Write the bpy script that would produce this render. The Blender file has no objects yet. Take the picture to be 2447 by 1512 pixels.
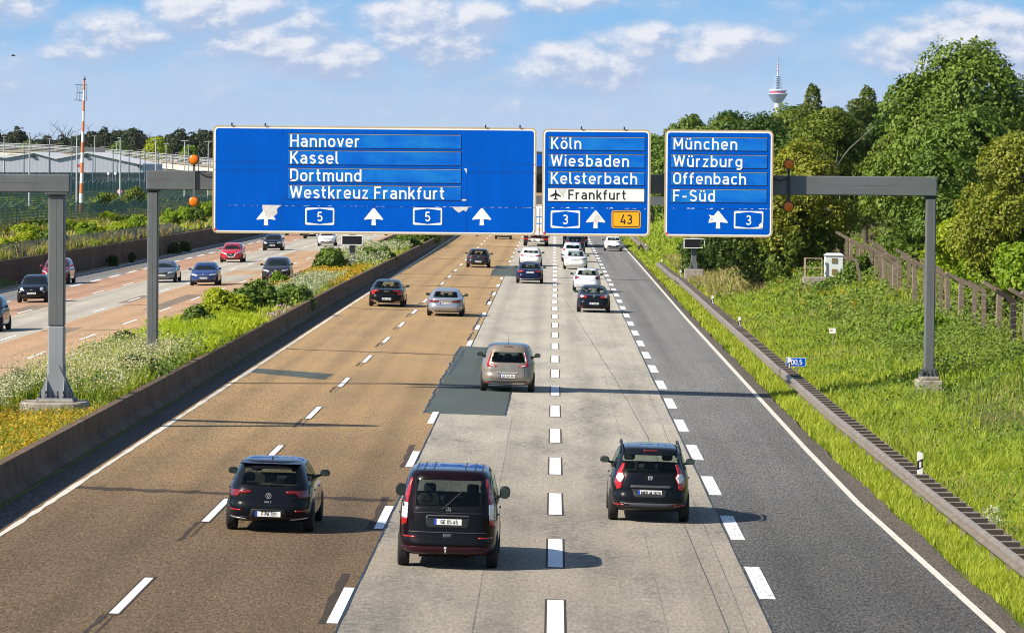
import bpy, bmesh, math, random
import numpy as np
from math import radians, sin, cos, pi, atan2, sqrt
from mathutils import Vector, Matrix, Euler
from mathutils.bvhtree import BVHTree
from mathutils.geometry import delaunay_2d_cdt

scene = bpy.context.scene
COL = scene.collection

# ------------------------------------------------------------------ camera
CAM_H = 7.6
cam_d = bpy.data.cameras.new('camera')
cam = bpy.data.objects.new('camera', cam_d)
COL.objects.link(cam)
cam_d.sensor_fit = 'HORIZONTAL'
cam_d.sensor_width = 36.0
cam_d.lens = 36.0 * 9759.09 / 2447.0
cam_d.clip_start = 1.0
cam_d.clip_end = 40000.0
YAW, PITCH, ROLL = 0.0101236, 0.0356825, 0.0083010
cam.matrix_world = (Matrix.Translation((0, 0, CAM_H)) @ Matrix.Rotation(YAW, 4, 'Z')
                    @ Matrix.Rotation(pi / 2 - PITCH, 4, 'X') @ Matrix.Rotation(ROLL, 4, 'Z'))
scene.camera = cam

# ------------------------------------------------------------------ sun, sky, exposure
SUN_VEC = Vector((-8.2, -4.5, 7.0)).normalized()          # towards the sun
SUN_EL = math.asin(SUN_VEC.z)
SUN_AZ = atan2(SUN_VEC.x, SUN_VEC.y)
sun_d = bpy.data.lights.new('sun', 'SUN')
sun_d.energy = 5.0
sun_d.angle = radians(0.6)
sun_d.color = (1.0, 0.91, 0.77)
sun = bpy.data.objects.new('sun', sun_d)
COL.objects.link(sun)
sun.rotation_euler = SUN_VEC.to_track_quat('Z', 'Y').to_euler()
scene.view_settings.view_transform = 'Standard'
scene.view_settings.look = 'None'
EXPOSURE = 0.70
scene.view_settings.exposure = EXPOSURE
scene.cycles.filter_width = 1.0
scene.view_settings.gamma = 1.0
scene.view_settings.use_curve_mapping = False


class NT:
    """small helper for node trees"""
    def __init__(self, tree):
        self.t = tree
        self.n = tree.nodes
        self.l = tree.links

    def new(self, kind, **kw):
        nd = self.n.new(kind)
        for k, v in kw.items():
            setattr(nd, k, v)
        return nd

    def put(self, sock, val):
        if hasattr(val, 'is_linked') or isinstance(val, bpy.types.NodeSocket):
            self.l.new(val, sock)
        elif val is not None:
            if isinstance(val, (tuple, list)) and len(val) == 3 and sock.type == 'RGBA':
                val = (*val, 1.0)
            sock.default_value = val

    def math(self, op, a, b=None, c=None, clamp=False):
        nd = self.new('ShaderNodeMath', operation=op, use_clamp=clamp)
        self.put(nd.inputs[0], a)
        if b is not None:
            self.put(nd.inputs[1], b)
        if c is not None:
            self.put(nd.inputs[2], c)
        return nd.outputs[0]

    def mix(self, f, a, b, mode='MIX'):
        nd = self.new('ShaderNodeMix', data_type='RGBA', blend_type=mode)
        self.put(nd.inputs[0], f)
        self.put(nd.inputs[6], a)
        self.put(nd.inputs[7], b)
        return nd.outputs[2]

    def rng(self, v, a, b, c=0.0, d=1.0, smooth=False):
        nd = self.new('ShaderNodeMapRange', clamp=True)
        if smooth:
            nd.interpolation_type = 'SMOOTHSTEP'
        self.put(nd.inputs[0], v)
        for i, x in enumerate((a, b, c, d)):
            self.put(nd.inputs[i + 1], x)
        return nd.outputs[0]

    def noise(self, vec, scale, detail=4.0, rough=0.55, dist=0.0):
        nd = self.new('ShaderNodeTexNoise')
        self.put(nd.inputs['Vector'], vec)
        self.put(nd.inputs['Scale'], scale)
        nd.inputs['Detail'].default_value = detail
        nd.inputs['Roughness'].default_value = rough
        nd.inputs['Distortion'].default_value = dist
        return nd.outputs['Fac']

    def xyz(self, x=0.0, y=0.0, z=0.0):
        nd = self.new('ShaderNodeCombineXYZ')
        for i, v in enumerate((x, y, z)):
            self.put(nd.inputs[i], v)
        return nd.outputs[0]

    def sep(self, v):
        nd = self.new('ShaderNodeSeparateXYZ')
        self.put(nd.inputs[0], v)
        return nd.outputs

    def scaled(self, vec, s, off=(0, 0, 0)):
        nd = self.new('ShaderNodeMapping')
        self.put(nd.inputs[0], vec)
        nd.inputs['Scale'].default_value = s
        nd.inputs['Location'].default_value = off
        return nd.outputs[0]


def build_world():
    w = bpy.data.worlds.new('World')
    scene.world = w
    w.use_nodes = True
    T = NT(w.node_tree)
    T.n.clear()
    out = T.new('ShaderNodeOutputWorld')
    bg = T.new('ShaderNodeBackground')
    T.l.new(bg.outputs[0], out.inputs[0])
    sky = T.new('ShaderNodeTexSky', sky_type='NISHITA')
    sky.sun_disc = False
    sky.sun_elevation = SUN_EL
    sky.sun_rotation = SUN_AZ
    sky.altitude = 100
    sky.air_density = 1.0
    sky.dust_density = 0.6
    sky.ozone_density = 2.0
    tc = T.new('ShaderNodeTexCoord')
    x, y, z = T.sep(tc.outputs['Generated'])
    rxy = T.math('SQRT', T.math('ADD', T.math('MULTIPLY', x, x), T.math('MULTIPLY', y, y)))
    rxy = T.math('MAXIMUM', rxy, 1e-4)
    az = T.math('ARCTAN2', x, y)
    el = T.math('DIVIDE', z, rxy)
    # heaps of cloud: centre az / el, radii (radians); the rest of the sky gets them from noise
    heaps = [(450, 38, 103, 48, 1), (520, 35, 86, 48, 1), (600, 18, 80, 38, .9), (665, 105, 161, 60, .9), (270, 95, 126, 60, .85),
             (180, 115, 80, 55, .8), (985, 62, 126, 72, 1), (1145, 40, 73, 45, 1), (1070, 100, 126, 60, .8), (775, 140, 149, 52, .85),
             (690, 75, 92, 43, .7), (30, 25, 103, 60, .8), (1350, 5, 97, 28, .7), (1530, 98, 103, 45, .85), (1390, 160, 172, 57, .8),
             (1720, 112, 132, 52, .95), (2150, 105, 126, 50, .8), (2300, 72, 172, 62, 1), (2430, 115, 149, 84, 1), (2250, 130, 172, 55, .8)]
    # a second, wider set of heaps so the sky seen from other directions has clouds too comes from the noise alone
    n1v = T.xyz(T.math('MULTIPLY', az, 60.0), T.math('MULTIPLY', el, 105.0), 0.37)

    def density(du, dv):
        a = T.math('ADD', az, du)
        e = T.math('ADD', el, dv)
        best = None
        for (px, py, rx, ry, k) in heaps:
            ca, ce = (px - 1325) / 9759.0, (408 - py) / 9759.0
            p = T.math('MULTIPLY', T.math('SUBTRACT', a, ca), 9759.0 / rx)
            q = T.math('MULTIPLY', T.math('SUBTRACT', e, ce), 9759.0 / ry)
            d = T.math('MULTIPLY_ADD', q, q, T.math('MULTIPLY', p, p))
            g = T.math('MULTIPLY', T.math('SUBTRACT', 1.15, d), k)
            best = g if best is None else T.math('MAXIMUM', best, g)
        best = T.math('MAXIMUM', best, -0.55)
        v = T.xyz(T.math('MULTIPLY', a, 95.0), T.math('MULTIPLY', e, 165.0), 0.37)
        n = T.noise(v, 1.0, 7.0, 0.62)
        v2 = T.xyz(T.math('MULTIPLY', a, 30.0), T.math('MULTIPLY', e, 70.0), 4.1)
        m = T.noise(v2, 1.0, 2.0, 0.5)
        s = T.math('MULTIPLY_ADD', T.math('SUBTRACT', n, 0.5), 3.3, T.math('MULTIPLY', best, 0.95))
        return T.math('ADD', s, T.math('MULTIPLY', T.math('SUBTRACT', m, 0.5), 1.2))
    d0 = density(0.0, 0.0)
    d1 = density(-0.0016, 0.0022)                     # towards the sun: the lit side of each heap
    cover = T.rng(d0, -0.95, 0.95, smooth=True)
    lit = T.rng(T.math('SUBTRACT', d0, d1), -0.45, 0.75, smooth=True)
    lit = T.math('MULTIPLY', lit, T.rng(d0, -0.2, 0.7, 0.35, 1.0))
    fade = T.rng(el, 0.001, 0.020)                    # clouds thin out towards the horizon
    cover = T.math('MULTIPLY', cover, T.math('MULTIPLY_ADD', fade, 0.8, 0.12))
    cover = T.math('MULTIPLY', cover, T.rng(el, 0.9, 0.1, 0.35, 1.0))
    # low sky: pale haze at the horizon turning blue; the sky texture takes over higher up
    low = T.mix(T.rng(el, 0.0, 0.045, smooth=True), SKY_HORIZON, SKY_LOW)
    base = T.mix(T.rng(el, 0.06, 0.40, smooth=True), low, T.mix(1.0, sky.outputs[0], SKY_TINT, 'MULTIPLY'))
    # broad soft banks of thin cloud between the heaps
    bank = T.noise(T.xyz(T.math('MULTIPLY', az, 22.0), T.math('MULTIPLY', el, 90.0), 7.7), 1.0, 6.0, 0.58)
    bank = T.math('MULTIPLY', T.rng(bank, 0.36, 0.64, smooth=True), T.rng(el, 0.003, 0.018, 0.15, 0.80))
    bank = T.math('MULTIPLY', bank, T.rng(el, 0.020, 0.040, 1.0, 0.22))
    base = T.mix(bank, base, CLOUD_VEIL)
    cloudc = T.mix(lit, CLOUD_SHADE, CLOUD_LIT)
    colr = T.mix(cover, base, cloudc)
    T.l.new(colr, bg.inputs[0])
    bg.inputs[1].default_value = SKY_STRENGTH
    try:
        w.cycles.sampling_method = 'MANUAL'
        w.cycles.sample_map_resolution = 512
    except Exception:
        pass


SKY_STRENGTH = 0.075
_k = 1.0 / (SKY_STRENGTH * 2 ** EXPOSURE)
SKY_TINT = (0.85, 0.95, 1.05)
SKY_HORIZON = (0.51 * _k, 0.645 * _k, 0.835 * _k)
SKY_LOW = (0.19 * _k, 0.50 * _k, 0.88 * _k)
CLOUD_VEIL = (0.49 * _k, 0.64 * _k, 0.86 * _k)
CLOUD_SHADE = (0.42 * _k, 0.53 * _k, 0.76 * _k)
CLOUD_LIT = (0.92 * _k, 0.91 * _k, 0.95 * _k)
build_world()


# ------------------------------------------------------------------ helpers
class MB:
    """collects faces and links them as ONE mesh object"""
    def __init__(self):
        self.v, self.f, self.m = [], [], []

    def add(self, vs, fs, mi=0):
        o = len(self.v)
        self.v += [tuple(a) for a in vs]
        for f in fs:
            self.f.append(tuple(i + o for i in f))
            self.m.append(mi)
        return self

    def box(self, x0, x1, y0, y1, z0, z1, mi=0, M=None, bev=0.0):
        if bev > 0:
            b = bev
            P = []
            for z, i in ((z0, b), (z0 + b, 0), (z1 - b, 0), (z1, b)):
                P += [(x0 + i, y0 + b, z), (x0 + max(i, b), y0 + i, z), (x1 - max(i, b), y0 + i, z), (x1 - i, y0 + b, z),
                      (x1 - i, y1 - b, z), (x1 - max(i, b), y1 - i, z), (x0 + max(i, b), y1 - i, z), (x0 + i, y1 - b, z)]
            F = [tuple(range(7, -1, -1)), tuple(range(24, 32))]
            for r in range(3):
                for k in range(8):
                    F.append((r * 8 + k, r * 8 + (k + 1) % 8, r * 8 + 8 + (k + 1) % 8, r * 8 + 8 + k))
        else:
            P = [(x0, y0, z0), (x1, y0, z0), (x1, y1, z0), (x0, y1, z0), (x0, y0, z1), (x1, y0, z1), (x1, y1, z1), (x0, y1, z1)]
            F = [(3, 2, 1, 0), (4, 5, 6, 7), (0, 1, 5, 4), (1, 2, 6, 5), (2, 3, 7, 6), (3, 0, 4, 7)]
        if M is not None:
            P = [M @ Vector(p) for p in P]
        return self.add(P, F, mi)

    def tube(self, pts, rad, n=8, mi=0, cap=True):
        pts = [Vector(p) for p in pts]
        if not isinstance(rad, (list, tuple)):
            rad = [rad] * len(pts)
        P, F = [], []
        for i, p in enumerate(pts):
            d = (pts[min(i + 1, len(pts) - 1)] - pts[max(i - 1, 0)]).normalized()
            a = d.cross(Vector((0, 0, 1)) if abs(d.z) < .9 else Vector((1, 0, 0))).normalized()
            b = d.cross(a)
            for k in range(n):
                t = 2 * pi * k / n
                P.append(p + (a * cos(t) + b * sin(t)) * rad[i])
        for i in range(len(pts) - 1):
            for k in range(n):
                F.append((i * n + k, i * n + n + k, i * n + n + (k + 1) % n, i * n + (k + 1) % n))
        if cap:
            F.append(tuple(range(n)))
            F.append(tuple(range((len(pts) - 1) * n + n - 1, (len(pts) - 1) * n - 1, -1)))
        return self.add(P, F, mi)

    def lathe(self, prof, n=24, M=None, mi=0):
        """prof: list of (r, z) turned about z"""
        P, F = [], []
        for r, z in prof:
            for k in range(n):
                t = 2 * pi * k / n
                q = Vector((r * cos(t), r * sin(t), z))
                P.append(M @ q if M is not None else q)
        for i in range(len(prof) - 1):
            for k in range(n):
                F.append((i * n + k, i * n + (k + 1) % n, i * n + n + (k + 1) % n, i * n + n + k))
        if prof[0][0] > 1e-6:
            F.append(tuple(range(n - 1, -1, -1)))
        if prof[-1][0] > 1e-6:
            F.append(tuple(range((len(prof) - 1) * n, len(prof) * n)))
        return self.add(P, F, mi)

    def prism(self, poly, d0, d1, axis='y', mi=0):
        """poly in the plane normal to axis, pushed from d0 to d1 (simple outline)"""
        n = len(poly)

        def P(a, b, d):
            return (a, d, b) if axis == 'y' else ((d, a, b) if axis == 'x' else (a, b, d))
        vs = [P(a, b, d0) for a, b in poly] + [P(a, b, d1) for a, b in poly]
        fs = [tuple(range(n)), tuple(range(2 * n - 1, n - 1, -1))]
        for i in range(n):
            j = (i + 1) % n
            fs.append((i, n + i, n + j, j))
        return self.add(vs, fs, mi)

    def build(self, name, mats, parent=None, smooth=False, fix=True, kind=None, loc=None):
        me = bpy.data.meshes.new(name)
        me.from_pydata(self.v, [], self.f)
        if not isinstance(mats, (list, tuple)):
            mats = [mats]
        for m in mats:
            me.materials.append(m)
        me.polygons.foreach_set('material_index', self.m)
        if fix:
            bm = bmesh.new()
            bm.from_mesh(me)
            bmesh.ops.recalc_face_normals(bm, faces=bm.faces)
            bm.to_mesh(me)
            bm.free()
        if smooth:
            me.polygons.foreach_set('use_smooth', [True] * len(me.polygons))
            if smooth != 'all':
                try:
                    me.set_sharp_from_angle(angle=radians(38))
                except Exception:
                    pass
        return link(name, me, parent, kind, loc)


def link(name, me, parent=None, kind=None, loc=None):
    o = bpy.data.objects.new(name, me)
    COL.objects.link(o)
    if parent is not None:
        o.parent = parent
    if kind:
        o['kind'] = kind
    if loc is not None:
        o.location = loc
    return o


def tag(o, label=None, cat=None, group=None):
    if label:
        o['label'] = label
    if cat:
        o['category'] = cat
    if group:
        o['group'] = group
    return o


def thing(name, label, cat, loc=(0, 0, 0), rot=(0, 0, 0), group=None):
    o = bpy.data.objects.new(name, None)
    COL.objects.link(o)
    o.empty_display_size = 0.2
    o.location = loc
    o.rotation_euler = rot
    return tag(o, label, cat, group)


def copy_thing(src, loc, rotz=None, scale=None, label=None):
    r = src.copy()
    COL.objects.link(r)
    r.location = loc
    if rotz is not None:
        r.rotation_euler = (src.rotation_euler[0], src.rotation_euler[1], rotz)
    if scale is not None:
        r.scale = scale if isinstance(scale, (tuple, list)) else (scale,) * 3
    if label:
        r['label'] = label
    for ch in src.children:
        c = ch.copy()
        COL.objects.link(c)
        c.parent = r
        for g in ch.children:
            d = g.copy()
            COL.objects.link(d)
            d.parent = c
    return r


def np_mesh(name, V, F, mats, midx=None, smooth=False):
    """V (n,3), F (m,k) numpy -> mesh"""
    me = bpy.data.meshes.new(name)
    n, k = F.shape
    me.vertices.add(len(V))
    me.vertices.foreach_set('co', V.astype(np.float32).ravel())
    me.loops.add(n * k)
    me.loops.foreach_set('vertex_index', F.astype(np.int32).ravel())
    me.polygons.add(n)
    me.polygons.foreach_set('loop_start', np.arange(0, n * k, k, dtype=np.int32))
    me.polygons.foreach_set('loop_total', np.full(n, k, dtype=np.int32))
    for m in (mats if isinstance(mats, (list, tuple)) else [mats]):
        me.materials.append(m)
    if midx is not None:
        me.polygons.foreach_set('material_index', midx.astype(np.int32))
    if smooth:
        me.polygons.foreach_set('use_smooth', np.ones(n, dtype=bool))
    me.update(calc_edges=True)
    return me


# ------------------------------------------------------------------ materials
MATS = {}


def mat(name):
    m = bpy.data.materials.new(name)
    m.use_nodes = True
    T = NT(m.node_tree)
    b = T.n['Principled BSDF']
    MATS[name] = m
    return m, T, b


def plain(name, colr, rough=0.5, metal=0.0, coat=0.0, spec=0.5, var=0.0, vscale=3.0, dirt=None, bump=0.0):
    m, T, b = mat(name)
    c = (*colr, 1.0)
    b.inputs['Roughness'].default_value = rough
    b.inputs['Metallic'].default_value = metal
    b.inputs['Coat Weight'].default_value = coat
    b.inputs['Coat Roughness'].default_value = 0.04
    b.inputs['Specular IOR Level'].default_value = spec
    b.inputs['Base Color'].default_value = c
    if var > 0 or dirt:
        tc = T.new('ShaderNodeTexCoord').outputs['Object']
        n = T.noise(tc, vscale, 5.0, 0.6)
        f = T.rng(n, 0.3, 0.7)
        lo = tuple(v * (1 - var) for v in colr)
        hi = tuple(min(1, v * (1 + var)) for v in colr)
        cc = T.mix(f, lo, hi)
        if dirt:
            n2 = T.noise(T.scaled(tc, (2.5, 2.5, 0.5)), vscale, 6.0, 0.65)
            cc = T.mix(T.rng(n2, 0.5, 0.75, 0.0, dirt[1]), cc, dirt[0])
        T.l.new(cc, b.inputs['Base Color'])
    if bump > 0:
        tc = T.new('ShaderNodeTexCoord').outputs['Object']
        bp = T.new('ShaderNodeBump')
        bp.inputs['Strength'].default_value = bump
        bp.inputs['Distance'].default_value = 0.02
        T.l.new(T.noise(tc, vscale * 6, 5.0, 0.6), bp.inputs['Height'])
        T.l.new(bp.outputs[0], b.inputs['Normal'])
    return m


def leaf_mat(name, a, b_, c, trans=0.35, big=0.35, rough=0.55, spec=0.25, lift=(1.16, 1.20, 0.95)):
    """foliage: colour varies leaf by leaf and in clumps; some light passes through"""
    m, T, b = mat(name)
    geo = T.new('ShaderNodeNewGeometry')
    r = geo.outputs['Random Per Island']
    tc = T.new('ShaderNodeTexCoord').outputs['Object']
    n = T.rng(T.noise(tc, big, 3.0, 0.55), 0.34, 0.66)
    a, b_, c = [(q[0] * lift[0], q[1] * lift[1], q[2] * lift[2]) for q in (a, b_, c)]
    oi = T.new('ShaderNodeObjectInfo')
    cc = T.mix(n, a, b_)
    cc = T.mix(T.math('MULTIPLY', r, 0.55), cc, c)
    cc = T.mix(1.0, cc, T.mix(oi.outputs['Random'], (0.84, 0.92, 0.9), (1.14, 1.06, 1.0)), 'MULTIPLY')
    T.l.new(cc, b.inputs['Base Color'])
    b.inputs['Roughness'].default_value = rough
    b.inputs['Specular IOR Level'].default_value = spec
    tr = T.new('ShaderNodeBsdfTranslucent')
    T.l.new(T.mix(1.0, cc, (1.15, 1.2, 0.55), 'MULTIPLY'), tr.inputs[0])
    ms = T.new('ShaderNodeMixShader')
    ms.inputs[0].default_value = trans
    T.l.new(b.outputs[0], ms.inputs[1])
    T.l.new(tr.outputs[0], ms.inputs[2])
    T.l.new(ms.outputs[0], T.n['Material Output'].inputs[0])
    return m


def road_mat(name, base, grain, streak, rough=0.85, spec=0.10, gs=(20.0, 3.4), joints=None, warm=None, gamp=0.45, near=None):
    """worn road surface: stone grain, long wheel tracks, stains; near colour paints in the low-angle brightening"""
    m, T, b = mat(name)
    pos = T.new('ShaderNodeNewGeometry').outputs['Position']
    g = T.noise(T.scaled(pos, (gs[0], gs[1], 1)), 1.0, 3.0, 0.75)
    mot = T.noise(T.scaled(pos, (0.55, 0.16, 1)), 1.0, 5.0, 0.6)
    tr = T.noise(T.scaled(pos, (1.5, 0.012, 1)), 1.0, 3.0, 0.55)
    cc = T.mix(T.rng(tr, 0.35, 0.68), base, streak)
    if warm:
        cc = T.mix(T.rng(mot, 0.40, 0.72, 0.0, 0.6), cc, warm)
    if near:                                     # painted darker near the bridge in place of grazing-angle brightening farther off
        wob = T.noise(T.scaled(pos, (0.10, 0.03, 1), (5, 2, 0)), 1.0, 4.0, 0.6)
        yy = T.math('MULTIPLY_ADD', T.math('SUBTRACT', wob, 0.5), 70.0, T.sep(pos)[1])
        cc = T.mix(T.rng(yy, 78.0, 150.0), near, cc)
    k = T.math('MULTIPLY_ADD', T.math('SUBTRACT', g, 0.5), gamp * 6, 1.0)
    k = T.math('MULTIPLY', k, T.math('MULTIPLY_ADD', T.math('SUBTRACT', mot, 0.5), 0.45, 1.0))
    wt = T.math('COSINE', T.math('MULTIPLY', T.math('ADD', T.sep(pos)[0], 8.22), 2 * pi / 1.85))     # wheel tracks, two to a lane
    wt = T.math('MULTIPLY', T.rng(wt, -0.2, 1.0), T.rng(tr, 0.3, 0.6, 0.03, 0.15))
    k = T.math('MULTIPLY', k, T.math('SUBTRACT', 1.0, wt))
    k = T.math('MAXIMUM', k, 0.25)
    cc = T.mix(1.0, cc, T.xyz(k, k, k), 'MULTIPLY')
    if grain:
        spk = T.rng(T.noise(T.scaled(pos, (gs[0] * 1.6, gs[1] * 1.6, 1)), 1.0, 2.0, 0.6), 0.60, 0.74, 0.0, 0.7)
        cc = T.mix(spk, cc, grain)
    if joints:
        # tyre scuffs and oil: short dark dashes running with the traffic
        sc = T.noise(T.scaled(pos, (4.5, 3.2, 1), (3.3, 1.7, 0)), 1.0, 6.0, 0.8)
        patch_ = T.noise(T.scaled(pos, (0.50, 0.085, 1), (9, 4, 0)), 1.0, 5.0, 0.65)
        f = T.math('MULTIPLY', T.rng(sc, 0.40, 0.62), T.rng(patch_, 0.46, 0.62))
        f = T.math('MULTIPLY', f, T.rng(T.sep(pos)[1], 210.0, 120.0, 0.45, 1.25))
        cc = T.mix(T.math('MULTIPLY', f, 0.75), cc, joints)
    T.l.new(cc, b.inputs['Base Color'])
    b.inputs['Roughness'].default_value = rough
    b.inputs['Specular IOR Level'].default_value = spec
    return m


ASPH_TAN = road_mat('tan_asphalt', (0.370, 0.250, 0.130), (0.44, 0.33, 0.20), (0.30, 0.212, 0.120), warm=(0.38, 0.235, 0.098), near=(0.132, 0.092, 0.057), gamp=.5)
ASPH_RED = road_mat('red_asphalt', (0.39, 0.225, 0.150), (0.44, 0.29, 0.20), (0.36, 0.23, 0.155), warm=(0.42, 0.28, 0.175))
ASPH_BEIGE = road_mat('beige_asphalt', (0.43, 0.275, 0.165), (0.48, 0.34, 0.22), (0.40, 0.285, 0.18), warm=(0.45, 0.255, 0.145))
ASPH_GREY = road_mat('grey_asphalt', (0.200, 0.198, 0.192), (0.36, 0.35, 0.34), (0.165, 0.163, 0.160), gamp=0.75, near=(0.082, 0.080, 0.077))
ASPH_EDGE = road_mat('edge_asphalt', (0.115, 0.098, 0.082), (0.22, 0.19, 0.17), (0.095, 0.082, 0.070), gamp=0.6)
ASPH_PATCH = road_mat('patch_asphalt', (0.088, 0.104, 0.098), (0.18, 0.20, 0.19), (0.076, 0.092, 0.088), gamp=0.5)
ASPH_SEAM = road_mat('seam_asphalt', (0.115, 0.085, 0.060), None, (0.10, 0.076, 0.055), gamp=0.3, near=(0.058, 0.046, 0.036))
ASPH_LPATCH = road_mat('old_patch_asphalt', (0.24, 0.185, 0.14), None, (0.21, 0.165, 0.13), gamp=0.3)
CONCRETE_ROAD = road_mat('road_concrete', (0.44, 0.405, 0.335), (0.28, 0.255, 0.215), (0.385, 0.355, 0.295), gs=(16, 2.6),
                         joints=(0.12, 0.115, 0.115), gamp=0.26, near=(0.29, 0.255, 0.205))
TAR = plain('tar', (0.018, 0.020, 0.026), 0.45, var=0.3, vscale=4)


def paint_mat(name, wear, tint=(0.80, 0.80, 0.79)):
    m, T, b = mat(name)
    pos = T.new('ShaderNodeNewGeometry').outputs['Position']
    n = T.noise(T.scaled(pos, (14, 1.6, 1)), 1.0, 4.0, 0.7)
    cc = T.mix(T.rng(n, 0.62 - wear, 0.74 - wear, 0.0, 0.75), tint, (0.22, 0.21, 0.20))
    T.l.new(cc, b.inputs['Base Color'])
    b.inputs['Roughness'].default_value = 0.6
    return m


PAINT = paint_mat('road_paint', 0.0)
PAINT_WORN = paint_mat('worn_road_paint', 0.10)
PAINT_OLD = paint_mat('old_road_paint', 0.06, (0.66, 0.62, 0.53))
BARRIER = plain('barrier_concrete', (0.140, 0.100, 0.071), 0.85, spec=.1, var=0.30, vscale=0.9, dirt=((0.062, 0.045, 0.033), 0.65), bump=0.2)
WALLC = plain('wall_concrete', (0.125, 0.085, 0.058), 0.9, spec=.1, var=0.25, vscale=0.35, dirt=((0.045, 0.033, 0.025), 0.8), bump=0.2)
CONC = plain('foundation_concrete', (0.30, 0.265, 0.22), 0.9, var=0.3, vscale=2.2, dirt=((0.07, 0.06, 0.05), 0.6), bump=0.35)
PALE = plain('pale_concrete', (0.52, 0.49, 0.44), 0.85, var=0.12, vscale=0.5)
POSTC = plain('post_concrete', (0.175, 0.135, 0.100), 0.9, var=0.25, vscale=2.0, bump=0.3)
STEEL = plain('painted_steel', (0.128, 0.138, 0.140), 0.5, 0.2, var=0.13, vscale=1.1, dirt=((0.08, 0.085, 0.085), 0.35))
STEEL_PALE = plain('pale_steel', (0.27, 0.285, 0.31), 0.5, 0.2, var=0.1, vscale=1.1)
STEEL_DK = plain('dark_steel', (0.03, 0.032, 0.035), 0.5, 0.3)
GALV = plain('galvanised_steel', (0.27, 0.228, 0.185), 0.5, 0.35, var=0.22, vscale=1.5, dirt=((0.13, 0.088, 0.058), 0.5))
GALV_DK = plain('spacer_steel', (0.30, 0.255, 0.215), 0.6, 0.2, var=0.25, vscale=2.0)
GALV_WEB = plain('spacer_web_steel', (0.045, 0.034, 0.028), 0.7)
GALV_LT = plain('grey_pole_metal', (0.42, 0.44, 0.46), 0.5, 0.3)
POLE_DK = plain('dark_pole_metal', (0.10, 0.13, 0.165), 0.5, 0.3)
SAND = plain('verge_sand', (0.30, 0.225, 0.15), 0.95, var=0.3, vscale=0.8)
# ------------------------------------------------------------------ ground and roads
SLOPE_R = -0.0215808


def zr(x):                       # right-hand carriageway
    return SLOPE_R * x


def zl(x):                       # left-hand carriageway
    return 0.25 + 0.02 * (x + 16.0)


def vnoise(x, y, s, seed=0):
    """cheap smooth value noise, numpy arrays"""
    x = np.asarray(x, float) / s + seed * 17.13
    y = np.asarray(y, float) / s + seed * 5.71
    xi, yi = np.floor(x), np.floor(y)
    fx, fy = x - xi, y - yi
    fx, fy = fx * fx * (3 - 2 * fx), fy * fy * (3 - 2 * fy)

    def h(a, b):
        v = np.sin(a * 127.1 + b * 311.7 + seed) * 43758.5453
        return v - np.floor(v)
    return (h(xi, yi) * (1 - fx) + h(xi + 1, yi) * fx) * (1 - fy) + (h(xi, yi + 1) * (1 - fx) + h(xi + 1, yi + 1) * fx) * fy


def ground_z(x, y):
    x = np.asarray(x, float)
    y = np.asarray(y, float)
    xr = [-9000, -400, -120, -60, -46, -38, -35.6, -35.35, -34.0, -16.7, -16.35, -15.5, -12.6, -12.25, -11.8, 7.5, 8.6, 10.5, 12.9, 15.0, 17.5, 22, 40, 9000]
    zz = [6.0, 5.0, 4.0, 2.9, 2.45, 1.62, 1.5, -0.18, -0.16, 0.16, 0.60, 0.70, 0.74, 0.70, 0.18, -0.23, -0.20, -0.10, 0.18, 0.62, 1.12, 1.5, 1.9, 2.0]
    z = np.interp(x, xr, zz)
    far = np.clip((y - 190) / 60.0, 0, 1)
    z = z + np.where(x > 12, np.clip((x - 12) / 4.0, 0, 1) * far * 0.55, 0)
    bump = (vnoise(x, y, 2.2, 1) - .5) * 0.42 + (vnoise(x, y, 6.0, 2) - .5) * 0.55
    w = np.where(x > 9.0, np.clip((x - 9.0) / 4.0, 0, 1), np.where(x < -36.5, np.clip((-36.5 - x) / 4, 0, 1), 0))
    m = np.where((x > -16.0) & (x < -12.5), 0.35, 0)
    hole = np.exp(-((x - 12.7) / 1.6) ** 2 - ((y - 136.6) / 3.0) ** 2)      # level ground round the gantry foundation
    return (z + bump * (w + m)) * (1 - hole) + .12 * hole


def soil_mat():
    m, T, b = mat('grassy_soil')
    pos = T.new('ShaderNodeNewGeometry').outputs['Position']
    n = T.noise(pos, 0.35, 5.0, 0.6)
    n2 = T.noise(pos, 3.5, 4.0, 0.7)
    cc = T.mix(T.rng(n, 0.35, 0.65), (0.070, 0.105, 0.020), (0.125, 0.145, 0.035))
    cc = T.mix(T.rng(n2, 0.42, 0.72, 0.0, 0.75), cc, (0.105, 0.078, 0.040))
    T.l.new(cc, b.inputs['Base Color'])
    b.inputs['Roughness'].default_value = 0.95
    b.inputs['Specular IOR Level'].default_value = 0.1
    return m


SOIL = soil_mat()


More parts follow.
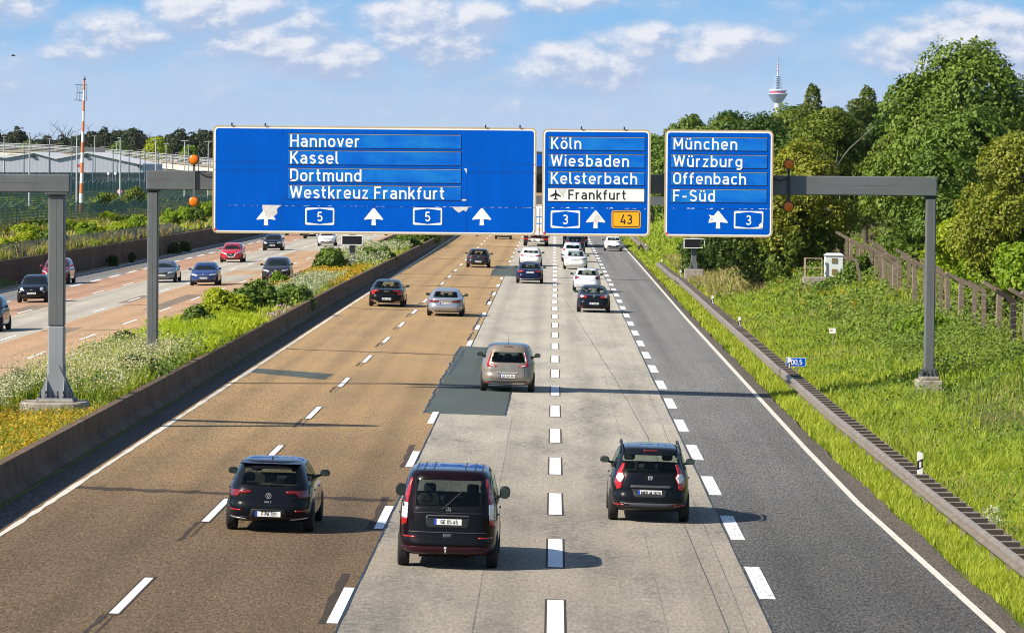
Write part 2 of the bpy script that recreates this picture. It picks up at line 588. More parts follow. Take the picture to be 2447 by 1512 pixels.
def build_ground():
    xs = [-9000, -4000, -2000, -1000, -600, -400, -250, -180, -120, -95, -80, -70, -62, -56, -52, -49, -47, -45.5, -44, -42.5, -41, -39.5, -38,
          -37, -36.2, -35.6, -35.35, -34, -16.7, -16.35, -15.9, -15.2, -14.5, -13.8, -13.1, -12.6, -12.25, -11.8, 7.5, 8.0, 8.6, 9.2, 9.8]
    xs += list(np.arange(10.4, 30.1, 0.7)) + [33, 37, 42, 50, 65, 90, 130, 200, 350, 700, 1500, 3000, 6000, 9000]
    ys = list(np.arange(30, 330, 1.6)) + list(np.arange(330, 620, 8)) + [650, 700, 780, 900, 1100, 1400, 1800, 2500, 3500, 5000, 8000, 12000, 16000]
    X, Y = np.meshgrid(np.array(xs, float), np.array(ys, float))
    Z = ground_z(X, Y)
    Z = np.where(Y > 700, np.maximum(Z, Z), Z)
    V = np.stack([X.ravel(), Y.ravel(), Z.ravel()], 1)
    nx, ny = len(xs), len(ys)
    i, j = np.meshgrid(np.arange(nx - 1), np.arange(ny - 1))
    a = (j * nx + i).ravel()
    Fq = np.stack([a, a + 1, a + nx + 1, a + nx], 1)
    link('ground', np_mesh('ground', V, Fq, SOIL, smooth=True), kind='structure')


build_ground()
Y0, Y1 = 40.0, 2600.0


def sheet(name, polys, m, dz=0.0, z=zr, kind='structure', label=None):
    mb = MB()
    for poly in polys:
        mb.add([(x, y, z(x) + dz) for x, y in poly], [tuple(range(len(poly)))])
    o = mb.build(name, m, fix=False, kind=kind)
    for p in o.data.polygons:
        if p.normal.z < 0:
            p.flip()
    return o


def rect(x0, x1, y0, y1):
    return [(x0, y0), (x1, y0), (x1, y1), (x0, y1)]


def edge_x(y):                                     # the hard shoulder narrows a little and widens again
    return float(np.interp(y, [40, 69, 96, 115, 160, 217, 350, 2600], [7.95, 7.66, 7.22, 7.14, 7.10, 7.05, 7.18, 7.2]))


def pave_x(y):
    j = 0.05 * sin(y * 0.45) + 0.03 * sin(y * .93 + 1)
    return edge_x(y) + float(np.interp(y, [40, 70, 96, 112, 134, 160, 217, 2600], [.50, .46, .62, .50, .45, .5, .4, .5])) + j


ys_ = [Y0] + list(np.arange(50, 330, 1.5)) + [350, 400, 500, 700, 1000, Y1]
# right-hand carriageway: two tan asphalt lanes, two concrete lanes, one grey asphalt lane
sheet('road_asphalt', [rect(-11.18, -3.50, Y0, Y1)], ASPH_TAN)
sheet('road_concrete', [rect(-3.50, 3.71, Y0, Y1)], CONCRETE_ROAD)
sheet('road_grey_asphalt', [[(3.71, a), (edge_x(a) + .09, a), (edge_x(b) + .09, b), (3.71, b)] for a, b in zip(ys_[:-1], ys_[1:])], ASPH_GREY)
sheet('road_edge', [[(edge_x(a) + .09, a), (pave_x(a), a), (pave_x(b), b), (edge_x(b) + .09, b)] for a, b in zip(ys_[:-1], ys_[1:])], ASPH_EDGE)
sheet('road_edge', [rect(-11.85, -11.18, Y0, Y1)], ASPH_EDGE)
# left-hand carriageway
sheet('road_asphalt', [rect(-20.55, -16.35, Y0, Y1)], ASPH_BEIGE, z=zl)
sheet('road_asphalt', [rect(-23.45, -20.55, Y0, Y1)], ASPH_BEIGE, z=zl)
sheet('road_concrete', [rect(-27.40, -23.45, Y0, Y1)], CONCRETE_ROAD, z=zl)
sheet('road_asphalt', [rect(-30.85, -27.40, Y0, Y1)], ASPH_RED, z=zl)
sheet('road_grey_asphalt', [rect(-34.05, -30.85, Y0, Y1)], ASPH_GREY, z=zl)
sheet('verge', [rect(-35.40, -34.05, Y0, Y1)], SAND, z=zl)
# concrete reaches over the tan lanes farther out on the left-hand side
sheet('road_patch', [rect(-23.45, -18.9, 372, 900), [(-23.45, 300), (-21.2, 300), (-21.2, 318), (-23.45, 318)],
                     [(-23.45, 268), (-20.7, 268), (-20.7, 286), (-23.45, 286)]], CONCRETE_ROAD, .004, zl)
# repairs
rnd = random.Random(3)


def jag(x0, x1, y0, y1, n=16, a=0.06):
    """quad with wavy long sides"""
    L = [(x0 + rnd.uniform(-a, a), y0 + (y1 - y0) * i / n) for i in range(n + 1)]
    Rr = [(x1 + rnd.uniform(-a, a), y0 + (y1 - y0) * i / n) for i in range(n, -1, -1)]
    return L + Rr


sheet('road_patch', [[(-3.93, 126.2), (-1.45, 126.0), (-1.44, 150), (-1.44, 173.5), (-3.92, 174.4)],
                     [(-4.48, 292.5), (-1.0, 291.5), (-1.0, 323), (-4.46, 323)],
                     [(-11.1, 147.6), (-8.05, 143.9), (-7.95, 148.0), (-11.1, 150.6)]], ASPH_PATCH, .004)
sheet('road_patch', [rect(-21.6, -20.6, 214, 240), rect(-22.6, -21.9, 182, 190), rect(-28.6, -27.5, 214, 224), rect(-24.2, -23.5, 226, 240),
                     rect(-32.8, -30.9, 300, 312), rect(-33.6, -31.6, 330, 340)], ASPH_LPATCH, .004, zl)


def wavy(x0, y0, x1, y1, w, n=40, a=0.05):
    P, Q = [], []
    for i in range(n + 1):
        t = i / n
        dx, dy = x1 - x0, y1 - y0
        l = sqrt(dx * dx + dy * dy)
        nx, ny = -dy / l, dx / l
        ww = w * rnd.uniform(.5, 1.3)
        o = rnd.uniform(-a, a)
        cx, cy = x0 + dx * t + nx * o, y0 + dy * t + ny * o
        P.append((cx - nx * ww / 2, cy - ny * ww / 2))
        Q.append((cx + nx * ww / 2, cy + ny * ww / 2))
    return [[P[i], P[i + 1], Q[i + 1], Q[i]] for i in range(n)]


# tar joints
tar = []
tar += wavy(-3.98, 126.2, -3.96, 174.4, .085, 60, .045) + wavy(-1.46, 126, -1.44, 141, .07, 24, .03)
tar += wavy(-4.52, 292.5, -4.5, 323, .10, 20)
for a, b in ((150, 171), (196, 214), (228, 243), (180, 190)):
    tar += wavy(-3.78, a, -3.72, b, .09, 20, .06)
tar += wavy(-3.50, 40, -3.50, 126, .035, 80, .006) + wavy(-3.50, 174.4, -3.50, 292, .035, 80, .01)
tar += wavy(3.71, 40, 3.71, 600, .032, 160, .008)
sheet('road_joint', tar, TAR, .008)
hair = wavy(.48, 253, 1.5, 195.7, .018, 20, .01) + wavy(1.5, 195.7, 2.26, 153, .018, 20, .01) + wavy(2.26, 153, 2.76, 117, .018, 20, .01)
hair += wavy(2.76, 117, 3.01, 60, .018, 24, .008) + wavy(3.30, 62, 3.35, 175, .006, 30, .012)
hair += wavy(-1.30, 60, -1.24, 126, .006, 30, .006) + wavy(1.95, 60, 1.96, 200, .004, 30, .006)
sheet('road_joint', hair, plain('hairline_crack', (0.10, 0.095, 0.09), 0.8), .009)
# saw-cut seams across the tan lanes
seam = []
for y, w in ((93.4, .85), (166.6, .6), (216.4, .7), (262, .7), (340, 1.0), (402, 1.0)):
    seam += wavy(-11.0, y + .3, -3.6, y - .7, w, 30, .10)
for y0 in [70.9 + 17.9 * k for k in range(14)]:            # traces of the earlier lane line
    seam += wavy(-7.44, y0 - 3.1, -7.44, y0 - 7.0 + rnd.uniform(-1, 1), .10, 8, .02) + wavy(-7.28, y0 - 3.1, -7.28, y0 - 7.0 + rnd.uniform(-1, 1), .04, 8, .02)
    seam += wavy(-7.40, y0 - 3.1, -7.40, y0 + 3.2, .03, 8, .01)
for y0 in [70.3 + 17.87 * k for k in range(3)]:
    seam += wavy(-3.80, y0 - 3.0, -3.80, y0 + 5.5, .15, 8, .03)
for y0 in [195, 231, 249]:
    seam += wavy(-3.78, y0 - 3.0, -3.78, y0 + 6.5, .12, 8, .03)
sheet('road_joint', seam, ASPH_SEAM, .004)
seaml = []
for y, w in ((150, .5), (186, .7), (222, .7), (262, .8), (305, 1.0), (356, 1.0)):
    seaml += wavy(-23.4, y, -16.8, y + 1.2, w * .5, 16, .05)
sheet('road_joint', seaml, ASPH_SEAM, .005, zl)

# lane lines: each dash lies in a slightly larger dark bed
sheet('road_marking', [rect(-.105, .265, y - 3.12, y + 3.12) for y in [69.2 + 12.0 * k for k in range(-1, 18)]], ASPH_SEAM, .005)
sheet('road_marking', [rect(-7.42, -7.18, y - 3.2, y + 3.2) for y in [70.9 + 17.9 * k for k in range(-1, 12)]], ASPH_SEAM, .006)
sheet('road_marking', [rect(-7.38, -7.22, y - 3, y + 3) for y in [70.9 + 17.9 * k for k in range(-1, 40)]], PAINT, .008)
sheet('road_marking', [rect(-3.72, -3.53, y - 2.9, y + 2.9) for y in [70.3 + 17.87 * k for k in range(-1, 40)] if not 127 < y + 2 < 174 and not 293 < y < 322],
      PAINT, .012)
sheet('road_marking', [rect(-.065, .225, y - 3, y + 3) for y in [69.2 + 12.0 * k for k in range(-1, 60)]], PAINT, .008)
sheet('road_marking', [rect(3.76, 4.06, y - 3, y + 3) for y in [76.5 + 11.82 * k for k in range(-2, 60)]], PAINT_WORN, .008)
sheet('road_marking', [[(edge_x(a) - .09, a), (edge_x(a) + .07, a), (edge_x(b) + .07, b), (edge_x(b) - .09, b)] for a, b in zip(ys_[:-1], ys_[1:])], PAINT_OLD, .008)
sheet('road_marking', wavy(-11.02, 40, -11.02, 420, .15, 300, .004) + [rect(-11.09, -10.93, 420, Y1)], PAINT_OLD, .008)
for lx, ph, w, per in ((-20.38, 160.7, .15, 17.9), (-23.86, 160.5, .15, 17.9), (-27.66, 162.0, .15, 17.2), (-30.9, 158.4, .30, 11.7)):
    sheet('road_marking', [rect(lx - w / 2, lx + w / 2, y - 3, y + 3) for y in [ph + per * k for k in range(-6, 36)]], PAINT, .010, zl)
sheet('road_marking', [rect(-33.98, -33.80, 60, Y1), rect(-16.98, -16.82, 60, Y1)], PAINT_OLD, .008, zl)


# ------------------------------------------------------------------ walls and rails
def wall_run(name, prof, x, segs, m, label, cat, gap=0.0):
    """a run of concrete cast in lengths: profile (dx, z) swept along y, shallow joints between lengths"""
    mb = MB()
    n = len(prof)
    for (a, b) in segs:
        xa, xb = (x(a), x(b)) if callable(x) else (x, x)
        vs = [(xa + dx, a, z) for dx, z in prof] + [(xb + dx, b - gap, z) for dx, z in prof]
        fs = [tuple(range(n - 1, -1, -1)), tuple(range(n, 2 * n))]
        for i in range(n):
            j = (i + 1) % n
            fs.append((i, j, n + j, n + i))
        mb.add(vs, fs)
    o = mb.build(name, m)
    return tag(o, label, cat)


segs = [(y, y + 6.0) for y in np.arange(44, 400, 6.0)] + [(y, y + 40) for y in range(404, 1200, 40)]


def barx(y):
    return float(np.interp(y, [0, 230, 400, 1200], [-11.9, -11.9, -11.2, -11.2]))


PB = [(0, .15), (0, .33), (-.17, .52), (-.22, 1.05), (-.44, 1.05), (-.50, .52), (-.66, .33), (-.66, .15)]
wall_run('concrete_barrier', PB, barx, segs, BARRIER,
         'long stained concrete safety barrier between the tan lanes and the planted median', 'barrier', .003)
PB2 = [(.30, .10), (.26, .50), (.18, .92), (-.04, .92), (-.10, .45), (-.16, .28), (-.16, .10)]
wall_run('concrete_barrier', PB2, -16.5, segs, BARRIER,
         'low dark concrete barrier on the oncoming side of the planted median', 'barrier', .012)


def wallx(y):
    return float(np.interp(y, [0, 255, 330, 410, 600, 1500], [-35.5, -35.5, -34.9, -34.4, -34.2, -34.2]))


PW = [(0, -.3), (0, 1.12), (.05, 1.14), (.05, 1.52), (-.35, 1.52), (-.35, -.3)]
wall_run('retaining_wall', PW, wallx, [(y, y + 9.0) for y in np.arange(150, 402, 9.0)] + [(y, y + 50) for y in range(402, 1202, 50)], WALLC,
         'long dark brown concrete retaining wall beside the oncoming lanes', 'wall', .03)


def guard_rail():
    """distance guard rail: two corrugated beams held apart by spacers on sigma posts"""
    t = thing('guard_rail', 'long grey steel guard rail with ladder-like spacers along the grass verge', 'guard rail', (8.45, 60, -.2))
    W = [(.03, -.155), (.0, -.14), (-.055, -.10), (-.06, -.05), (.0, -.02), (.0, .02), (-.06, .05), (-.055, .10), (.0, .14), (.03, .155)]
    ox, oy = 8.45, 60.0
    # beam: outer skin and inner skin so it is a folded sheet with thickness

    def beam(xoff, mirror, ya, yb, step=4.0, zc=.60, xf=None):
        mb = MB()
        s = -1 if mirror else 1
        prof = [(s * a, z) for a, z in W] + [(s * (a + .012), z) for a, z in reversed(W)]
        ys = list(np.arange(ya, yb, step)) + [yb]
        for a, b in zip(ys[:-1], ys[1:]):
            xa = xoff + (xf(a) if xf else 0)
            xb = xoff + (xf(b) if xf else 0)
            n = len(prof)
            # each length laps over the next by a hand's breadth
            vs = [(xa + px, a - oy, z + zc) for px, z in prof] + [(xb + px - s * .006, b - oy + .12, z + zc) for px, z in prof]
            fs = [tuple(range(n - 1, -1, -1)), tuple(range(n, 2 * n))] + [(i, (i + 1) % n, n + (i + 1) % n, n + i) for i in range(n)]
            mb.add(vs, fs)
        return mb

    def flare(y):                                  # the run bends back at its far end and kinks at the splice
        return float(np.interp(y, [60, 75, 90, 120, 146, 148, 250, 272, 276, 314, 318], [.42, .34, .18, -.04, -.06, -.06, 0, .0, -.16, -.25, -.3]))
    beam(-.16, False, 62, 147, xf=flare).build('front_beam', GALV, t)
    beam(-.20, False, 147, 272, xf=flare).build('front_beam', GALV, t)
    beam(-.14, False, 272, 318, xf=flare).build('front_beam', GALV, t)
    beam(.30, True, 62, 318, xf=flare, zc=.55).build('rear_beam', GALV, t, smooth=True)
    n = 0
    pb, sp = MB(), MB()
    for y in np.arange(62.6, 318, 1.333):
        x = flare(y)
        far = y > 190
        s = MB()
        s.box(-.13 + x, .28 + x, y - oy - .045, y - oy + .045, .735, .750)
        nf = len(s.f)
        s.box(-.13 + x, .28 + x, y - oy + .037, y - oy + .045, .54, .735)
        s.box(-.13 + x, .28 + x, y - oy - .045, y - oy - .037, .60, .735)
        s.m = [0] * nf + [1] * (len(s.f) - nf)
        q = MB()
        if int(round((y - 62.6) / 1.333)) % 2 == 0:
            q.box(.06 + x, .12 + x, y - oy - .05, y - oy + .05, -.15, .58)
            q.box(.02 + x, .06 + x, y - oy - .05, y - oy - .035, -.15, .58)
        if n < 95:
            s.build('spacer', [GALV_DK, GALV_WEB], t)
            if q.v:
                q.build('post', GALV_DK, t)
        else:
            sp.add(s.v, s.f)
            sp.m[-len(s.f):] = s.m
            if q.v:
                pb.add(q.v, q.f)
        n += 1
    o = sp.build('spacer', [GALV_DK, GALV_WEB], t)
    o['kind'] = 'stuff'
    o = pb.build('post', GALV_DK, t)
    o['kind'] = 'stuff'
    # a second run starts farther on
    t2 = thing('guard_rail', 'short far stretch of grey guard rail seen below the München sign', 'guard rail', (8.6, 385, -.2))
    oy = 385
    beam(-.16, False, 385, 520, 8.0, xf=lambda y: -.5 * max(0, 1 - (y - 385) / 12)).build('front_beam', GALV, t2, smooth=True)
    beam(.30, True, 385, 520, 8.0).build('rear_beam', GALV, t2, smooth=True)
    mb = MB()
    for y in np.arange(386, 520, 2.0):
        mb.box(-.13, .28, y - oy - .06, y - oy + .06, .72, .75)
        mb.box(.04, .12, y - oy - .05, y - oy + .05, -.1, .72)
    mb.build('spacer', GALV_DK, t2)['kind'] = 'stuff'


guard_rail()
# ------------------------------------------------------------------ lettering: single-line glyphs drawn with a round-jointed pen
def arc(cx, cy, rx, ry, a0, a1, n=14):
    return [(cx + rx * cos(radians(a0 + (a1 - a0) * i / n)), cy + ry * sin(radians(a0 + (a1 - a0) * i / n))) for i in range(n + 1)]


def _glyphs():
    G = {}
    c0, c1, xm = .07, .93, .655            # pen centre at base, cap and x height
    L, R = .07, .55                         # wide letters
    l, r, m = .07, .47, .27                 # narrow letters

    def oval(a, b, lo, hi):
        cx, rx = (a + b) / 2, (b - a) / 2
        ry = min(rx * 1.05, (hi - lo) / 2)
        return arc(cx, hi - ry, rx, ry, 0, 180) + arc(cx, lo + ry, rx, ry, 180, 360) + [(b, hi - ry)]

    def hook(a, b, lo, hi):                 # n-arch
        cx, rx = (a + b) / 2, (b - a) / 2
        return [(a, hi - rx - .02)] + arc(cx, hi - rx, rx, rx, 180, 0) + [(b, lo)]
    G['H'] = (.62, [[(L, 0), (L, 1)], [(R, 0), (R, 1)], [(L, .5), (R, .5)]])
    G['K'] = (.60, [[(L, 0), (L, 1)], [(R - .02, 1), (L + .02, .40)], [(.22, .58), (R + .01, 0)]])
    G['D'] = (.61, [[(L, c0), (L, c1), (.30, c1)] + arc(.30, .68, .24, .25, 90, 0) + arc(.30, .32, .24, .25, 0, -90) + [(L, c0), (L, .2)]])
    G['W'] = (.90, [[(.05, 1), (.24, .04)], [(.24, .04), (.45, .95)], [(.45, .95), (.66, .04)], [(.66, .04), (.85, 1)]])
    G['F'] = (.52, [[(L, 0), (L, c1), (.50, c1)], [(L, .5), (.44, .5)]])
    G['M'] = (.74, [[(L, 0), (L, .97)], [(L, .97), (.37, .28)], [(.37, .28), (.67, .97)], [(.67, .97), (.67, 0)]])
    G['O'] = (.62, [oval(L, R, c0, c1)])
    G['S'] = (.58, [arc(.30, .70, .22, .23, 30, 90) + arc(.30, .715, .22, .215, 90, 215)[1:] + [(.20, .55), (.40, .45)] + arc(.30, .285, .23, .215, 40, -90) + arc(.30, .285, .235, .215, -90, -155)])
    G['L'] = (.50, [[(L, 1), (L, c0), (.46, c0)]])
    G['G'] = (.62, [arc(.31, .68, .24, .25, 40, 180) + arc(.31, .31, .24, .24, 180, 360) + [(R, .46), (.33, .46)]])
    G['Y'] = (.56, [[(.04, 1), (.28, .46)], [(.52, 1), (.28, .46), (.28, 0)]])
    G['X'] = (.56, [[(.05, 0), (.51, 1)], [(.05, 1), (.51, 0)]])
    G['E'] = (.54, [[(.48, c1), (L, c1), (L, c0), (.48, c0)], [(L, .5), (.43, .5)]])
    G['A'] = (.62, [[(.04, 0), (.31, .97)], [(.31, .97), (.58, 0)], [(.13, .28), (.49, .28)]])
    G['P'] = (.56, [[(L, 0), (L, c1), (.30, c1)] + arc(.30, .70, .22, .23, 90, -90) + [(L, .47)]])
    G['B'] = (.58, [[(L, .5), (L, c1), (.30, c1)] + arc(.30, .72, .20, .21, 90, -90) + [(L, .51)], [(L, .5), (L, c0), (.30, c0)] + arc(.30, .29, .23, .22, -90, 90)])
    G['R'] = (.58, [[(L, 0), (L, c1), (.30, c1)] + arc(.30, .70, .21, .23, 90, -90) + [(L, .47)], [(.32, .47), (.52, 0)]])
    G['T'] = (.54, [[(.03, c1), (.51, c1)], [(.27, c1), (.27, 0)]])
    G['C'] = (.58, [arc(.31, .68, .24, .25, 35, 180) + arc(.31, .32, .24, .25, 180, 325)])
    G['U'] = (.62, [[(L, 1), (L, .31)] + arc(.31, .31, .24, .24, 180, 360) + [(R, 1)]])
    G['Z'] = (.54, [[(.05, c1), (.49, c1), (.05, c0), (.49, c0)]])
    G['J'] = (.46, [[(.38, 1), (.38, .28)] + arc(.20, .28, .18, .21, 0, -150)])
    G['N'] = (.64, [[(L, 0), (L, .97)], [(L, .97), (.57, .03)], [(.57, .03), (.57, 1)]])
    G['I'] = (.16, [[(.08, 0), (.08, 1)]])
    G['V'] = (.56, [[(.04, 1), (.28, .03)], [(.28, .03), (.52, 1)]])
    G['n'] = (.54, [[(l, 0), (l, .72)], hook(l, r, 0, xm)])
    G['m'] = (.82, [[(l, 0), (l, .72)], hook(l, .41, 0, xm), hook(.41, .75, 0, xm)])
    G['h'] = (.54, [[(l, 0), (l, 1)], hook(l, r, 0, xm)])
    G['r'] = (.38, [[(l, 0), (l, .72)], [(l, .45)] + arc(.27, .45, .20, .205, 180, 75)])
    G['u'] = (.54, [[(r, 0), (r, .72)], [(l, .72), (l, .27)] + arc(m, .27, .20, .20, 180, 360)])
    G['a'] = (.54, [arc(.26, .47, .19, .185, 150, 0) + [(r - .02, 0)], [(r - .02, .40), (.24, .40)] + arc(.24, .235, .165, .165, 90, 270) + [(.33, .09), (.45, .20)]])
    G['o'] = (.54, [oval(l, r, c0, xm)])
    G['e'] = (.54, [[(.09, .36), (r, .36), (r, .45)] + arc(m, .455, .20, .20, 0, 180) + arc(m, .27, .20, .20, 180, 325)])
    G['s'] = (.48, [arc(.24, .51, .165, .145, 25, 215) + [(.17, .415), (.32, .32)] + arc(.24, .215, .17, .145, 40, -155)])
    G['d'] = (.54, [[(r, 0), (r, 1)], oval(l, r, c0, xm)])
    G['b'] = (.54, [[(l, 0), (l, 1)], oval(l, r, c0, xm)])
    G['v'] = (.48, [[(.04, .72), (.24, .03)], [(.24, .03), (.44, .72)]])
    G['t'] = (.36, [[(.13, .96), (.13, .25)] + arc(.29, .25, .16, .18, 180, 275), [(.0, xm), (.31, xm)]])
    G['k'] = (.50, [[(l, 0), (l, 1)], [(.42, .72), (.09, .28)], [(.20, .43), (.45, 0)]])
    G['z'] = (.46, [[(.04, xm), (.38, xm), (.06, c0), (.42, c0)]])
    G['f'] = (.36, [[(.13, 0), (.13, .74)] + arc(.30, .74, .17, .19, 180, 90) + [(.34, .93)], [(.0, xm - .02), (.31, xm - .02)]])
    G['i'] = (.16, [[(.08, 0), (.08, .72)], [(.08, .86), (.08, 1.0)]])
    G['l'] = (.24, [[(l, 1), (l, .22)] + arc(.21, .22, .14, .15, 180, 270)])
    G['c'] = (.48, [arc(m, .455, .20, .20, 40, 180) + arc(m, .27, .20, .20, 180, 320)])
    G['g'] = (.54, [[(r, .72), (r, .0)] + arc(m, .0, .20, .16, 0, -140), oval(l, r, .11, xm)])
    for a, b_ in (('ö', 'o'), ('ü', 'u')):
        w, st = G[b_]
        G[a] = (w, st + [[(.16, .83), (.16, .97)], [(.38, .83), (.38, .97)]])
    G['-'] = (.44, [[(.05, .40), (.37, .40)]])
    G[','] = (.20, [[(.11, .13), (.06, -.12)]])
    G['.'] = (.2, [[(.08, 0), (.08, .15)]])
    G['0'] = (.56, [oval(.07, .49, c0, c1)])
    G['1'] = (.40, [[(.04, .74), (.27, .95), (.27, 0)]])
    G['2'] = (.54, [arc(.27, .72, .20, .21, 170, -20) + [(.07, c0), (.49, c0)]])
    G['3'] = (.54, [arc(.25, .715, .19, .215, 150, -80) + [(.20, .50)], [(.20, .50)] + arc(.25, .29, .22, .22, 80, -155)])
    G['4'] = (.60, [[(.36, 1), (.07, .24), (.55, .24)], [(.42, .50), (.42, 0)]])
    G['5'] = (.54, [[(.46, c1), (.13, c1), (.10, .53)] + arc(.27, .32, .21, .25, 115, -150)])
    G['6'] = (.55, [[(.38, 1), (.10, .42)], oval(.07, .48, c0, .58)])
    G['7'] = (.50, [[(.04, c1), (.46, c1), (.18, 0)]])
    G['8'] = (.55, [oval(.10, .45, .52, c1), oval(.07, .48, c0, .53)])
    G['9'] = (.55, [[(.17, 0), (.45, .58)], oval(.07, .48, .42, c1)])
    return G


GLYPH = _glyphs()


def pen(mb, pts, w, y, mi=0, to3=None):
    """one stroke as a flat ribbon with mitred corners; y is how far it stands off"""
    pts = [Vector((a, b)) for a, b in pts]
    q = [pts[0]]
    for p_ in pts[1:]:
        if (p_ - q[-1]).length > 1e-4:
            q.append(p_)
    pts = q
    if len(pts) < 2:
        return
    closed = (pts[0] - pts[-1]).length < 1e-3
    A, B = [], []
    n = len(pts)
    for i in range(n):
        d0 = (pts[i] - pts[i - 1]).normalized() if i > 0 else ((pts[0] - pts[-2]).normalized() if closed else None)
        d1 = (pts[i + 1] - pts[i]).normalized() if i < n - 1 else ((pts[1] - pts[0]).normalized() if closed else None)
        if d0 is None:
            d0 = d1
        if d1 is None:
            d1 = d0
        n0, n1 = Vector((-d0.y, d0.x)), Vector((-d1.y, d1.x))
        mm = n0 + n1
        if mm.length < 1e-3:
            mm = n1
        mm.normalize()
        k = min(1.6, 1 / max(.35, mm.dot(n1)))
        A.append(pts[i] + mm * (w / 2 * k))
        B.append(pts[i] - mm * (w / 2 * k))
    P = [to3(v.x, v.y, y) for v in A] + [to3(v.x, v.y, y) for v in B]
    mb.add(P, [(i, n + i, n + i + 1, i + 1) for i in range(n - 1)], mi)


def text(mb, s, x, z, cap, y, mi=0, weight=.145, to3=None, spacing=.0, squeeze=1.0):
    """write s from (x, z); returns the x where it ends. y: distance in front of the plate, towards -y"""
    if to3 is None:
        to3 = lambda a, b, d: (a, d, b)
    k = 0
    for ch in s:
        if ch == ' ':
            x += .30 * cap * squeeze
            continue
        w, strokes = GLYPH[ch]
        for st in strokes:
            k += 1
            yy = y - .0006 * (k % 4)
            pen(mb, [(x + a * cap * squeeze, z + b * cap) for a, b in st], weight * cap, yy, mi, to3)
        x += (w + .10 + spacing) * cap * squeeze
    return x


def text_width(s, cap, spacing=0.0, squeeze=1.0):
    return sum((.30 if c == ' ' else GLYPH[c][0] + .10 + spacing) for c in s) * cap * squeeze


# ------------------------------------------------------------------ sign materials
def sign_blue(name, base, lo, hi, fade=0.0):
    m, T, b = mat(name)
    tc = T.new('ShaderNodeTexCoord').outputs['Object']
    n = T.noise(T.scaled(tc, (1.2, 1, .35)), 1.6, 5.0, 0.6)
    cc = T.mix(T.rng(n, .35, .7), base, lo)
    sp = T.noise(tc, 55.0, 2.0, .6)
    cc = T.mix(T.rng(sp, .35, .7, 0.0, .22), cc, hi)
    if fade > 0:
        n2 = T.noise(T.scaled(tc, (.7, 1, 1.6)), 1.1, 4.0, 0.6)
        cc = T.mix(T.rng(n2, .42, .68, 0.0, fade), cc, (.02, .26, .62))
    T.l.new(cc, b.inputs['Base Color'])
    b.inputs['Roughness'].default_value = .5
    b.inputs['Specular IOR Level'].default_value = .03
    bp = T.new('ShaderNodeBump')                      # the film has blistered and creased
    bp.inputs['Strength'].default_value = .22
    bp.inputs['Distance'].default_value = .02
    T.l.new(T.rng(T.noise(tc, 5.0, 6.0, .72, 1.2), .5, .75), bp.inputs['Height'])
    T.l.new(bp.outputs[0], b.inputs['Normal'])
    return m


S_BLUE = sign_blue('sign_blue', (.0005, .082, .46), (.0008, .098, .54), (.001, .115, .62))
S_FADED = sign_blue('sign_blue_faded', (.004, .105, .52), (.006, .14, .60), (.01, .16, .66), fade=.55)
S_WHITE = plain('sign_white', (.86, .85, .81), .45, var=.05, vscale=3)
S_CREAM = plain('sign_rim', (.47, .36, .215), .6, .0, var=.1, vscale=1.5)
S_BLACK = plain('sign_black', (.006, .007, .012), .6)
S_YEL = plain('sign_yellow', (.85, .40, .006), .45, var=.05)
S_TORN = plain('torn_film', (.60, .585, .56), .6, var=.12, vscale=6)
S_RED = plain('sticker_red', (.55, .02, .02), .5)


def rrect(x0, x1, z0, z1, r, n=6):
    P = []
    for cx, cz, a in ((x1 - r, z0 + r, -90), (x1 - r, z1 - r, 0), (x0 + r, z1 - r, 90), (x0 + r, z0 + r, 180)):
        P += arc(cx, cz, r, r, a, a + 90, n)
    return P


def flat(mb, poly, y, mi=0):
    mb.add([(a, y, b) for a, b in poly], [tuple(range(len(poly)))], mi)


def arrow(mb, cx, z0, z1, w, y, mi):
    h = (z1 - z0)
    hz = z0 + h * .335
    s = w * .115
    flat(mb, [(cx - s, z0), (cx + s, z0), (cx + s * .82, hz + .02), (cx + w / 2 - .012, hz - .012), (cx + w / 2, hz + .022), (cx + .03, z1 - .01), (cx, z1),
              (cx - .03, z1 - .01), (cx - w / 2, hz + .022), (cx - w / 2 + .012, hz - .012), (cx - s * .82, hz + .02)], y, mi)


def shield(mb, x0, x1, z0, z1, num, y):
    flat(mb, rrect(x0, x1, z0, z1, .055), y, 1)
    cx = (x0 + x1) / 2
    e, d = .052, .085
    flat(mb, [(x0 + e, z0 + d), (cx, z0 + .028), (x1 - e, z0 + d), (x1 - e, z1 - d), (cx, z1 - .028), (x0 + e, z1 - d)], y - .003, 0)
    text(mb, num, cx - text_width(num, .335) / 2 + .02, (z0 + z1) / 2 - .175, .335, y - .006, 1, .135)


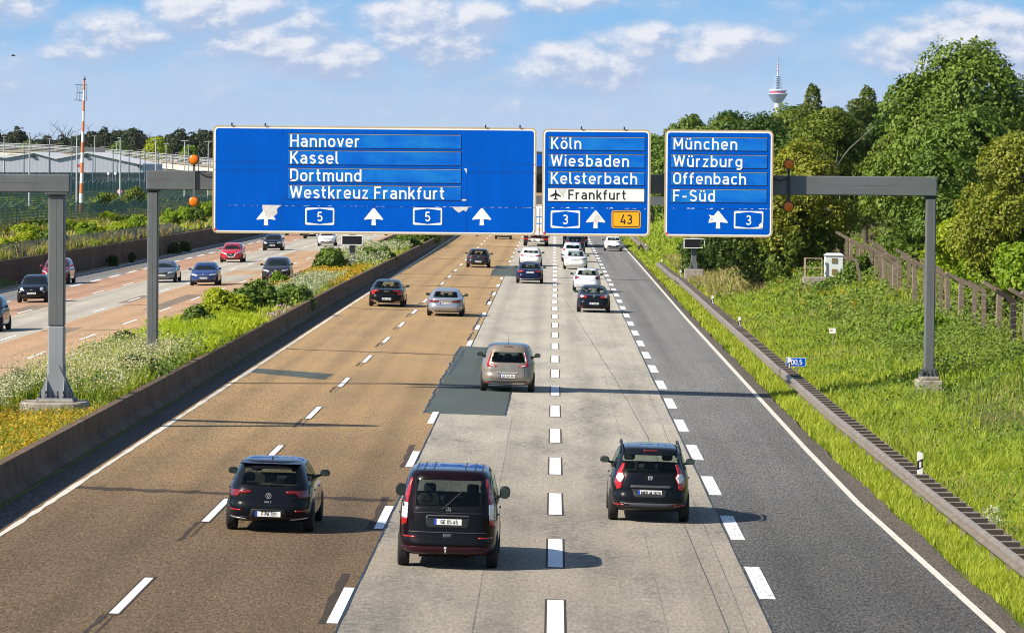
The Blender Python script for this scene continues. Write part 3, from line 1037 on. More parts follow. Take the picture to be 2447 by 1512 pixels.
def overhead_sign(label, x0, zb, W, Hh, y, rows, group, jobs):
    t = thing('motorway_sign', label, 'motorway sign', (x0 * GS, y, gz(zb)), group=group)
    t.scale = (GS, GS, GS)
    mb = MB()
    mb.prism(rrect(0, W, 0, Hh, .17), .0, .10, 'y')
    mb.build('rim', S_CREAM, t)
    mb = MB()
    e = .052
    flat(mb, rrect(e, W - e, e, Hh - e, .13), -.004, 1)
    flat(mb, rrect(.096, W - .096, .096, Hh - .096, .10), -.008, 0)
    jobs['seams'](mb)
    mb.build('panel', [S_BLUE, S_WHITE, S_BLACK, S_TORN, S_RED], t, fix=False)
    for (rx0, rx1, rz0, rz1, s, tx, tz, cap, kind) in rows:
        mb = MB()
        flat(mb, [(rx0 - .014, rz0 - .022), (rx1 + .014, rz0 - .022), (rx1 + .014, rz1 + .018), (rx0 - .014, rz1 + .018)], -.016, 2)
        flat(mb, [(rx0, rz0), (rx1, rz0), (rx1, rz1), (rx0, rz1)], -.020, 1 if kind == 'white' else 0)
        flat(mb, [(rx0, rz1 - .012), (rx1, rz1 - .012), (rx1, rz1), (rx0, rz1)], -.022, 3)
        rb = mb.build('destination_plate', [S_FADED, S_WHITE, S_BLACK, S_CREAM], t, fix=False)
        tb = MB()
        q = WIDTHS[s] / text_width(s, cap)
        sq = min(1.10, q)
        text(tb, s, tx, tz, cap, -.024, 0, .142, None, (q / sq - 1) * text_width(s, 1) / len(s), sq)
        if kind == 'white':
            plane_icon(tb, tx)
        tb.build('lettering', S_BLACK if kind == 'white' else S_WHITE, rb, fix=False)
        if kind == 'white':
            q = MB()
            flat(q, [(.49, rz0 + .42), (.86, rz0 + .42), (.80, rz0 + .27), (.74, rz0 + .12), (.66, rz0 + .20), (.60, rz0 + .31)], -.0205)
            q.build('torn_film', S_TORN, rb, fix=False)
    for nm, mb in jobs['symbols']():
        mb.build(nm, [S_BLUE, S_WHITE, S_BLACK, S_YEL, S_TORN], t, fix=False)
    for cx in jobs['lugs']:
        MB().box(cx - .025, cx + .025, -.05, .03, Hh, Hh + .09).build('mounting_lug', STEEL_DK, t)
    for cx in jobs['feet']:
        MB().box(cx - .05, cx + .05, .0, .09, -.035, 0).build('mounting_lug', STEEL_DK, t)
    # hangers fix the plate to the beam
    mb = MB()
    for k in range(max(2, int(W / 1.8))):
        cx = W * (k + .5) / max(2, int(W / 1.8))
        mb.box(cx - .04, cx + .04, .10, .62, 1.5, 1.62)
        mb.box(cx - .04, cx + .04, .10, .16, .15, Hh - .15)
        mb.box(cx - .04, cx + .04, .10, .62, 2.1, 2.2)
    mb.build('hanger', STEEL_DK, t)
    return t


WIDTHS = {'Hannover': 2.44, 'Kassel': 1.72, 'Dortmund': 2.50, 'Westkreuz Frankfurt': 5.36, 'Köln': 1.10, 'Wiesbaden': 2.74, 'Kelsterbach': 3.02,
          'Frankfurt': 2.03, 'München': 2.25, 'Würzburg': 2.42, 'Offenbach': 2.55, 'F-Süd': 1.50}


def plane_icon(mb, tx):
    cx, z = tx - .43, 1.425                                # upright aircraft
    for sx in (1, -1):
        flat(mb, [(cx, z + .165), (cx + sx * .024, z + .13), (cx + sx * .028, z + .045), (cx + sx * .18, z - .05), (cx + sx * .18, z - .095),
                  (cx + sx * .028, z - .045), (cx + sx * .022, z - .13), (cx + sx * .07, z - .16), (cx + sx * .07, z - .195), (cx, z - .178)][::sx], -.0245)


def ragged(mb, x0, x1, z, y, mi, seed, amp=.014):
    """a strip of film torn along a panel joint"""
    r = random.Random(seed)
    x = x0
    while x < x1:
        w = min(r.uniform(.03, .20), x1 - x)
        if r.random() < .55:
            h = r.uniform(.3, 1) * amp
            flat(mb, [(x, z), (x + w, z), (x + w * .8, z + h), (x + w * .3, z + h * .6)], y, mi)
        x += w + r.uniform(0, .12)


def seam_line(mb, x0, x1, z0, z1, y=-.011, mi=2):
    flat(mb, [(x0, z0), (x1, z0), (x1, z1), (x0, z1)], y, mi)


Y_G = 137.4
GS = Y_G / 139.5                       # all gantry measures were taken for 139.5 m


def gz(z):
    return CAM_H + (z - CAM_H) * GS

GROUP_S = 'blue overhead motorway signs'


def sign_large():
    k = .0046457

    def X(x):
        return (x - 52) * k

    def Z(x, y):
        return (868 + (x - 52) * .0083 - y) * k
    rows = []
    for s, yb, top in (('Hannover', 236, 145), ('Kassel', 359, 268), ('Dortmund', 488, 397), ('Westkreuz Frankfurt', 613, 523)):
        z0 = Z(625, yb)
        rows.append((X(607), X(1878), z0 - .018, z0 + .445, s, X(622), z0, .425, 'blue'))

    def seams(mb):
        W, h = 11.06, 3.67
        for x in (562, 1240, 1920):
            seam_line(mb, X(x) - .004, X(x) + .004, .1, h - .1)
        for (a, b, y) in ((62, 562, 343), (62, 562, 402), (1920, 2425, 362), (1920, 2425, 425), (62, 2425, 664), (562, 605, 136), (562, 605, 380), (562, 605, 616)):
            z = Z(a, y)
            flat(mb, [(X(a), z - .004), (X(b), z - .004), (X(b), z + .005), (X(a), z + .005)], -.0115, 2)
        ragged(mb, X(62), X(2425), Z(62, 664), -.0125, 1, 5)
        # film torn off
        flat(mb, [(X(a), Z(a, b)) for a, b in ((418, 662), (560, 664), (528, 690), (530, 725), (500, 752), (455, 750), (432, 735), (422, 700))], -.013, 3)
        flat(mb, [(X(a), Z(a, b)) for a, b in ((1815, 676), (1938, 676), (1918, 712), (1900, 700), (1865, 720), (1840, 702))], -.013, 3)
        flat(mb, [(X(a), Z(a, b)) for a, b in ((1900, 393), (1922, 396), (1920, 434))], -.013, 3)
        flat(mb, [(X(a), Z(a, b)) for a, b in ((1886, 620), (1920, 620), (1918, 632), (1886, 632))], -.013, 3)
        flat(mb, arc(X(75), Z(75, 840), .045, .045, 0, 345, 10), -.013, 4)

    def symbols():
        out = []
        for cx in (447, 1239, 2034):
            z1 = Z(cx, 685)
            mb = MB()
            arrow(mb, X(cx), z1 - .59, z1, .65, -.0145, 1)
            out.append(('arrow', mb))
        mb = MB()
        flat(mb, [(X(a), Z(a, b)) for a, b in ((432, 690), (462, 690), (520, 735), (470, 756), (440, 745))], -.016, 4)
        out.append(('torn_film', mb))
        for cx in (842, 1635):
            z0 = Z(cx, 809)
            mb = MB()
            shield(mb, X(cx) - .497, X(cx) + .497, z0, z0 + .585, '5', -.0145)
            out.append(('route_shield', mb))
        return out
    return overhead_sign('very wide blue overhead sign listing Hannover, Kassel, Dortmund and Westkreuz Frankfurt', -11.68, 5.385, 11.06, 3.67,
                         Y_G, rows, GROUP_S, dict(seams=seams, symbols=symbols, lugs=[X(192), X(438), X(2057), X(2310)],
                                                  feet=[X(870), X(1330), X(2000), X(2145)]))


def sign_small(which):
    k = .0039311
    x0 = 262 if which == 0 else 1330
    yb = 1052 if which == 0 else 1062

    def X(x):
        return (x - x0) * k

    def Z(x, y):
        return (yb + (x - x0) * .0083 - y) * k
    if which == 0:
        names = (('Köln', 299), ('Wiesbaden', 449), ('Kelsterbach', 601), ('Frankfurt', 743))
        label = 'square blue overhead sign listing Köln, Wiesbaden and Kelsterbach above a white airport line'
        bx = (315, 1150)
    else:
        names = (('München', 305), ('Würzburg', 456), ('Offenbach', 606), ('F-Süd', 755))
        label = 'square blue overhead sign listing München, Würzburg, Offenbach and F-Süd'
        bx = (1383, 2218)
    rows = []
    for i, (s, y) in enumerate(names):
        z0 = Z(x0 + 70, y)
        white = which == 0 and i == 3
        tx = X(x0 + 75) if not white else X(490)
        rows.append((X(bx[0]), X(bx[1]), z0 - .022, z0 + .415, s, tx, z0 + (.03 if white else .0), .34 if white else .40, 'white' if white else 'blue'))

    def seams(mb):
        h = 3.65
        cx = X(732 if which == 0 else 1795)
        seam_line(mb, cx - .003, cx + .003, .1, h - .1)
        for y in ((190, 757, 808) if which == 0 else (195, 765, 815)):
            z = Z(x0, y)
            flat(mb, [(.1, z - .003), (3.6, z - .003), (3.6, z + .004), (.1, z + .004)], -.0115, 2)
        ragged(mb, .1, 3.6, Z(x0, 808 if which == 0 else 815) - .006, -.0125, 1, 11 + which, .035)
        flat(mb, arc(X(x0 + 27), Z(x0, 1025 if which == 0 else 1030), .04, .04, 0, 345, 10), -.013, 4)

    def symbols():
        if which == 0:
            z0 = Z(467, 984)
            a_, b_, c_ = MB(), MB(), MB()
            out = [('route_shield', a_), ('arrow', b_), ('road_number', c_)]
            shield(a_, X(340), X(595), z0, z0 + .60, '3', -.0145)
            mb = b_
            arrow(mb, X(730), Z(730, 986), Z(730, 831), .66, -.0145, 1)
            flat(mb, [(X(a), Z(a, b)) for a, b in ((722, 880), (745, 865), (785, 905), (752, 918), (748, 978), (728, 940), (712, 925))], -.016, 4)
            z0 = Z(995, 985)
            mb = c_
            flat(mb, rrect(X(868), X(1122), z0, z0 + .60, .085), -.0145, 3)
            flat(mb, rrect(X(868) + .035, X(1122) - .035, z0 + .035, z0 + .565, .065), -.0165, 2)
            flat(mb, rrect(X(868) + .062, X(1122) - .062, z0 + .062, z0 + .538, .045), -.0185, 3)
            text(mb, '43', X(995) - text_width('43', .33) / 2 + .02, z0 + .135, .33, -.0205, 2, .135)
        else:
            a_, mb = MB(), MB()
            out = [('route_shield', a_), ('arrow', mb)]
            arrow(mb, X(1798), Z(1798, 991), Z(1798, 838), .66, -.0145, 1)
            flat(mb, [(X(a), Z(a, b)) for a, b in ((1716, 870), (1758, 880), (1755, 915), (1716, 920), (1730, 895))], -.016, 1)
            flat(mb, [(X(a), Z(a, b)) for a, b in ((1738, 895), (1758, 898), (1745, 924), (1728, 916))], -.017, 4)
            z0 = Z(2062, 992)
            mb = a_
            shield(mb, X(1935), X(2190), z0, z0 + .60, '3', -.0145)
            flat(mb, [(X(a), Z(a, b)) for a, b in ((2150, 960), (2184, 930), (2190, 978), (2160, 988))], -.026, 1)
        return out
    xw = -.425 if which == 0 else 3.755
    return overhead_sign(label, xw, 5.38 if which == 0 else 5.385, 3.70, 3.65, Y_G, rows, GROUP_S,
                         dict(seams=seams, symbols=symbols, lugs=[X(600), X(972)] if which == 0 else [], feet=[X(x0 + 60), X(x0 + 860)]))


sign_large()
sign_small(0)
sign_small(1)


# ------------------------------------------------------------------ gantries
def beam_box(mb, x0, x1, y0, y1, z0, z1):
    mb.box(x0, x1, y0, y1, z0, z1, bev=.03)
    zm = (z0 + z1) / 2 + .02
    mb.box(x0 + .03, x1 - .03, y0 - .004, y0, zm - .007, zm + .007)     # weld seam


def post_box(mb, cx, cy, w, d, z0, z1):
    mb.box(cx - w / 2, cx + w / 2, cy - d / 2, cy + d / 2, z0, z1, bev=.035)
    mb.box(cx - .006, cx + .006, cy - d / 2 - .004, cy - d / 2, z0 + .1, z1 - .05)


def foot(mb, cx, cy, w, d, z0, h=1.0, flare=.30):
    """gusset plates that spread the foot of a post, standing on a base plate"""
    mb.box(cx - w / 2 - flare - .03, cx + w / 2 + flare + .03, cy - d / 2 - flare - .03, cy + d / 2 + flare + .03, z0, z0 + .05)
    for sy in (-1, 1):
        yy = cy + sy * (d / 2 + .012)
        mb.prism([(cx - w / 2 - flare, z0 + .05), (cx + w / 2 + flare, z0 + .05), (cx + w / 2 + flare, z0 + .12), (cx + .09, z0 + h - .03), (cx + .05, z0 + h),
                  (cx - .05, z0 + h), (cx - .09, z0 + h - .03), (cx - w / 2 - flare, z0 + .12)], yy - .012, yy + .012, 'y')
    for sx in (-1, 1):
        xx = cx + sx * (w / 2 + .012)
        mb.prism([(cy - d / 2 - flare, z0 + .05), (cy + d / 2 + flare, z0 + .05), (cy + d / 2 + flare, z0 + .12), (cy + .05, z0 + h), (cy - .05, z0 + h),
                  (cy - d / 2 - flare, z0 + .12)], xx - .012, xx + .012, 'x')


def bolt_row(parent, cx, cy, w, d, z0, n=6):
    for i in range(n):
        mb = MB()
        x = cx - w / 2 + w * i / (n - 1)
        mb.tube([(x, cy - d / 2, z0), (x, cy - d / 2, z0 + .06)], .045, 6)
        mb.tube([(x, cy - d / 2, z0 + .06), (x, cy - d / 2, z0 + .20)], .026, 6)
        mb.build('anchor_bolt', STEEL_DK, parent)


def gantry_main():
    yb = Y_G + .64
    t = thing('sign_gantry', 'long grey steel gantry carrying the three blue signs across the right-hand lanes', 'sign gantry', (-13.8, yb, .62))
    t.location = (-13.8 * GS, yb, gz(.62))
    t.scale = (GS, GS, GS)
    o = Vector((-13.8, yb, .62))
    mb = MB()
    beam_box(mb, -14.02 - o.x, 13.12 - o.x, 0, .55, 6.84 - o.z, 7.50 - o.z)
    mb.build('beam', STEEL, t)
    mb = MB()
    post_box(mb, .0, .30, .36, .42, .0, 6.78 - o.z)
    foot(mb, .0, .30, .36, .42, .0, .9, .26)
    mb.build('post', STEEL, t)
    mb = MB()
    post_box(mb, 12.93 - o.x, .30, .34, .42, .66 - o.z, 6.78 - o.z)
    foot(mb, 12.93 - o.x, .30, .34, .42, .66 - o.z, .42, .13)
    mb.build('post', STEEL, t)
    bolt_row(t, 12.93 - o.x, .30, .46, .72, .71 - o.z, 4)
    for x in (-13.8, 12.93):
        MB().box(x - o.x - .26, x - o.x + .26, .06, .54, 6.78 - o.z, 6.835 - o.z).build('head_plate', STEEL_DK, t)
    mb = MB()
    mb.box(12.50 - o.x, 13.36 - o.x, -.35, .95, -.35 - o.z, .54 - o.z, bev=.04)
    mb.box(12.62 - o.x, 13.24 - o.x, -.22, .80, .54 - o.z, .66 - o.z, bev=.02)
    mb.build('foundation', CONC, t)
    mb = MB()
    mb.box(-1.0, 1.0, -.5, 1.1, -.75, .0, bev=.05)
    mb.build('foundation', CONC, t)
    mb = MB()
    # lamp cables hang in loops along the front of the beam
    for x0, x1, s in ((-.62, -.40, .30), (7.45, 8.0, .12), (-12.2, -11.7, .1)):
        pts = [(x0 + (x1 - x0) * i / 8 - o.x, -.05, 7.45 - o.z - s * sin(pi * i / 8)) for i in range(9)]
        mb.tube(pts, .018, 5)
    mb.build('cable', S_BLACK, t)


AMBER = None


def amber_mat():
    m, T, b = mat('amber_lens')
    tc = T.new('ShaderNodeTexCoord').outputs['Object']
    w = T.new('ShaderNodeTexWave', wave_type='RINGS', rings_direction='Y')
    w.inputs['Scale'].default_value = 16
    T.l.new(tc, w.inputs['Vector'])
    T.l.new(T.mix(w.outputs['Fac'], (.70, .150, .002), (.80, .20, .003)), b.inputs['Base Color'])
    b.inputs['Roughness'].default_value = .3
    b.inputs['Coat Weight'].default_value = .1
    return m


AMBER = amber_mat()


def warning_lights(cx, zc, label):
    y = Y_G + .62
    t = thing('warning_light', label, 'warning light', (cx * GS, y, gz(zc)), group='amber warning lights on the gantry')
    mb = MB()
    mb.box(-.04, .04, -.07, .0, -.62, .62)
    mb.build('bar', STEEL_DK if cx > 0 else STEEL, t)
    for s in (1, -1):
        M = Matrix.Translation((.0, -.02, s * .71)) @ Matrix.Rotation(pi / 2, 4, 'X')
        mb = MB()
        mb.lathe([(.172, -.04), (.180, .0), (.180, .13), (.160, .145), (.158, .13)], 28, M)
        h = mb.build('lamp_housing', S_BLACK, t, smooth=True)
        mb = MB()
        mb.lathe([(.160, .10), (.160, .135), (.13, .158), (.07, .172), (.0, .176)], 28, M)
        mb.build('lens', AMBER, h, smooth=True)


gantry_main()
warning_lights(-12.37, 7.17, 'pair of bright amber round warning lights beside the wide blue sign')
warning_lights(8.02, 7.17, 'pair of darker amber round warning lights beside the München sign')


def gantry_left():
    o = Vector((-14.3, 117.0, .62))
    s = 114.6 / 117.0
    t = thing('sign_gantry', 'grey steel gantry with flared foot on a round concrete base in the median', 'sign gantry',
              (o.x * s, 114.6, CAM_H + (o.z - CAM_H) * s))
    t.scale = (s, s, s)
    mb = MB()
    beam_box(mb, -39.5 - o.x, -13.86 - o.x, -.28, .28, 6.86 - o.z, 7.38 - o.z)
    mb.build('beam', STEEL, t)
    mb = MB()
    post_box(mb, .05, 0, .46, .44, 2.42, 6.80 - o.z)
    k = len(mb.f)
    post_box(mb, .05, 0, .464, .444, .32, 2.42)          # the lower length has a newer, paler coat
    foot(mb, .05, 0, .464, .444, .32, 1.02, .24)
    mb.m = [0] * k + [1] * (len(mb.f) - k)
    mb.build('post', [STEEL, STEEL_PALE], t)
    mb = MB()
    mb.box(-.27, .37, -.30, .30, 6.80 - o.z, 6.858 - o.z)
    for i in range(9):
        mb.box(-.24 + i * .07, -.21 + i * .07, -.315, -.30, 6.81 - o.z, 6.85 - o.z)
    mb.build('head_plate', STEEL, t)
    bolt_row(t, .05, 0, .84, .84, .37, 6)
    mb = MB()
    mb.box(-.50, .60, -.58, .58, .26, .32, bev=.01)
    mb.build('base_slab', CONC, t)
    mb = MB()
    out = []
    for i in range(40):
        a = 2 * pi * i / 40
        c, s = cos(a), sin(a)
        out.append((.98 * math.copysign(abs(c) ** .62, c), 1.0 * math.copysign(abs(s) ** .62, s)))
    n = len(out)
    vs = [(x, y, -.45) for x, y in out] + [(x, y, .21) for x, y in out] + [(x * .965, y * .965, .26) for x, y in out]
    fs = [tuple(range(2 * n, 3 * n))]
    for r_ in range(2):
        for i in range(n):
            fs.append((r_ * n + i, r_ * n + (i + 1) % n, r_ * n + n + (i + 1) % n, r_ * n + n + i))
    mb.add(vs, fs)
    mb.build('foundation', CONC, t)
    # the far leg of this gantry stands on the outer side of the oncoming lanes
    mb = MB()
    post_box(mb, -39.2 - o.x, 0, .46, .44, 1.3 - o.z, 6.80 - o.z)
    mb.build('post', STEEL, t)
    # no signs for the oncoming traffic are built
    return t


gantry_left()


def gantry_far():
    o = Vector((-14.2, 287.3, .62))
    t = thing('sign_gantry', 'far dark steel gantry glimpsed in the gaps between the big blue signs', 'sign gantry', o)
    mb = MB()
    mb.box(-14.4 - o.x, 10.1 - o.x, 0, .5, 5.25 - o.z, 5.85 - o.z)
    mb.box(-14.4 - o.x, 10.1 - o.x, .1, .4, 6.05 - o.z, 6.20 - o.z)
    for x in np.arange(-13, 10, 1.6):
        mb.box(x - o.x - .04, x - o.x + .04, .2, .3, 5.85 - o.z, 6.05 - o.z)
    mb.build('beam', STEEL, t)
    for cx, z0 in ((-14.2, .62), (9.86, .78)):
        mb = MB()
        post_box(mb, cx - o.x, .25, .40, .40, z0 - o.z, 5.25 - o.z)
        foot(mb, cx - o.x, .25, .40, .40, z0 - o.z, .8, .16)
        mb.build('post', STEEL, t)
    mb = MB()
    mb.box(9.2 - o.x, 10.55 - o.x, -.5, 1.0, -.2 - o.z, .78 - o.z, bev=.04)
    mb.build('foundation', CONC, t)
    for cx, zc, lab in ((-14.2, 2.62, 'small dark display board on a post above the planted median'), (9.86, 2.60, 'small dark display board on a post beside the grass verge')):
        b = thing('display_board', lab, 'display board', (cx, 287.0, zc), group='small dark display boards')
        w, h = .74, .34
        mb = MB()
        mb.box(-w, w, 0, .25, -h, h)
        mb.build('case', S_WHITE, b)
        mb = MB()
        mb.box(-w + .05, w - .05, -.006, 0, -h + .05, h - .05)
        mb.build('screen', plain('dark_screen', (.012, .012, .014), .3), b)


gantry_far()


# blue sign and wide load bridge much farther on, seen in the gap between the two left signs
t = thing('direction_sign', 'small plain blue sign far off, seen between the two left overhead signs', 'road sign', (-2.2, 560, 0))
mb = MB()
mb.box(-2.6, 1.0, 0, .1, 8.2, 9.9)
mb.build('panel', S_BLUE, t)
mb = MB()
mb.box(-2.6, 1.0, .12, .3, 6.6, 8.15)
mb.box(-9.2, 9.6, .3, .9, 6.9, 7.5)
mb.build('frame', STEEL_DK, t)
mb = MB()
for x in (-9.0, 9.4):
    mb.box(x - .2, x + .2, .4, .8, 0, 6.9)
mb.build('post', STEEL_DK, t)
# ------------------------------------------------------------------ vehicles
RUBBER = plain('tyre_rubber', (.012, .012, .013), .85)
RIM = plain('wheel_rim', (.30, .31, .32), .35, .8)
TRIM = plain('black_trim', (.012, .013, .015), .5)
TRIM_GREY = plain('grey_trim', (.045, .048, .055), .55)
UNDER = plain('underbody', (.006, .006, .006), .9)
CHROME = plain('chrome', (.80, .80, .82), .25, .7)
LAMP_RED = plain('tail_lamp_red', (.36, .006, .005), .18, coat=.6)
LAMP_DARK = plain('tail_lamp_dark', (.16, .006, .008), .18, coat=.6)
LAMP_WHITE = plain('tail_lamp_clear', (.72, .70, .68), .15, coat=.6)
LAMP_FRONT = plain('headlamp', (.62, .66, .70), .08, .35, coat=.8)
PLATE = plain('number_plate', (.80, .80, .77), .45)
PLATE_BLUE = plain('plate_blue', (.01, .06, .45), .5)
PLATE_TXT = plain('plate_text', (.015, .015, .015), .6)
MIRROR = plain('mirror_glass', (.10, .15, .15), .05, .9)
SEAT = plain('seat_cloth', (.03, .03, .032), .9)
SEAT_LT = plain('pale_seat_cloth', (.42, .40, .33), .9)


def glass_mat(name, tint, rough=.03):
    m, T, b = mat(name)
    b.inputs['Base Color'].default_value = (*tint, 1)
    b.inputs['Roughness'].default_value = rough
    b.inputs['Specular IOR Level'].default_value = .22
    b.inputs['Coat Weight'].default_value = .0
    b.inputs['Coat Roughness'].default_value = .02
    return m


def clear_glass(name, tint=(.74, .82, .78), k=.84):
    m, T, b = mat(name)
    b.inputs['Base Color'].default_value = (.006, .008, .009, 1)
    b.inputs['Roughness'].default_value = .02
    b.inputs['Specular IOR Level'].default_value = .9
    tr = T.new('ShaderNodeBsdfTransparent')
    tr.inputs[0].default_value = (*tint, 1)
    ms = T.new('ShaderNodeMixShader')
    ms.inputs[0].default_value = k
    T.l.new(b.outputs[0], ms.inputs[1])
    T.l.new(tr.outputs[0], ms.inputs[2])
    T.l.new(ms.outputs[0], T.n['Material Output'].inputs[0])
    return m


GLASS = glass_mat('dark_glass', (.010, .014, .016))
GLASS_SIDE = glass_mat('side_glass', (.016, .022, .026))
GLASS_CLEAR = clear_glass('car_glass')
GLASS_TINT = clear_glass('tinted_glass', (.42, .47, .48), .80)
PAINTS = {}


def paint(name, colr, rough=.28, metal=.0):
    dark = sum(colr) < .2
    if name not in PAINTS:
        m, T, b = mat('paint_' + name)
        tc = T.new('ShaderNodeTexCoord').outputs['Object']
        n = T.noise(tc, 3.0, 5.0, .6)
        outer = T.mix(T.rng(n, .45, .8, 0, .03 if dark else .15), colr, (.11, .10, .09))
        T.l.new(T.mix(T.new('ShaderNodeNewGeometry').outputs['Backfacing'], outer, (.02, .02, .022)), b.inputs['Base Color'])   # road dust outside, dark lining inside
        b.inputs['Roughness'].default_value = rough
        b.inputs['Metallic'].default_value = metal
        b.inputs['Coat Weight'].default_value = 1.0 if dark else .8
        b.inputs['Coat IOR'].default_value = 1.22 if dark else 1.45
        b.inputs['Specular IOR Level'].default_value = .06 if dark else .5
        b.inputs['Coat Roughness'].default_value = .05
        PAINTS[name] = m
    return PAINTS[name]


# body profiles: rows of (z, rear inset, front inset, half width as a share, plan roundness); z for a car 1.47 m high
PROF = {
    'hatch': (1.47, [(.19, .40, .45, .86, 5), (.24, .16, .22, .94, 5.5), (.32, .05, .08, .985, 6), (.42, .012, .02, 1.0, 6), (.52, .0, .0, 1.0, 6), (.60, .03, .01, 1.0, 6),
                     (.64, .055, .025, 1.0, 6), (.72, .06, .06, 1.0, 6), (.80, .075, .16, .995, 5.5), (.86, .09, .32, .985, 5.2), (.91, .115, .58, .975, 5),
                     (.96, .15, .88, .955, 5), (1.02, .20, 1.06, .925, 4.8), (1.12, .285, 1.24, .875, 4.6), (1.24, .38, 1.46, .82, 4.4), (1.34, .46, 1.68, .765, 4.2),
                     (1.41, .53, 1.92, .71, 4.0), (1.45, .64, 2.15, .64, 3.8), (1.47, 1.0, 2.45, .50, 3.2)]),
    'sedan': (1.45, [(.19, .42, .45, .86, 5), (.24, .18, .22, .94, 5.5), (.32, .06, .08, .985, 6), (.42, .015, .02, 1.0, 6), (.52, .0, .0, 1.0, 6), (.60, .03, .01, 1.0, 6),
                     (.66, .06, .03, 1.0, 6), (.74, .065, .07, 1.0, 6), (.82, .05, .18, .99, 5.5), (.89, .035, .42, .975, 5.2), (.935, .07, .68, .965, 5),
                     (.965, .24, .90, .95, 5), (.995, .46, 1.06, .93, 4.8), (1.05, .64, 1.20, .90, 4.6), (1.13, .82, 1.36, .855, 4.4), (1.23, 1.06, 1.58, .79, 4.2),
                     (1.32, 1.34, 1.82, .73, 4.0), (1.385, 1.62, 2.05, .67, 3.8), (1.425, 1.9, 2.25, .60, 3.6), (1.45, 2.25, 2.5, .42, 3)]),
    'mpv': (1.66, [(.21, .42, .45, .86, 5), (.27, .15, .22, .94, 5.5), (.35, .04, .08, .985, 6), (.45, .01, .02, 1.0, 6), (.55, .0, .0, 1.0, 6), (.62, .025, .01, 1.0, 6),
                   (.67, .055, .025, 1.0, 6), (.78, .06, .07, 1.0, 6), (.88, .075, .18, .995, 5.6), (.96, .095, .38, .985, 5.4), (1.02, .115, .66, .97, 5.2),
                   (1.08, .14, .90, .95, 5), (1.16, .18, 1.08, .925, 4.8), (1.28, .245, 1.30, .885, 4.6), (1.40, .315, 1.52, .84, 4.4), (1.50, .38, 1.74, .795, 4.2),
                   (1.585, .45, 1.98, .74, 4.0), (1.635, .56, 2.2, .66, 3.8), (1.66, .95, 2.5, .5, 3.2)]),
    'van': (1.89, [(.23, .42, .45, .88, 5), (.28, .14, .22, .95, 6), (.34, .03, .08, .985, 7), (.46, .0, .02, 1.0, 7), (.56, .02, .0, 1.0, 7), (.62, .05, .01, 1.0, 7),
                   (.80, .055, .05, 1.0, 7), (.95, .06, .14, 1.0, 6.6), (1.05, .065, .30, .995, 6.4), (1.12, .075, .55, .985, 6.2), (1.18, .09, .80, .975, 6),
                   (1.28, .115, 1.0, .955, 6), (1.42, .15, 1.22, .925, 5.8), (1.56, .185, 1.45, .895, 5.6), (1.70, .225, 1.7, .86, 5.4), (1.78, .26, 1.9, .83, 5.0),
                   (1.84, .32, 2.1, .77, 4.6), (1.87, .42, 2.3, .70, 4.2), (1.89, .7, 2.6, .55, 3.6)]),
}


def make_body(style, L, W, Hh, name, mats, parent, lev=1):
    zr_, rows = PROF[style]
    ks = Hh / zr_
    N = 56
    th = np.linspace(0, 2 * pi, N, endpoint=False) + pi / N
    V = []
    for (z, ri, fi, hw, n) in rows:
        y0, y1 = ri, L - fi
        cy, a = (y0 + y1) / 2, (y1 - y0) / 2
        hwid = W / 2 * hw
        # superellipse; the angle is warped so points crowd the corners
        c, s = np.cos(th), np.sin(th)
        r = (np.abs(c) ** n + np.abs(s) ** n) ** (-1 / n)
        x = hwid * r * c
        y = cy + a * r * s
        # the nose is rounder in plan than the tail
        nose = np.clip((y - (L - 1.0)) / 1.0, 0, 1)
        x = x * (1 - .10 * nose ** 2)
        yy = y - .16 * nose * (np.abs(x) / (W / 2)) ** 2
        tail = np.clip((0.7 - (y - y0)) / .7, 0, 1)
        yy = yy + .07 * tail * (np.abs(x) / (W / 2)) ** 2.2
        for i in range(N):
            V.append((float(x[i]), float(yy[i]), z * ks))
    F, M = [], []
    nr = len(rows)
    for k in range(nr - 1):
        for i in range(N):
            j = (i + 1) % N
            F.append((k * N + i, k * N + j, k * N + N + j, k * N + N + i))
            M.append(1 if k < 1 else 0)
    # close roof and floor with ring fans
    top = (nr - 1) * N
    zt = V[top][2]
    cx = sum(V[top + i][1] for i in range(N)) / N
    V.append((0, cx, zt + .012))
    F += [(top + i, top + (i + 1) % N, len(V) - 1) for i in range(N)]
    M += [0] * N
    V.append((0, L / 2, V[0][2]))
    F += [((i + 1) % N, i, len(V) - 1) for i in range(N)]
    M += [1] * N
    me = bpy.data.meshes.new('b')
    me.from_pydata(V, [], F)
    me.polygons.foreach_set('material_index', M)
    o = bpy.data.objects.new('b', me)
    COL.objects.link(o)
    md = o.modifiers.new('s', 'SUBSURF')
    md.levels = md.render_levels = lev
    dg = bpy.context.evaluated_depsgraph_get()
    me2 = bpy.data.meshes.new_from_object(o.evaluated_get(dg))
    bpy.data.objects.remove(o)
    me2.name = name
    me2.materials.clear()
    for m in mats:
        me2.materials.append(m)
    me2.polygons.foreach_set('use_smooth', [True] * len(me2.polygons))
    ob = link(name, me2, parent)
    bm = bmesh.new()
    bm.from_mesh(me2)
    bv = BVHTree.FromBMesh(bm)
    bm.free()
    return ob, bv


def inside(poly, x, z):
    c = False
    j = len(poly) - 1
    for i in range(len(poly)):
        xi, zi = poly[i]
        xj, zj = poly[j]
        if (zi > z) != (zj > z) and x < (xj - xi) * (z - zi) / (zj - zi) + xi:
            c = not c
        j = i
    return c


def resample(poly, step):
    out = []
    n = len(poly)
    for i in range(n):
        a, b = Vector(poly[i]), Vector(poly[(i + 1) % n])
        k = max(1, int(math.ceil((b - a).length / step)))
        for j in range(k):
            p = a.lerp(b, j / k)
            out.append((p.x, p.y))
    return out


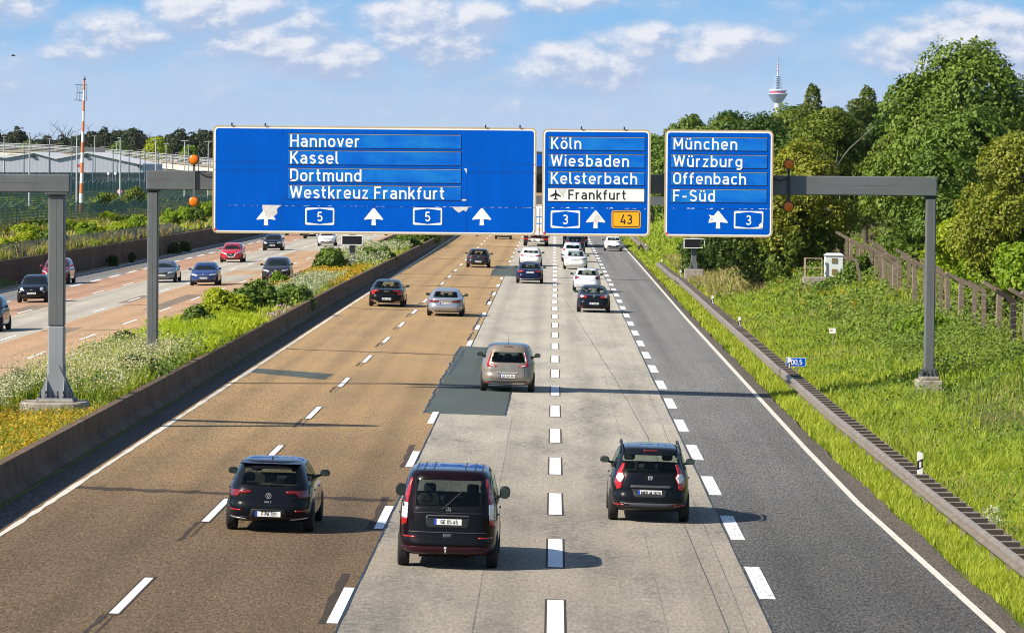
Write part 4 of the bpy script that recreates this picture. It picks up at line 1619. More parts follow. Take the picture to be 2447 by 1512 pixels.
def rounded(poly, r, n=4):
    """round the corners of a polygon"""
    out = []
    m = len(poly)
    for i in range(m):
        p0, p1, p2 = Vector(poly[i - 1]), Vector(poly[i]), Vector(poly[(i + 1) % m])
        a, b = (p0 - p1), (p2 - p1)
        rr = min(r, a.length * .45, b.length * .45)
        q0, q1 = p1 + a.normalized() * rr, p1 + b.normalized() * rr
        for k in range(n + 1):
            t = k / n
            q = q0 * (1 - t) ** 2 + p1 * 2 * t * (1 - t) + q1 * t ** 2
            out.append((q.x, q.y))
    return out


def patch(bv, poly, side, off, name, m, parent, step=.07, depth=.02, rnd_=0.0):
    """a fitted piece: outline seen from one side, laid onto the body and given thickness.
    side: 'r' rear (x,z), 'f' front (x,z), 'L'/'R' flanks (y,z)"""
    if rnd_ > 0:
        poly = rounded(poly, rnd_)
    bd = resample(poly, step)
    xs, zs = [p[0] for p in bd], [p[1] for p in bd]
    pts = list(bd)
    nb = len(bd)
    x = min(xs) + step * .5
    while x < max(xs):
        z = min(zs) + step * .5
        while z < max(zs):
            if inside(bd, x, z) and min((x - p[0]) ** 2 + (z - p[1]) ** 2 for p in bd) > (step * .4) ** 2:
                pts.append((x, z))
            z += step
        x += step
    vv, ee, ff, ov, oe, of = delaunay_2d_cdt([Vector(p) for p in pts], [(i, (i + 1) % nb) for i in range(nb)], [], 1, 1e-5)
    O = {'r': lambda a, b: Vector((a, -3, b)), 'f': lambda a, b: Vector((a, 12, b)), 'L': lambda a, b: Vector((-3, a, b)), 'R': lambda a, b: Vector((3, a, b))}[side]
    D = {'r': Vector((0, 1, 0)), 'f': Vector((0, -1, 0)), 'L': Vector((1, 0, 0)), 'R': Vector((-1, 0, 0))}[side]
    P = []
    for v in vv:
        a, b = v.x, v.y
        hit = None
        for k in range(14):
            hit = bv.ray_cast(O(a, b), D)
            if hit[0] is not None:
                break
            if side in 'rf':
                a *= .975
            else:
                b -= .012
        if hit[0] is None:
            return None
        P.append(hit[0] - D * off)
    if len(P) < 3:
        return None
    n = len(P)
    F = [tuple(f) for f in ff]
    cnt = {}
    for f in F:
        for i in range(len(f)):
            e = (f[i], f[(i + 1) % len(f)])
            cnt[e] = 1
    bedges = [e for e in cnt if (e[1], e[0]) not in cnt]
    P2 = P + [p + D * (depth + off) for p in P]
    F += [(b, a, n + a, n + b) for a, b in bedges]
    mb = MB()
    mb.add(P2, F)
    o = mb.build(name, m, parent, fix=False)
    bm = bmesh.new()
    bm.from_mesh(o.data)
    loose = [v for v in bm.verts if not v.link_faces]
    bmesh.ops.delete(bm, geom=loose, context='VERTS')
    bm.faces.ensure_lookup_table()
    bmesh.ops.recalc_face_normals(bm, faces=bm.faces)
    # make the outer sheet look outwards
    s = sum(f.normal.dot(D) * f.calc_area() for f in bm.faces if abs(f.normal.dot(D)) > .5 or len(f.verts) == 3)
    if s > 0:
        bmesh.ops.reverse_faces(bm, faces=bm.faces)
    bm.to_mesh(o.data)
    bm.free()
    for p in o.data.polygons:
        p.use_smooth = len(p.vertices) == 3
    return o


def cut(body, poly, side):
    """open the body behind a pane so one looks into the car"""
    ax, sg = {'r': (1, -1), 'f': (1, 1), 'L': (0, -1), 'R': (0, 1)}[side]
    bm = bmesh.new()
    bm.from_mesh(body.data)
    dead = []
    for f in bm.faces:
        if f.normal[ax] * sg > .05 and all(inside(poly, v.co[1 - ax], v.co.z) for v in f.verts):
            dead.append(f)
    bmesh.ops.delete(bm, geom=dead, context='FACES')
    bm.to_mesh(body.data)
    bm.free()


def cabin(t, L, hw, zb, zt, y_rear, m):
    for xs, y, zz in (((-.42, .42), L * .50, zb + .10), ((-.45, 0, .45), y_rear, zb + .0)):
        for x in xs:
            if abs(x) > hw - .35:
                x *= .85
            mb = MB()
            mb.box(x - .21, x + .21, y, y + .12, zb - .5, zz, bev=.04)
            mb.box(x - .12, x + .12, y, y + .09, zz + .03, min(zz + .20, zt - .03), bev=.035)
            mb.build('seat', m, t, smooth=True)
    mb = MB()
    mb.box(-hw * .8, hw * .8, L - 1.62, L - 1.25, zb - .35, zb - .02, bev=.05)
    mb.build('dashboard', TRIM, t, smooth=True)


def mirror_poly(p):
    return [(-a, b) for a, b in reversed(p)]


def put_plate(bv, side, zc, y_probe_x, s, parent, w=.26, h=.055, tilt=0.0, x0=0.0, gap=.3):
    """number plate with blue end and lettering, standing off the body"""
    y = []
    D = Vector((0, 1, 0)) if side == 'r' else Vector((0, -1, 0))
    for dx in (-w, 0, w):
        hit = bv.ray_cast(Vector((x0 + dx, -3 if side == 'r' else 12, zc)), D)
        if hit[0] is not None:
            y.append(hit[0].y)
    if not y:
        return
    y = (min(y) - .012) if side == 'r' else (max(y) + .012)
    sg = -1 if side == 'r' else 1
    mb = MB()
    mb.box(x0 - w, x0 + w, min(y, y - sg * .02), max(y, y - sg * .02), zc - h, zc + h)
    p = mb.build('number_plate', PLATE, parent)
    e = .045
    # the blue band is on the reader's left
    to3 = (lambda a, b, d: (x0 + a, y - d, zc + b)) if side == 'r' else (lambda a, b, d: (x0 - a, y + d, zc + b))
    mb = MB()
    mb.add([to3(-w, -h, .002), to3(-w + e, -h, .002), to3(-w + e, h, .002), to3(-w, h, .002)], [(0, 1, 2, 3)])
    mb.build('blue_band', PLATE_BLUE, p, fix=False)
    mb = MB()
    cap = h * 1.38
    s = s.strip()
    tw = text_width(s, cap, .02, .92)
    sq = .92 * min(1.0, (2 * w - e - .03) / tw)
    tw = text_width(s, cap, .02, sq)
    t3 = lambda a, b, d: to3(a, b, .002 - d)
    text(mb, s, -w + e + (2 * w - e - tw) / 2 + .005, -cap / 2, cap, -.0015, 0, .15, t3, .02, sq)
    mb.build('lettering', PLATE_TXT, p, fix=False)


def wheel(parent, x, y, r, w, side):
    t_ = MB()
    M = Matrix.Translation((x, y, r)) @ Matrix.Rotation(pi / 2, 4, 'Y')
    pr = [(r * .62, -w / 2), (r * .90, -w / 2), (r * .975, -w * .42), (r, -w * .30), (r, -.012), (r * .985, -.008), (r * .985, .008), (r, .012), (r, w * .30), (r * .975, w * .42),
          (r * .90, w / 2), (r * .62, w / 2)]
    t_.lathe(pr, 30, M)
    wh = t_.build('wheel', RUBBER, parent, smooth=True)
    rm = MB()
    s = side
    M2 = Matrix.Translation((x + s * (w / 2 - .018), y, r)) @ Matrix.Rotation(pi / 2 * s, 4, 'Y')
    rm.lathe([(r * .63, .0), (r * .63, .016), (r * .57, .012), (r * .55, -.03), (.02, -.03)], 30, M2)
    for k in range(5):
        a = 2 * pi * k / 5
        R_ = M2 @ Matrix.Rotation(a, 4, 'Z')
        rm.box(.02, r * .58, -.035, .035, -.028, .010, M=R_)
    rm.lathe([(.06, -.02), (.055, .016), (.0, .018)], 14, M2)
    rm.build('rim', RIM, wh, smooth=True)


def wing_mirror(parent, x, y, z, s, m, big=1.0):
    mb = MB()
    rw, rh, rd = .105 * big, .072 * big, .07 * big
    if big > 1.2:
        rw, rh = .105, .125
    N, K = 12, 8
    P = []
    for k in range(1, K):
        ph = pi * k / K
        for i in range(N):
            a = 2 * pi * i / N
            cx, sz = cos(a), sin(a)
            q = (abs(cx) ** 3 + abs(sz) ** 3) ** (-1 / 3)
            P.append((s * .12 + rw * cx * q * sin(ph), -rd * cos(ph), rh * sz * q * sin(ph)))
    P += [(s * .12, -rd * .8, 0), (s * .12, rd, 0)]
    F = []
    for k in range(K - 2):
        for i in range(N):
            F.append((k * N + i, k * N + (i + 1) % N, k * N + N + (i + 1) % N, k * N + N + i))
    a, b = len(P) - 2, len(P) - 1
    F += [(i, a, (i + 1) % N) for i in range(N)] + [((K - 2) * N + i, (K - 2) * N + (i + 1) % N, b) for i in range(N)]
    mb.add([(x + p[0], y + p[1], z + p[2]) for p in P], F)
    mb.tube([(x - s * .12, y, z - rh * .9), (x - s * .02, y, z - rh * .8), (x + s * .08, y, z - rh * .45)], [.035, .03, .03], 6)
    o = mb.build('wing_mirror', m, parent, smooth=True)
    g = MB()
    g.add([(x + s * .12 + rw * .78 * cos(t) * (abs(cos(t)) ** 3 + abs(sin(t)) ** 3) ** (-1 / 3), y - rd - .003, z + rh * .78 * sin(t) * (abs(cos(t)) ** 3 + abs(sin(t)) ** 3) ** (-1 / 3))
           for t in [2 * pi * i / 16 for i in range(16)]], [tuple(range(16))])
    g.build('mirror_glass', MIRROR, o)


def ring(mb, cx, cz, r0, r1, to3, n=20, a0=0, a1=360):
    P = []
    for i in range(n + 1):
        a = radians(a0 + (a1 - a0) * i / n)
        P += [to3(cx + r0 * cos(a), cz + r0 * sin(a)), to3(cx + r1 * cos(a), cz + r1 * sin(a))]
    mb.add(P, [(2 * i, 2 * i + 1, 2 * i + 3, 2 * i + 2) for i in range(n)])


def badge(bv, kind, x, z, r, side, parent):
    hit = bv.ray_cast(Vector((x, -3 if side == 'r' else 12, z)), Vector((0, 1 if side == 'r' else -1, 0)))
    if hit[0] is None:
        return
    sg = -1 if side == 'r' else 1
    y0 = hit[0].y + sg * .010
    mb = MB()
    to3 = lambda a, b: (-sg * a + (x if side == 'r' else x), y0, z + b)

    def st(p_, w=.16):
        pen(mb, [(a * r, b * r) for a, b in p_], w * r, 0, 0, lambda a, b, d: to3(a, b))
    if kind == 'ring_v':
        ring(mb, 0, 0, r * .86, r, to3)
        st([(-.62, .58), (-.02, -.75)])
        st([(.62, .58), (.02, -.75)])
        st([(-.28, .78), (0, .1), (.28, .78)], .14)
    elif kind == 'star':
        ring(mb, 0, 0, r * .88, r, to3)
        for a in (90, 210, 330):
            c, s_ = cos(radians(a)), sin(radians(a))
            mb.add([to3(c * r * .9, s_ * r * .9), to3(-s_ * r * .13, c * r * .13), to3(s_ * r * .13, -c * r * .13)], [(0, 1, 2)])
    elif kind == 'rings':
        for k in range(4):
            ring(mb, (k - 1.5) * r * 1.25, 0, r * .62, r * .82, to3, 14)
    elif kind == 'diamond':
        st([(0, 1.25), (-.72, 0), (0, -1.25), (.72, 0), (0, 1.25)], .36)
    elif kind == 'shield':
        mb.add([to3(a * r, b * r) for a, b in ((-1, .9), (1, .9), (.85, -.25), (.5, -.9), (-.5, -.9), (-.85, -.25))], [(0, 1, 2, 3, 4, 5)])
        o = mb.build('badge', CHROME, parent, fix=False)
        g = MB()
        y0 += sg * .003
        g.add([to3(a * r, b * r) for a, b in ((-.55, .55), (.55, .55), (.42, -.3), (.25, -.55), (-.25, -.55), (-.42, -.3))], [(0, 1, 2, 3, 4, 5)])
        g.build('badge_inlay', TRIM_GREY, o, fix=False)
        return
    elif kind == 'disc':
        mb.add([to3(r * cos(2 * pi * i / 18), r * sin(2 * pi * i / 18)) for i in range(18)], [tuple(range(18))])
    elif kind == 'wings':
        ring(mb, 0, 0, r * .8, r, to3)
        st([(-.8, .35), (-.3, .1), (0, -.4), (.3, .1), (.8, .35)], .2)
    elif kind == 'tee':
        st([(-.8, .8), (.8, .8)], .22)
        st([(0, .8), (0, -.9)], .24)
    elif kind == 'bar':
        mb.add([to3(a * r, b * r) for a, b in ((-1.4, .3), (1.4, .3), (1.4, -.3), (-1.4, -.3))], [(0, 1, 2, 3)])
    mb.build('badge', CHROME, parent, fix=False)


def rear_word(bv, s, xc, z, cap, parent, m=None, spacing=.3):
    hit = bv.ray_cast(Vector((xc, -3, z)), Vector((0, 1, 0)))
    if hit[0] is None:
        return
    mb = MB()
    w = text_width(s, cap, spacing)
    y0 = hit[0].y - .012
    text(mb, s, xc - w / 2, z - cap / 2, cap, 0, 0, .17, lambda a, b, d: (a, y0 + d, b), spacing)
    mb.build('lettering', m or CHROME, parent, fix=False)


def car(label, cat, name, x, y, style, L, W, Hh, colr, heading='away', **k):
    """heading 'away': tail towards the camera, y = rear wheels; 'towards': y = front wheels"""
    slope = SLOPE_R if heading == 'away' else .02
    if heading == 'away':
        loc = (x, y - k.get('over', .82), zr(x))
        rot = (0, -math.atan(SLOPE_R), k.get('yaw', 0.0))
    else:
        loc = (x, y + L - k.get('overf', .85), zl(x))
        rot = (0, math.atan(.02), pi + k.get('yaw', 0.0))
    t = thing(name, label, cat, loc, rot, k.get('group'))
    pm = paint(*colr)
    hw = W / 2
    body, bv = make_body(style, L, W, Hh, 'body', [pm, UNDER], t, 2 if heading == 'away' and y < 330 else 1)
    ks = Hh / PROF[style][0]
    r = k.get('wr', .325 if style != 'van' else .33)
    ww = k.get('ww', .215)
    for yy in (k.get('over', .82), L - k.get('overf', .85)):
        for s in (-1, 1):
            wheel(t, s * (hw - ww / 2 + .004), yy, r, ww, s)
    # dark arch around each wheel
    for yy in (k.get('over', .82), L - k.get('overf', .85)):
        for s, sd in ((-1, 'L'), (1, 'R')):
            a = [(yy + (r + .055) * cos(radians(q)), r + (r + .055) * sin(radians(q))) for q in range(0, 181, 12)]
            a = [(u, max(v, .22 * ks)) for u, v in a]
            patch(bv, a, sd, .004, 'wheel_arch', TRIM, t, .09, .01)
    zb = {'hatch': .985, 'sedan': .99, 'mpv': 1.10, 'van': 1.16}[style] * ks
    zt = {'hatch': 1.375, 'sedan': 1.345, 'mpv': 1.555, 'van': 1.70}[style] * ks
    # flanks: a glass house with a pillar
    g0 = {'hatch': .62, 'sedan': 1.25, 'mpv': .50, 'van': .42}[style] * (L / 4.3)
    f0 = {'hatch': 1.16, 'sedan': 1.30, 'mpv': 1.22, 'van': 1.06}[style]
    f1 = {'hatch': 1.80, 'sedan': 1.86, 'mpv': 1.92, 'van': 1.74}[style]
    midy = L * .50
    gr = g0 + (.32 if style != 'sedan' else .5)
    see = k.get('see', heading == 'away')
    gs_ = GLASS_CLEAR if see else GLASS_SIDE
    for sd in ('L', 'R'):
        for q in ([(g0, zb + .05), (midy - .04, zb), (midy - .05, zt), (gr, zt - .03)], [(midy + .04, zb), (L - f0, zb - .005), (L - f1, zt), (midy + .03, zt)]):
            if see:
                cut(body, q, sd)
            patch(bv, q, sd, .004, 'side_window', gs_, t, .10, .012, .05)
        patch(bv, [(.5, .22 * ks), (L - .5, .22 * ks), (L - .5, .30 * ks), (.5, .30 * ks)], sd, .004, 'sill_trim', TRIM, t, .15, .01)
        for yd in (midy, L - 1.22):
            patch(bv, [(yd - .006, .36), (yd + .006, .36), (yd + .006, zb - .02), (yd - .006, zb - .02)], sd, .003, 'door_gap', UNDER, t, .2, .008)
        for yd in (midy + .16, g0 + .42):
            patch(bv, [(yd, zb - .16), (yd + .17, zb - .155), (yd + .17, zb - .13), (yd, zb - .135)], sd, .02, 'door_handle', k.get('handle', pm), t, .08, .02)
    my = L - f0 - .28 + (.1 if style == 'van' else 0)
    for s in (-1, 1):
        wing_mirror(t, s * (hw * .955 - .0), my, zb + .075, s, k.get('mirror', pm), k.get('mbig', 1.0))
    # windscreen
    wz0, wz1 = zb + .02, zt + .03
    q = [(-hw * .80, wz0), (hw * .80, wz0), (hw * .60, wz1), (-hw * .60, wz1)]
    if see:
        cut(body, q, 'f')
        cabin(t, L, hw, zb, zt, {'hatch': .62, 'sedan': 1.32, 'mpv': .75, 'van': 1.0}[style] * L / 4.3, k.get('seatm', SEAT))
    patch(bv, q, 'f', .006, 'windscreen', GLASS_CLEAR if see else GLASS, t, .10, .014, .08)
    if heading == 'away':
        rear_details(t, body, bv, hw, ks, style, zb, zt, pm, k)
    else:
        front_details(t, body, bv, hw, L, ks, style, zb, zt, pm, k)
    # roof aerial
    if k.get('fin', True):
        fy = {'hatch': .95, 'sedan': 1.95, 'mpv': .85, 'van': 1.0}[style]
        hit = bv.ray_cast(Vector((0, fy, 3)), Vector((0, 0, -1)))
        if hit[0] is not None:
            z = hit[0].z - .01
            mb = MB()
            if k.get('fin') == 'whip':
                mb.tube([(0, fy, z), (0, fy - .05, z + .05), (0, fy - .16, z + .42)], [.012, .008, .004], 6)
            else:
                mb.add([(-.022, fy - .07, z), (.022, fy - .07, z), (.022, fy + .09, z), (-.022, fy + .09, z), (0, fy - .06, z + .065), (0, fy - .02, z + .06)],
                       [(0, 1, 4), (1, 2, 5, 4), (2, 3, 5), (3, 0, 4, 5), (3, 2, 1, 0)])
            mb.build('aerial', TRIM if k.get('fin') != 'body' else pm, t)
    return t, body, bv


def rear_details(t, body, bv, hw, ks, style, zb, zt, pm, k):
    # rear window
    win = k.get('win')
    if win is None:
        win = {'hatch': [(-.80, 1.00), (.80, 1.00), (.70, 1.33), (-.70, 1.33)],
               'sedan': [(-.79, 1.01), (.79, 1.01), (.66, 1.36), (-.66, 1.36)],
               'mpv': [(-.80, 1.10), (.80, 1.10), (.70, 1.52), (-.70, 1.52)],
               'van': [(-.62, 1.24), (.62, 1.24), (.60, 1.69), (-.60, 1.69)]}[style]
        win = [(a * hw, b * ks) for a, b in win]
    if k.get('see', True):
        cut(body, win, 'r')
    rw = patch(bv, win, 'r', .007, 'rear_window', k.get('pane', GLASS_CLEAR) if k.get('see', True) else GLASS, t, .07, .014, k.get('winr', .10))
    if k.get('wiper'):
        (ax, az), (bx, bz) = k['wiper']
        P = []
        for i in range(7):
            q = (ax + (bx - ax) * i / 6, az + (bz - az) * i / 6)
            h_ = bv.ray_cast(Vector((q[0], -3, q[1])), Vector((0, 1, 0)))
            if h_[0] is not None:
                P.append(h_[0] + Vector((0, -.03, 0)))
        mb = MB()
        mb.tube(P, [.018] + [.011] * (len(P) - 1), 6)
        mb.build('wiper', TRIM, t)
    # lid and its shut line
    if k.get('lid'):
        patch(bv, k['lid'][0], 'r', .004, 'tailgate', k['lid'][1], t, .09, .012, k.get('lidr', .08))
    for q in k.get('gaps', ()):
        patch(bv, q, 'r', .0045, 'shut_line', UNDER, t, .06, .010)
    for (poly, m, nm, rr, off) in k.get('pieces', ()):
        patch(bv, poly, 'r', off, nm, m, t, .05, .016, rr)
    lamps = k.get('lamps') or [([(.50, .74), (.985, .70), (.985, .83), (.93, .86), (.50, .83)], LAMP_RED)]
    for li, (poly, m) in enumerate(lamps):
        if max(p[0] for p in poly) <= 1.01 and not k.get('metric'):
            poly = [(a * hw, b * ks) for a, b in poly]
        for pl in (poly, mirror_poly(poly)):
            patch(bv, pl, 'r', .010 + .006 * li, 'tail_light', m, t, .05, .02, k.get('lampr', .025))
    bz = k.get('bumper', (.20 * ks, .36 * ks, TRIM))
    patch(bv, [(-hw * .90, bz[0]), (hw * .90, bz[0]), (hw * .95, bz[1]), (-hw * .95, bz[1])], 'r', .006, 'bumper_trim', bz[2], t, .09, .016, .03)
    rz = k.get('refl', .40 * ks)
    rm_ = k.get('reflm', LAMP_RED)
    for s in (-1, 1):
        xa, xb = s * hw * .62, s * hw * .90
        q = [(min(xa, xb), rz), (max(xa, xb), rz), (max(xa, xb), rz + .028), (min(xa, xb), rz + .028)]
        patch(bv, q, 'r', .009, 'reflector', rm_, t, .06, .012)
    if k.get('brake', True):
        zz = {'hatch': 1.385, 'sedan': 1.33, 'mpv': 1.56, 'van': 1.75}[style] * ks
        if style != 'sedan':
            patch(bv, [(-.16, zz), (.16, zz), (.15, zz + .025), (-.15, zz + .025)], 'r', .008, 'brake_light', LAMP_DARK, t, .06, .012)
    put_plate(bv, 'r', k.get('pz', .58 * ks), 0, k.get('plate', 'F AB 123'), t)
    if k.get('badge'):
        kind, z, r = k['badge']
        badge(bv, kind, 0, z, r, 'r', t)
    for (s, z, cap) in k.get('words', ()):
        rear_word(bv, s, 0, z, cap, t)
    if k.get('spoiler'):
        (x1, zz, yy) = k['spoiler']
        mb = MB()
        N = 10
        P = []
        for i in range(N + 1):
            u = -1 + 2 * i / N
            xx = x1 * u
            c = .05 * u * u
            P += [(xx, yy - .07 + c, zz), (xx, yy + .22, zz + .03), (xx, yy + .22, zz - .02), (xx, yy - .05 + c, zz - .022)]
        F = []
        for i in range(N):
            for j in range(4):
                F.append((4 * i + j, 4 * i + (j + 1) % 4, 4 * i + 4 + (j + 1) % 4, 4 * i + 4 + j))
        F += [(0, 1, 2, 3), (4 * N + 3, 4 * N + 2, 4 * N + 1, 4 * N)]
        mb.add(P, F)
        mb.build('spoiler', k.get('spm', pm), t, smooth=True)
    for s in k.get('pipes', ()):
        mb = MB()
        mb.tube([(s, .02, .25), (s, .30, .27)], .035, 10)
        mb.build('exhaust_pipe', CHROME, t)


def front_details(t, body, bv, hw, L, ks, style, zb, zt, pm, k):
    hl = k.get('head') or [(.48, .64), (.93, .70), (.95, .79), (.80, .80), (.50, .72)]
    hl = [(a * hw, b * ks) for a, b in hl]
    for pl in (hl, mirror_poly(hl)):
        patch(bv, pl, 'f', .010, 'headlight', k.get('headm', LAMP_FRONT), t, .05, .02, k.get('headr', .03))
    gr = k.get('grille') or [(-.46, .64), (.46, .64), (.48, .71), (-.48, .71)]
    patch(bv, [(a * hw, b * ks) for a, b in gr], 'f', .007, 'grille', TRIM, t, .06, .016, .02)
    for (poly, m, nm) in k.get('fpieces', ()):
        for pl in ((poly,) if min(p[0] for p in poly) < 0 else (poly, mirror_poly(poly))):
            patch(bv, [(a * hw, b * ks) for a, b in pl], 'f', .012, nm, m, t, .05, .016, .01)
    lo = k.get('intake') or [(-.62, .26), (.62, .26), (.56, .42), (-.56, .42)]
    patch(bv, [(a * hw, b * ks) for a, b in lo], 'f', .006, 'air_intake', TRIM, t, .07, .016, .04)
    patch(bv, [(-hw * .85, .20 * ks), (hw * .85, .20 * ks), (hw * .85, .25 * ks), (-hw * .85, .25 * ks)], 'f', .006, 'front_lip', TRIM_GREY, t, .1, .012)
    put_plate(bv, 'f', k.get('pz', .50 * ks), 0, k.get('plate', 'F CD 456'), t)
    if k.get('badge'):
        kind, z, r = k['badge']
        badge(bv, kind, 0, z, r, 'f', t)
    # wipers lie at the foot of the windscreen; a driver and passenger seat show through it
    patch(bv, [(-hw * .72, zb + .035), (hw * .72, zb + .035), (hw * .72, zb + .05), (-hw * .72, zb + .05)], 'f', .014, 'wiper', TRIM, t, .1, .012)


BLACK = ('black', (.006, .007, .010))
NAVYBLK = ('blue_black', (.008, .010, .018))
NAVY = ('navy', (.007, .016, .050))
BLUE = ('blue', (.010, .035, .16))
DKBLUE = ('dark_blue', (.012, .026, .060))
MAROON = ('maroon', (.008, .0028, .0045))
BRONZE = ('bronze', (.29, .245, .20), .3, .4)
SILVER = ('silver', (.40, .43, .48), .28, .55)
GREYBLUE = ('grey_blue', (.15, .18, .225), .28, .5)
WHITE = ('white', (.78, .79, .80))
WHITEBLUE = ('cool_white', (.64, .69, .76))
RED = ('red', (.50, .012, .020))
DKRED = ('dark_red', (.22, .010, .025))
GRAPHITE = ('graphite', (.035, .038, .046), .28, .4)
MATTBLK = plain('tailgate_black', (.007, .008, .011), .4, spec=.12)
PGRP = 'cars driving away on the right-hand carriageway'
OGRP = 'cars coming towards the bridge on the left-hand carriageway'


def seats(t, L, y0, z, cols, m=SEAT, hz=1.0):
    for s in cols:
        mb = MB()
        mb.box(s - .22, s + .22, y0, y0 + .12, z - .45, z, bev=.05)
        mb.box(s - .13, s + .13, y0, y0 + .09, z + .03, z + .20, bev=.04)
        mb.build('seat', m, t, smooth=True)


# --- the four cars nearest the bridge
car('black hatchback in the middle tan lane, nearest car on the left', 'car', 'car', -5.83, 84.3, 'hatch', 4.28, 1.79, 1.48, BLACK, group=PGRP,
    metric=True, win=[(-.60, .975), (.60, .975), (.52, 1.31), (-.52, 1.31)], winr=.09, over=.80, yaw=-.01,
    lamps=[([(.36, .815), (.60, .79), (.62, .735), (.83, .745), (.86, .875), (.36, .875)], LAMP_DARK)],
    pieces=[([(.44, .265), (.84, .30), (.82, .325), (.46, .29)], CHROME, 'bumper_strip', .01, .012), ([(-.84, .30), (-.44, .265), (-.46, .29), (-.82, .325)], CHROME, 'bumper_strip', .01, .012),
            ([(-.40, .30), (.40, .30), (.34, .50), (-.34, .50)], TRIM, 'plate_recess', .05, .003)],
    gaps=[[(-.80, .575), (.80, .575), (.80, .583), (-.80, .583)]],
    pz=.40, plate='F PA 321', badge=('ring_v', .77, .060), words=[('GOLF', .645, .040)], refl=.455, spoiler=(.62, 1.405, .50), wiper=((.02, .99), (.30, 1.0)), bumper=(.20, .33, TRIM))
T_van, _, BV_van = car('dark maroon van with a black tailgate on the left concrete lane', 'van', 'van', -1.98, 77.8, 'van', 4.76, 1.90, 1.89, MAROON, group=PGRP,
    metric=True, over=.84, mbig=1.5, pane=GLASS_TINT, mirror=TRIM, winr=.05, win=[(-.612, 1.212), (.612, 1.212), (.612, 1.695), (-.612, 1.695)],
    lid=([(-.66, 1.735), (-.60, 1.68), (-.60, 1.225), (.60, 1.225), (.60, 1.68), (.66, 1.735), (.735, 1.24), (.755, .54), (.70, .465), (-.70, .465), (-.755, .54), (-.735, 1.24)], MATTBLK), lidr=.012,
    
    lamps=[([(.685, 1.72), (.735, 1.70), (.885, 1.25), (.765, 1.25)], LAMP_RED), ([(.765, 1.245), (.885, 1.245), (.90, .955), (.775, .955)], LAMP_WHITE),
           ([(.775, .95), (.90, .95), (.90, .80), (.785, .86)], LAMP_RED)], lampr=.015,
    pieces=[([(-.38, .80), (.38, .80), (.42, .88), (.42, 1.03), (-.42, 1.03), (-.42, .88)], TRIM, 'plate_recess', .04, .009),
            ([(-.40, 1.01), (.40, 1.01), (.40, 1.045), (-.40, 1.045)], TRIM_GREY, 'handle_bar', .01, .03),
            ([(-.66, 1.075), (.66, 1.075), (.66, 1.085), (-.66, 1.085)], TRIM_GREY, 'crease', .003, .010),
            ([(-.74, .705), (.74, .705), (.74, .722), (-.74, .722)], TRIM_GREY, 'crease', .003, .012),
            ([(-.09, .62), (.09, .62), (.08, .69), (-.08, .69)], TRIM_GREY, 'hatch_handle', .02, .010),
            ([(-.88, .30), (.88, .30), (.90, .44), (-.90, .44)], paint('bumper_maroon', (.040, .009, .017)), 'bumper', .05, .008)],
    pz=.915, plate='GE XS 45', badge=('star', 1.145, .048), refl=.605, reflm=LAMP_RED, wiper=((-.11, 1.15), (.26, 1.50)), bumper=(.23, .29, TRIM), fin=False, brake=False)
mb = MB()
mb.tube([(-.03, .15, .34), (-.03, .02, .33), (-.03, -.06, .37), (-.03, -.06, .42)], [.025, .022, .018, .018], 8)
mb.lathe([(0, .40), (.025, .41), (.03, .43), (.025, .45), (0, .46)], 10, Matrix.Translation((-.03, -.06, .0)))
mb.build('tow_bar', CHROME, T_van, smooth=True)
for s in (-.62, -.48, .48, .62, -.30, .30):
    P = [BV_van.ray_cast(Vector((s, yy, 4)), Vector((0, 0, -1)))[0] for yy in np.arange(.55, 3.0, .2)]
    mb = MB()
    mb.tube([p - Vector((0, 0, .006)) for p in P if p is not None], .016, 6)
    mb.build('roof_rib', TRIM, T_van)
mb = MB()
mb.tube([(.45, .25, .24), (.45, .9, .24)], .06, 8)
mb.box(-.55, .5, .55, .85, .20, .30)
mb.build('exhaust', UNDER, T_van)

car('black people carrier with roof rails on the right concrete lane', 'car', 'car', 2.12, 89.5, 'mpv', 4.50, 1.76, 1.645, BLACK, group=PGRP,
    metric=True, over=.80, fin=False, win=[(-.66, 1.09), (.66, 1.09), (.60, 1.475), (-.60, 1.475)], winr=.08, mirror=TRIM,
    lamps=[([(.545, 1.27), (.60, 1.285), (.72, 1.08), (.775, .86), (.72, .72), (.63, .74), (.60, .88), (.545, 1.0), (.60, 1.10)], LAMP_RED),
           ([(.565, .985), (.605, 1.075), (.69, 1.07), (.745, .97), (.69, .885), (.625, .875)], LAMP_WHITE)], lampr=.012,
    pieces=[([(-.42, .765), (.46, .765), (.46, .825), (-.42, .825)], TRIM_GREY, 'trim_bar', .02, .025),
            ([(-.33, .56), (.33, .56), (.40, .76), (-.40, .76)], TRIM, 'plate_recess', .04, .004)],
    gaps=[[(-.62, .455), (.62, .455), (.70, .56), (.69, .56), (.61, .465), (-.61, .465), (-.69, .56), (-.70, .56)]],
    pz=.665, plate='MKK M 1876', badge=('shield', .975, .052), words=[('LODGY', .795, .042)], refl=.375, bumper=(.22, .44, TRIM_GREY))
T_l = [o for o in COL.objects if o.type == 'EMPTY' and str(o.get('label', '')).startswith('black people carrier')][0]
for s in (-1, 1):
    mb = MB()
    pts = [(s * .66, .50, 1.49), (s * .645, .62, 1.585), (s * .63, .9, 1.635), (s * .62, 1.6, 1.675), (s * .62, 2.2, 1.66), (s * .63, 2.35, 1.60)]
    mb.tube(pts, .027, 8)
    mb.build('roof_rail', TRIM, T_l, smooth=True)

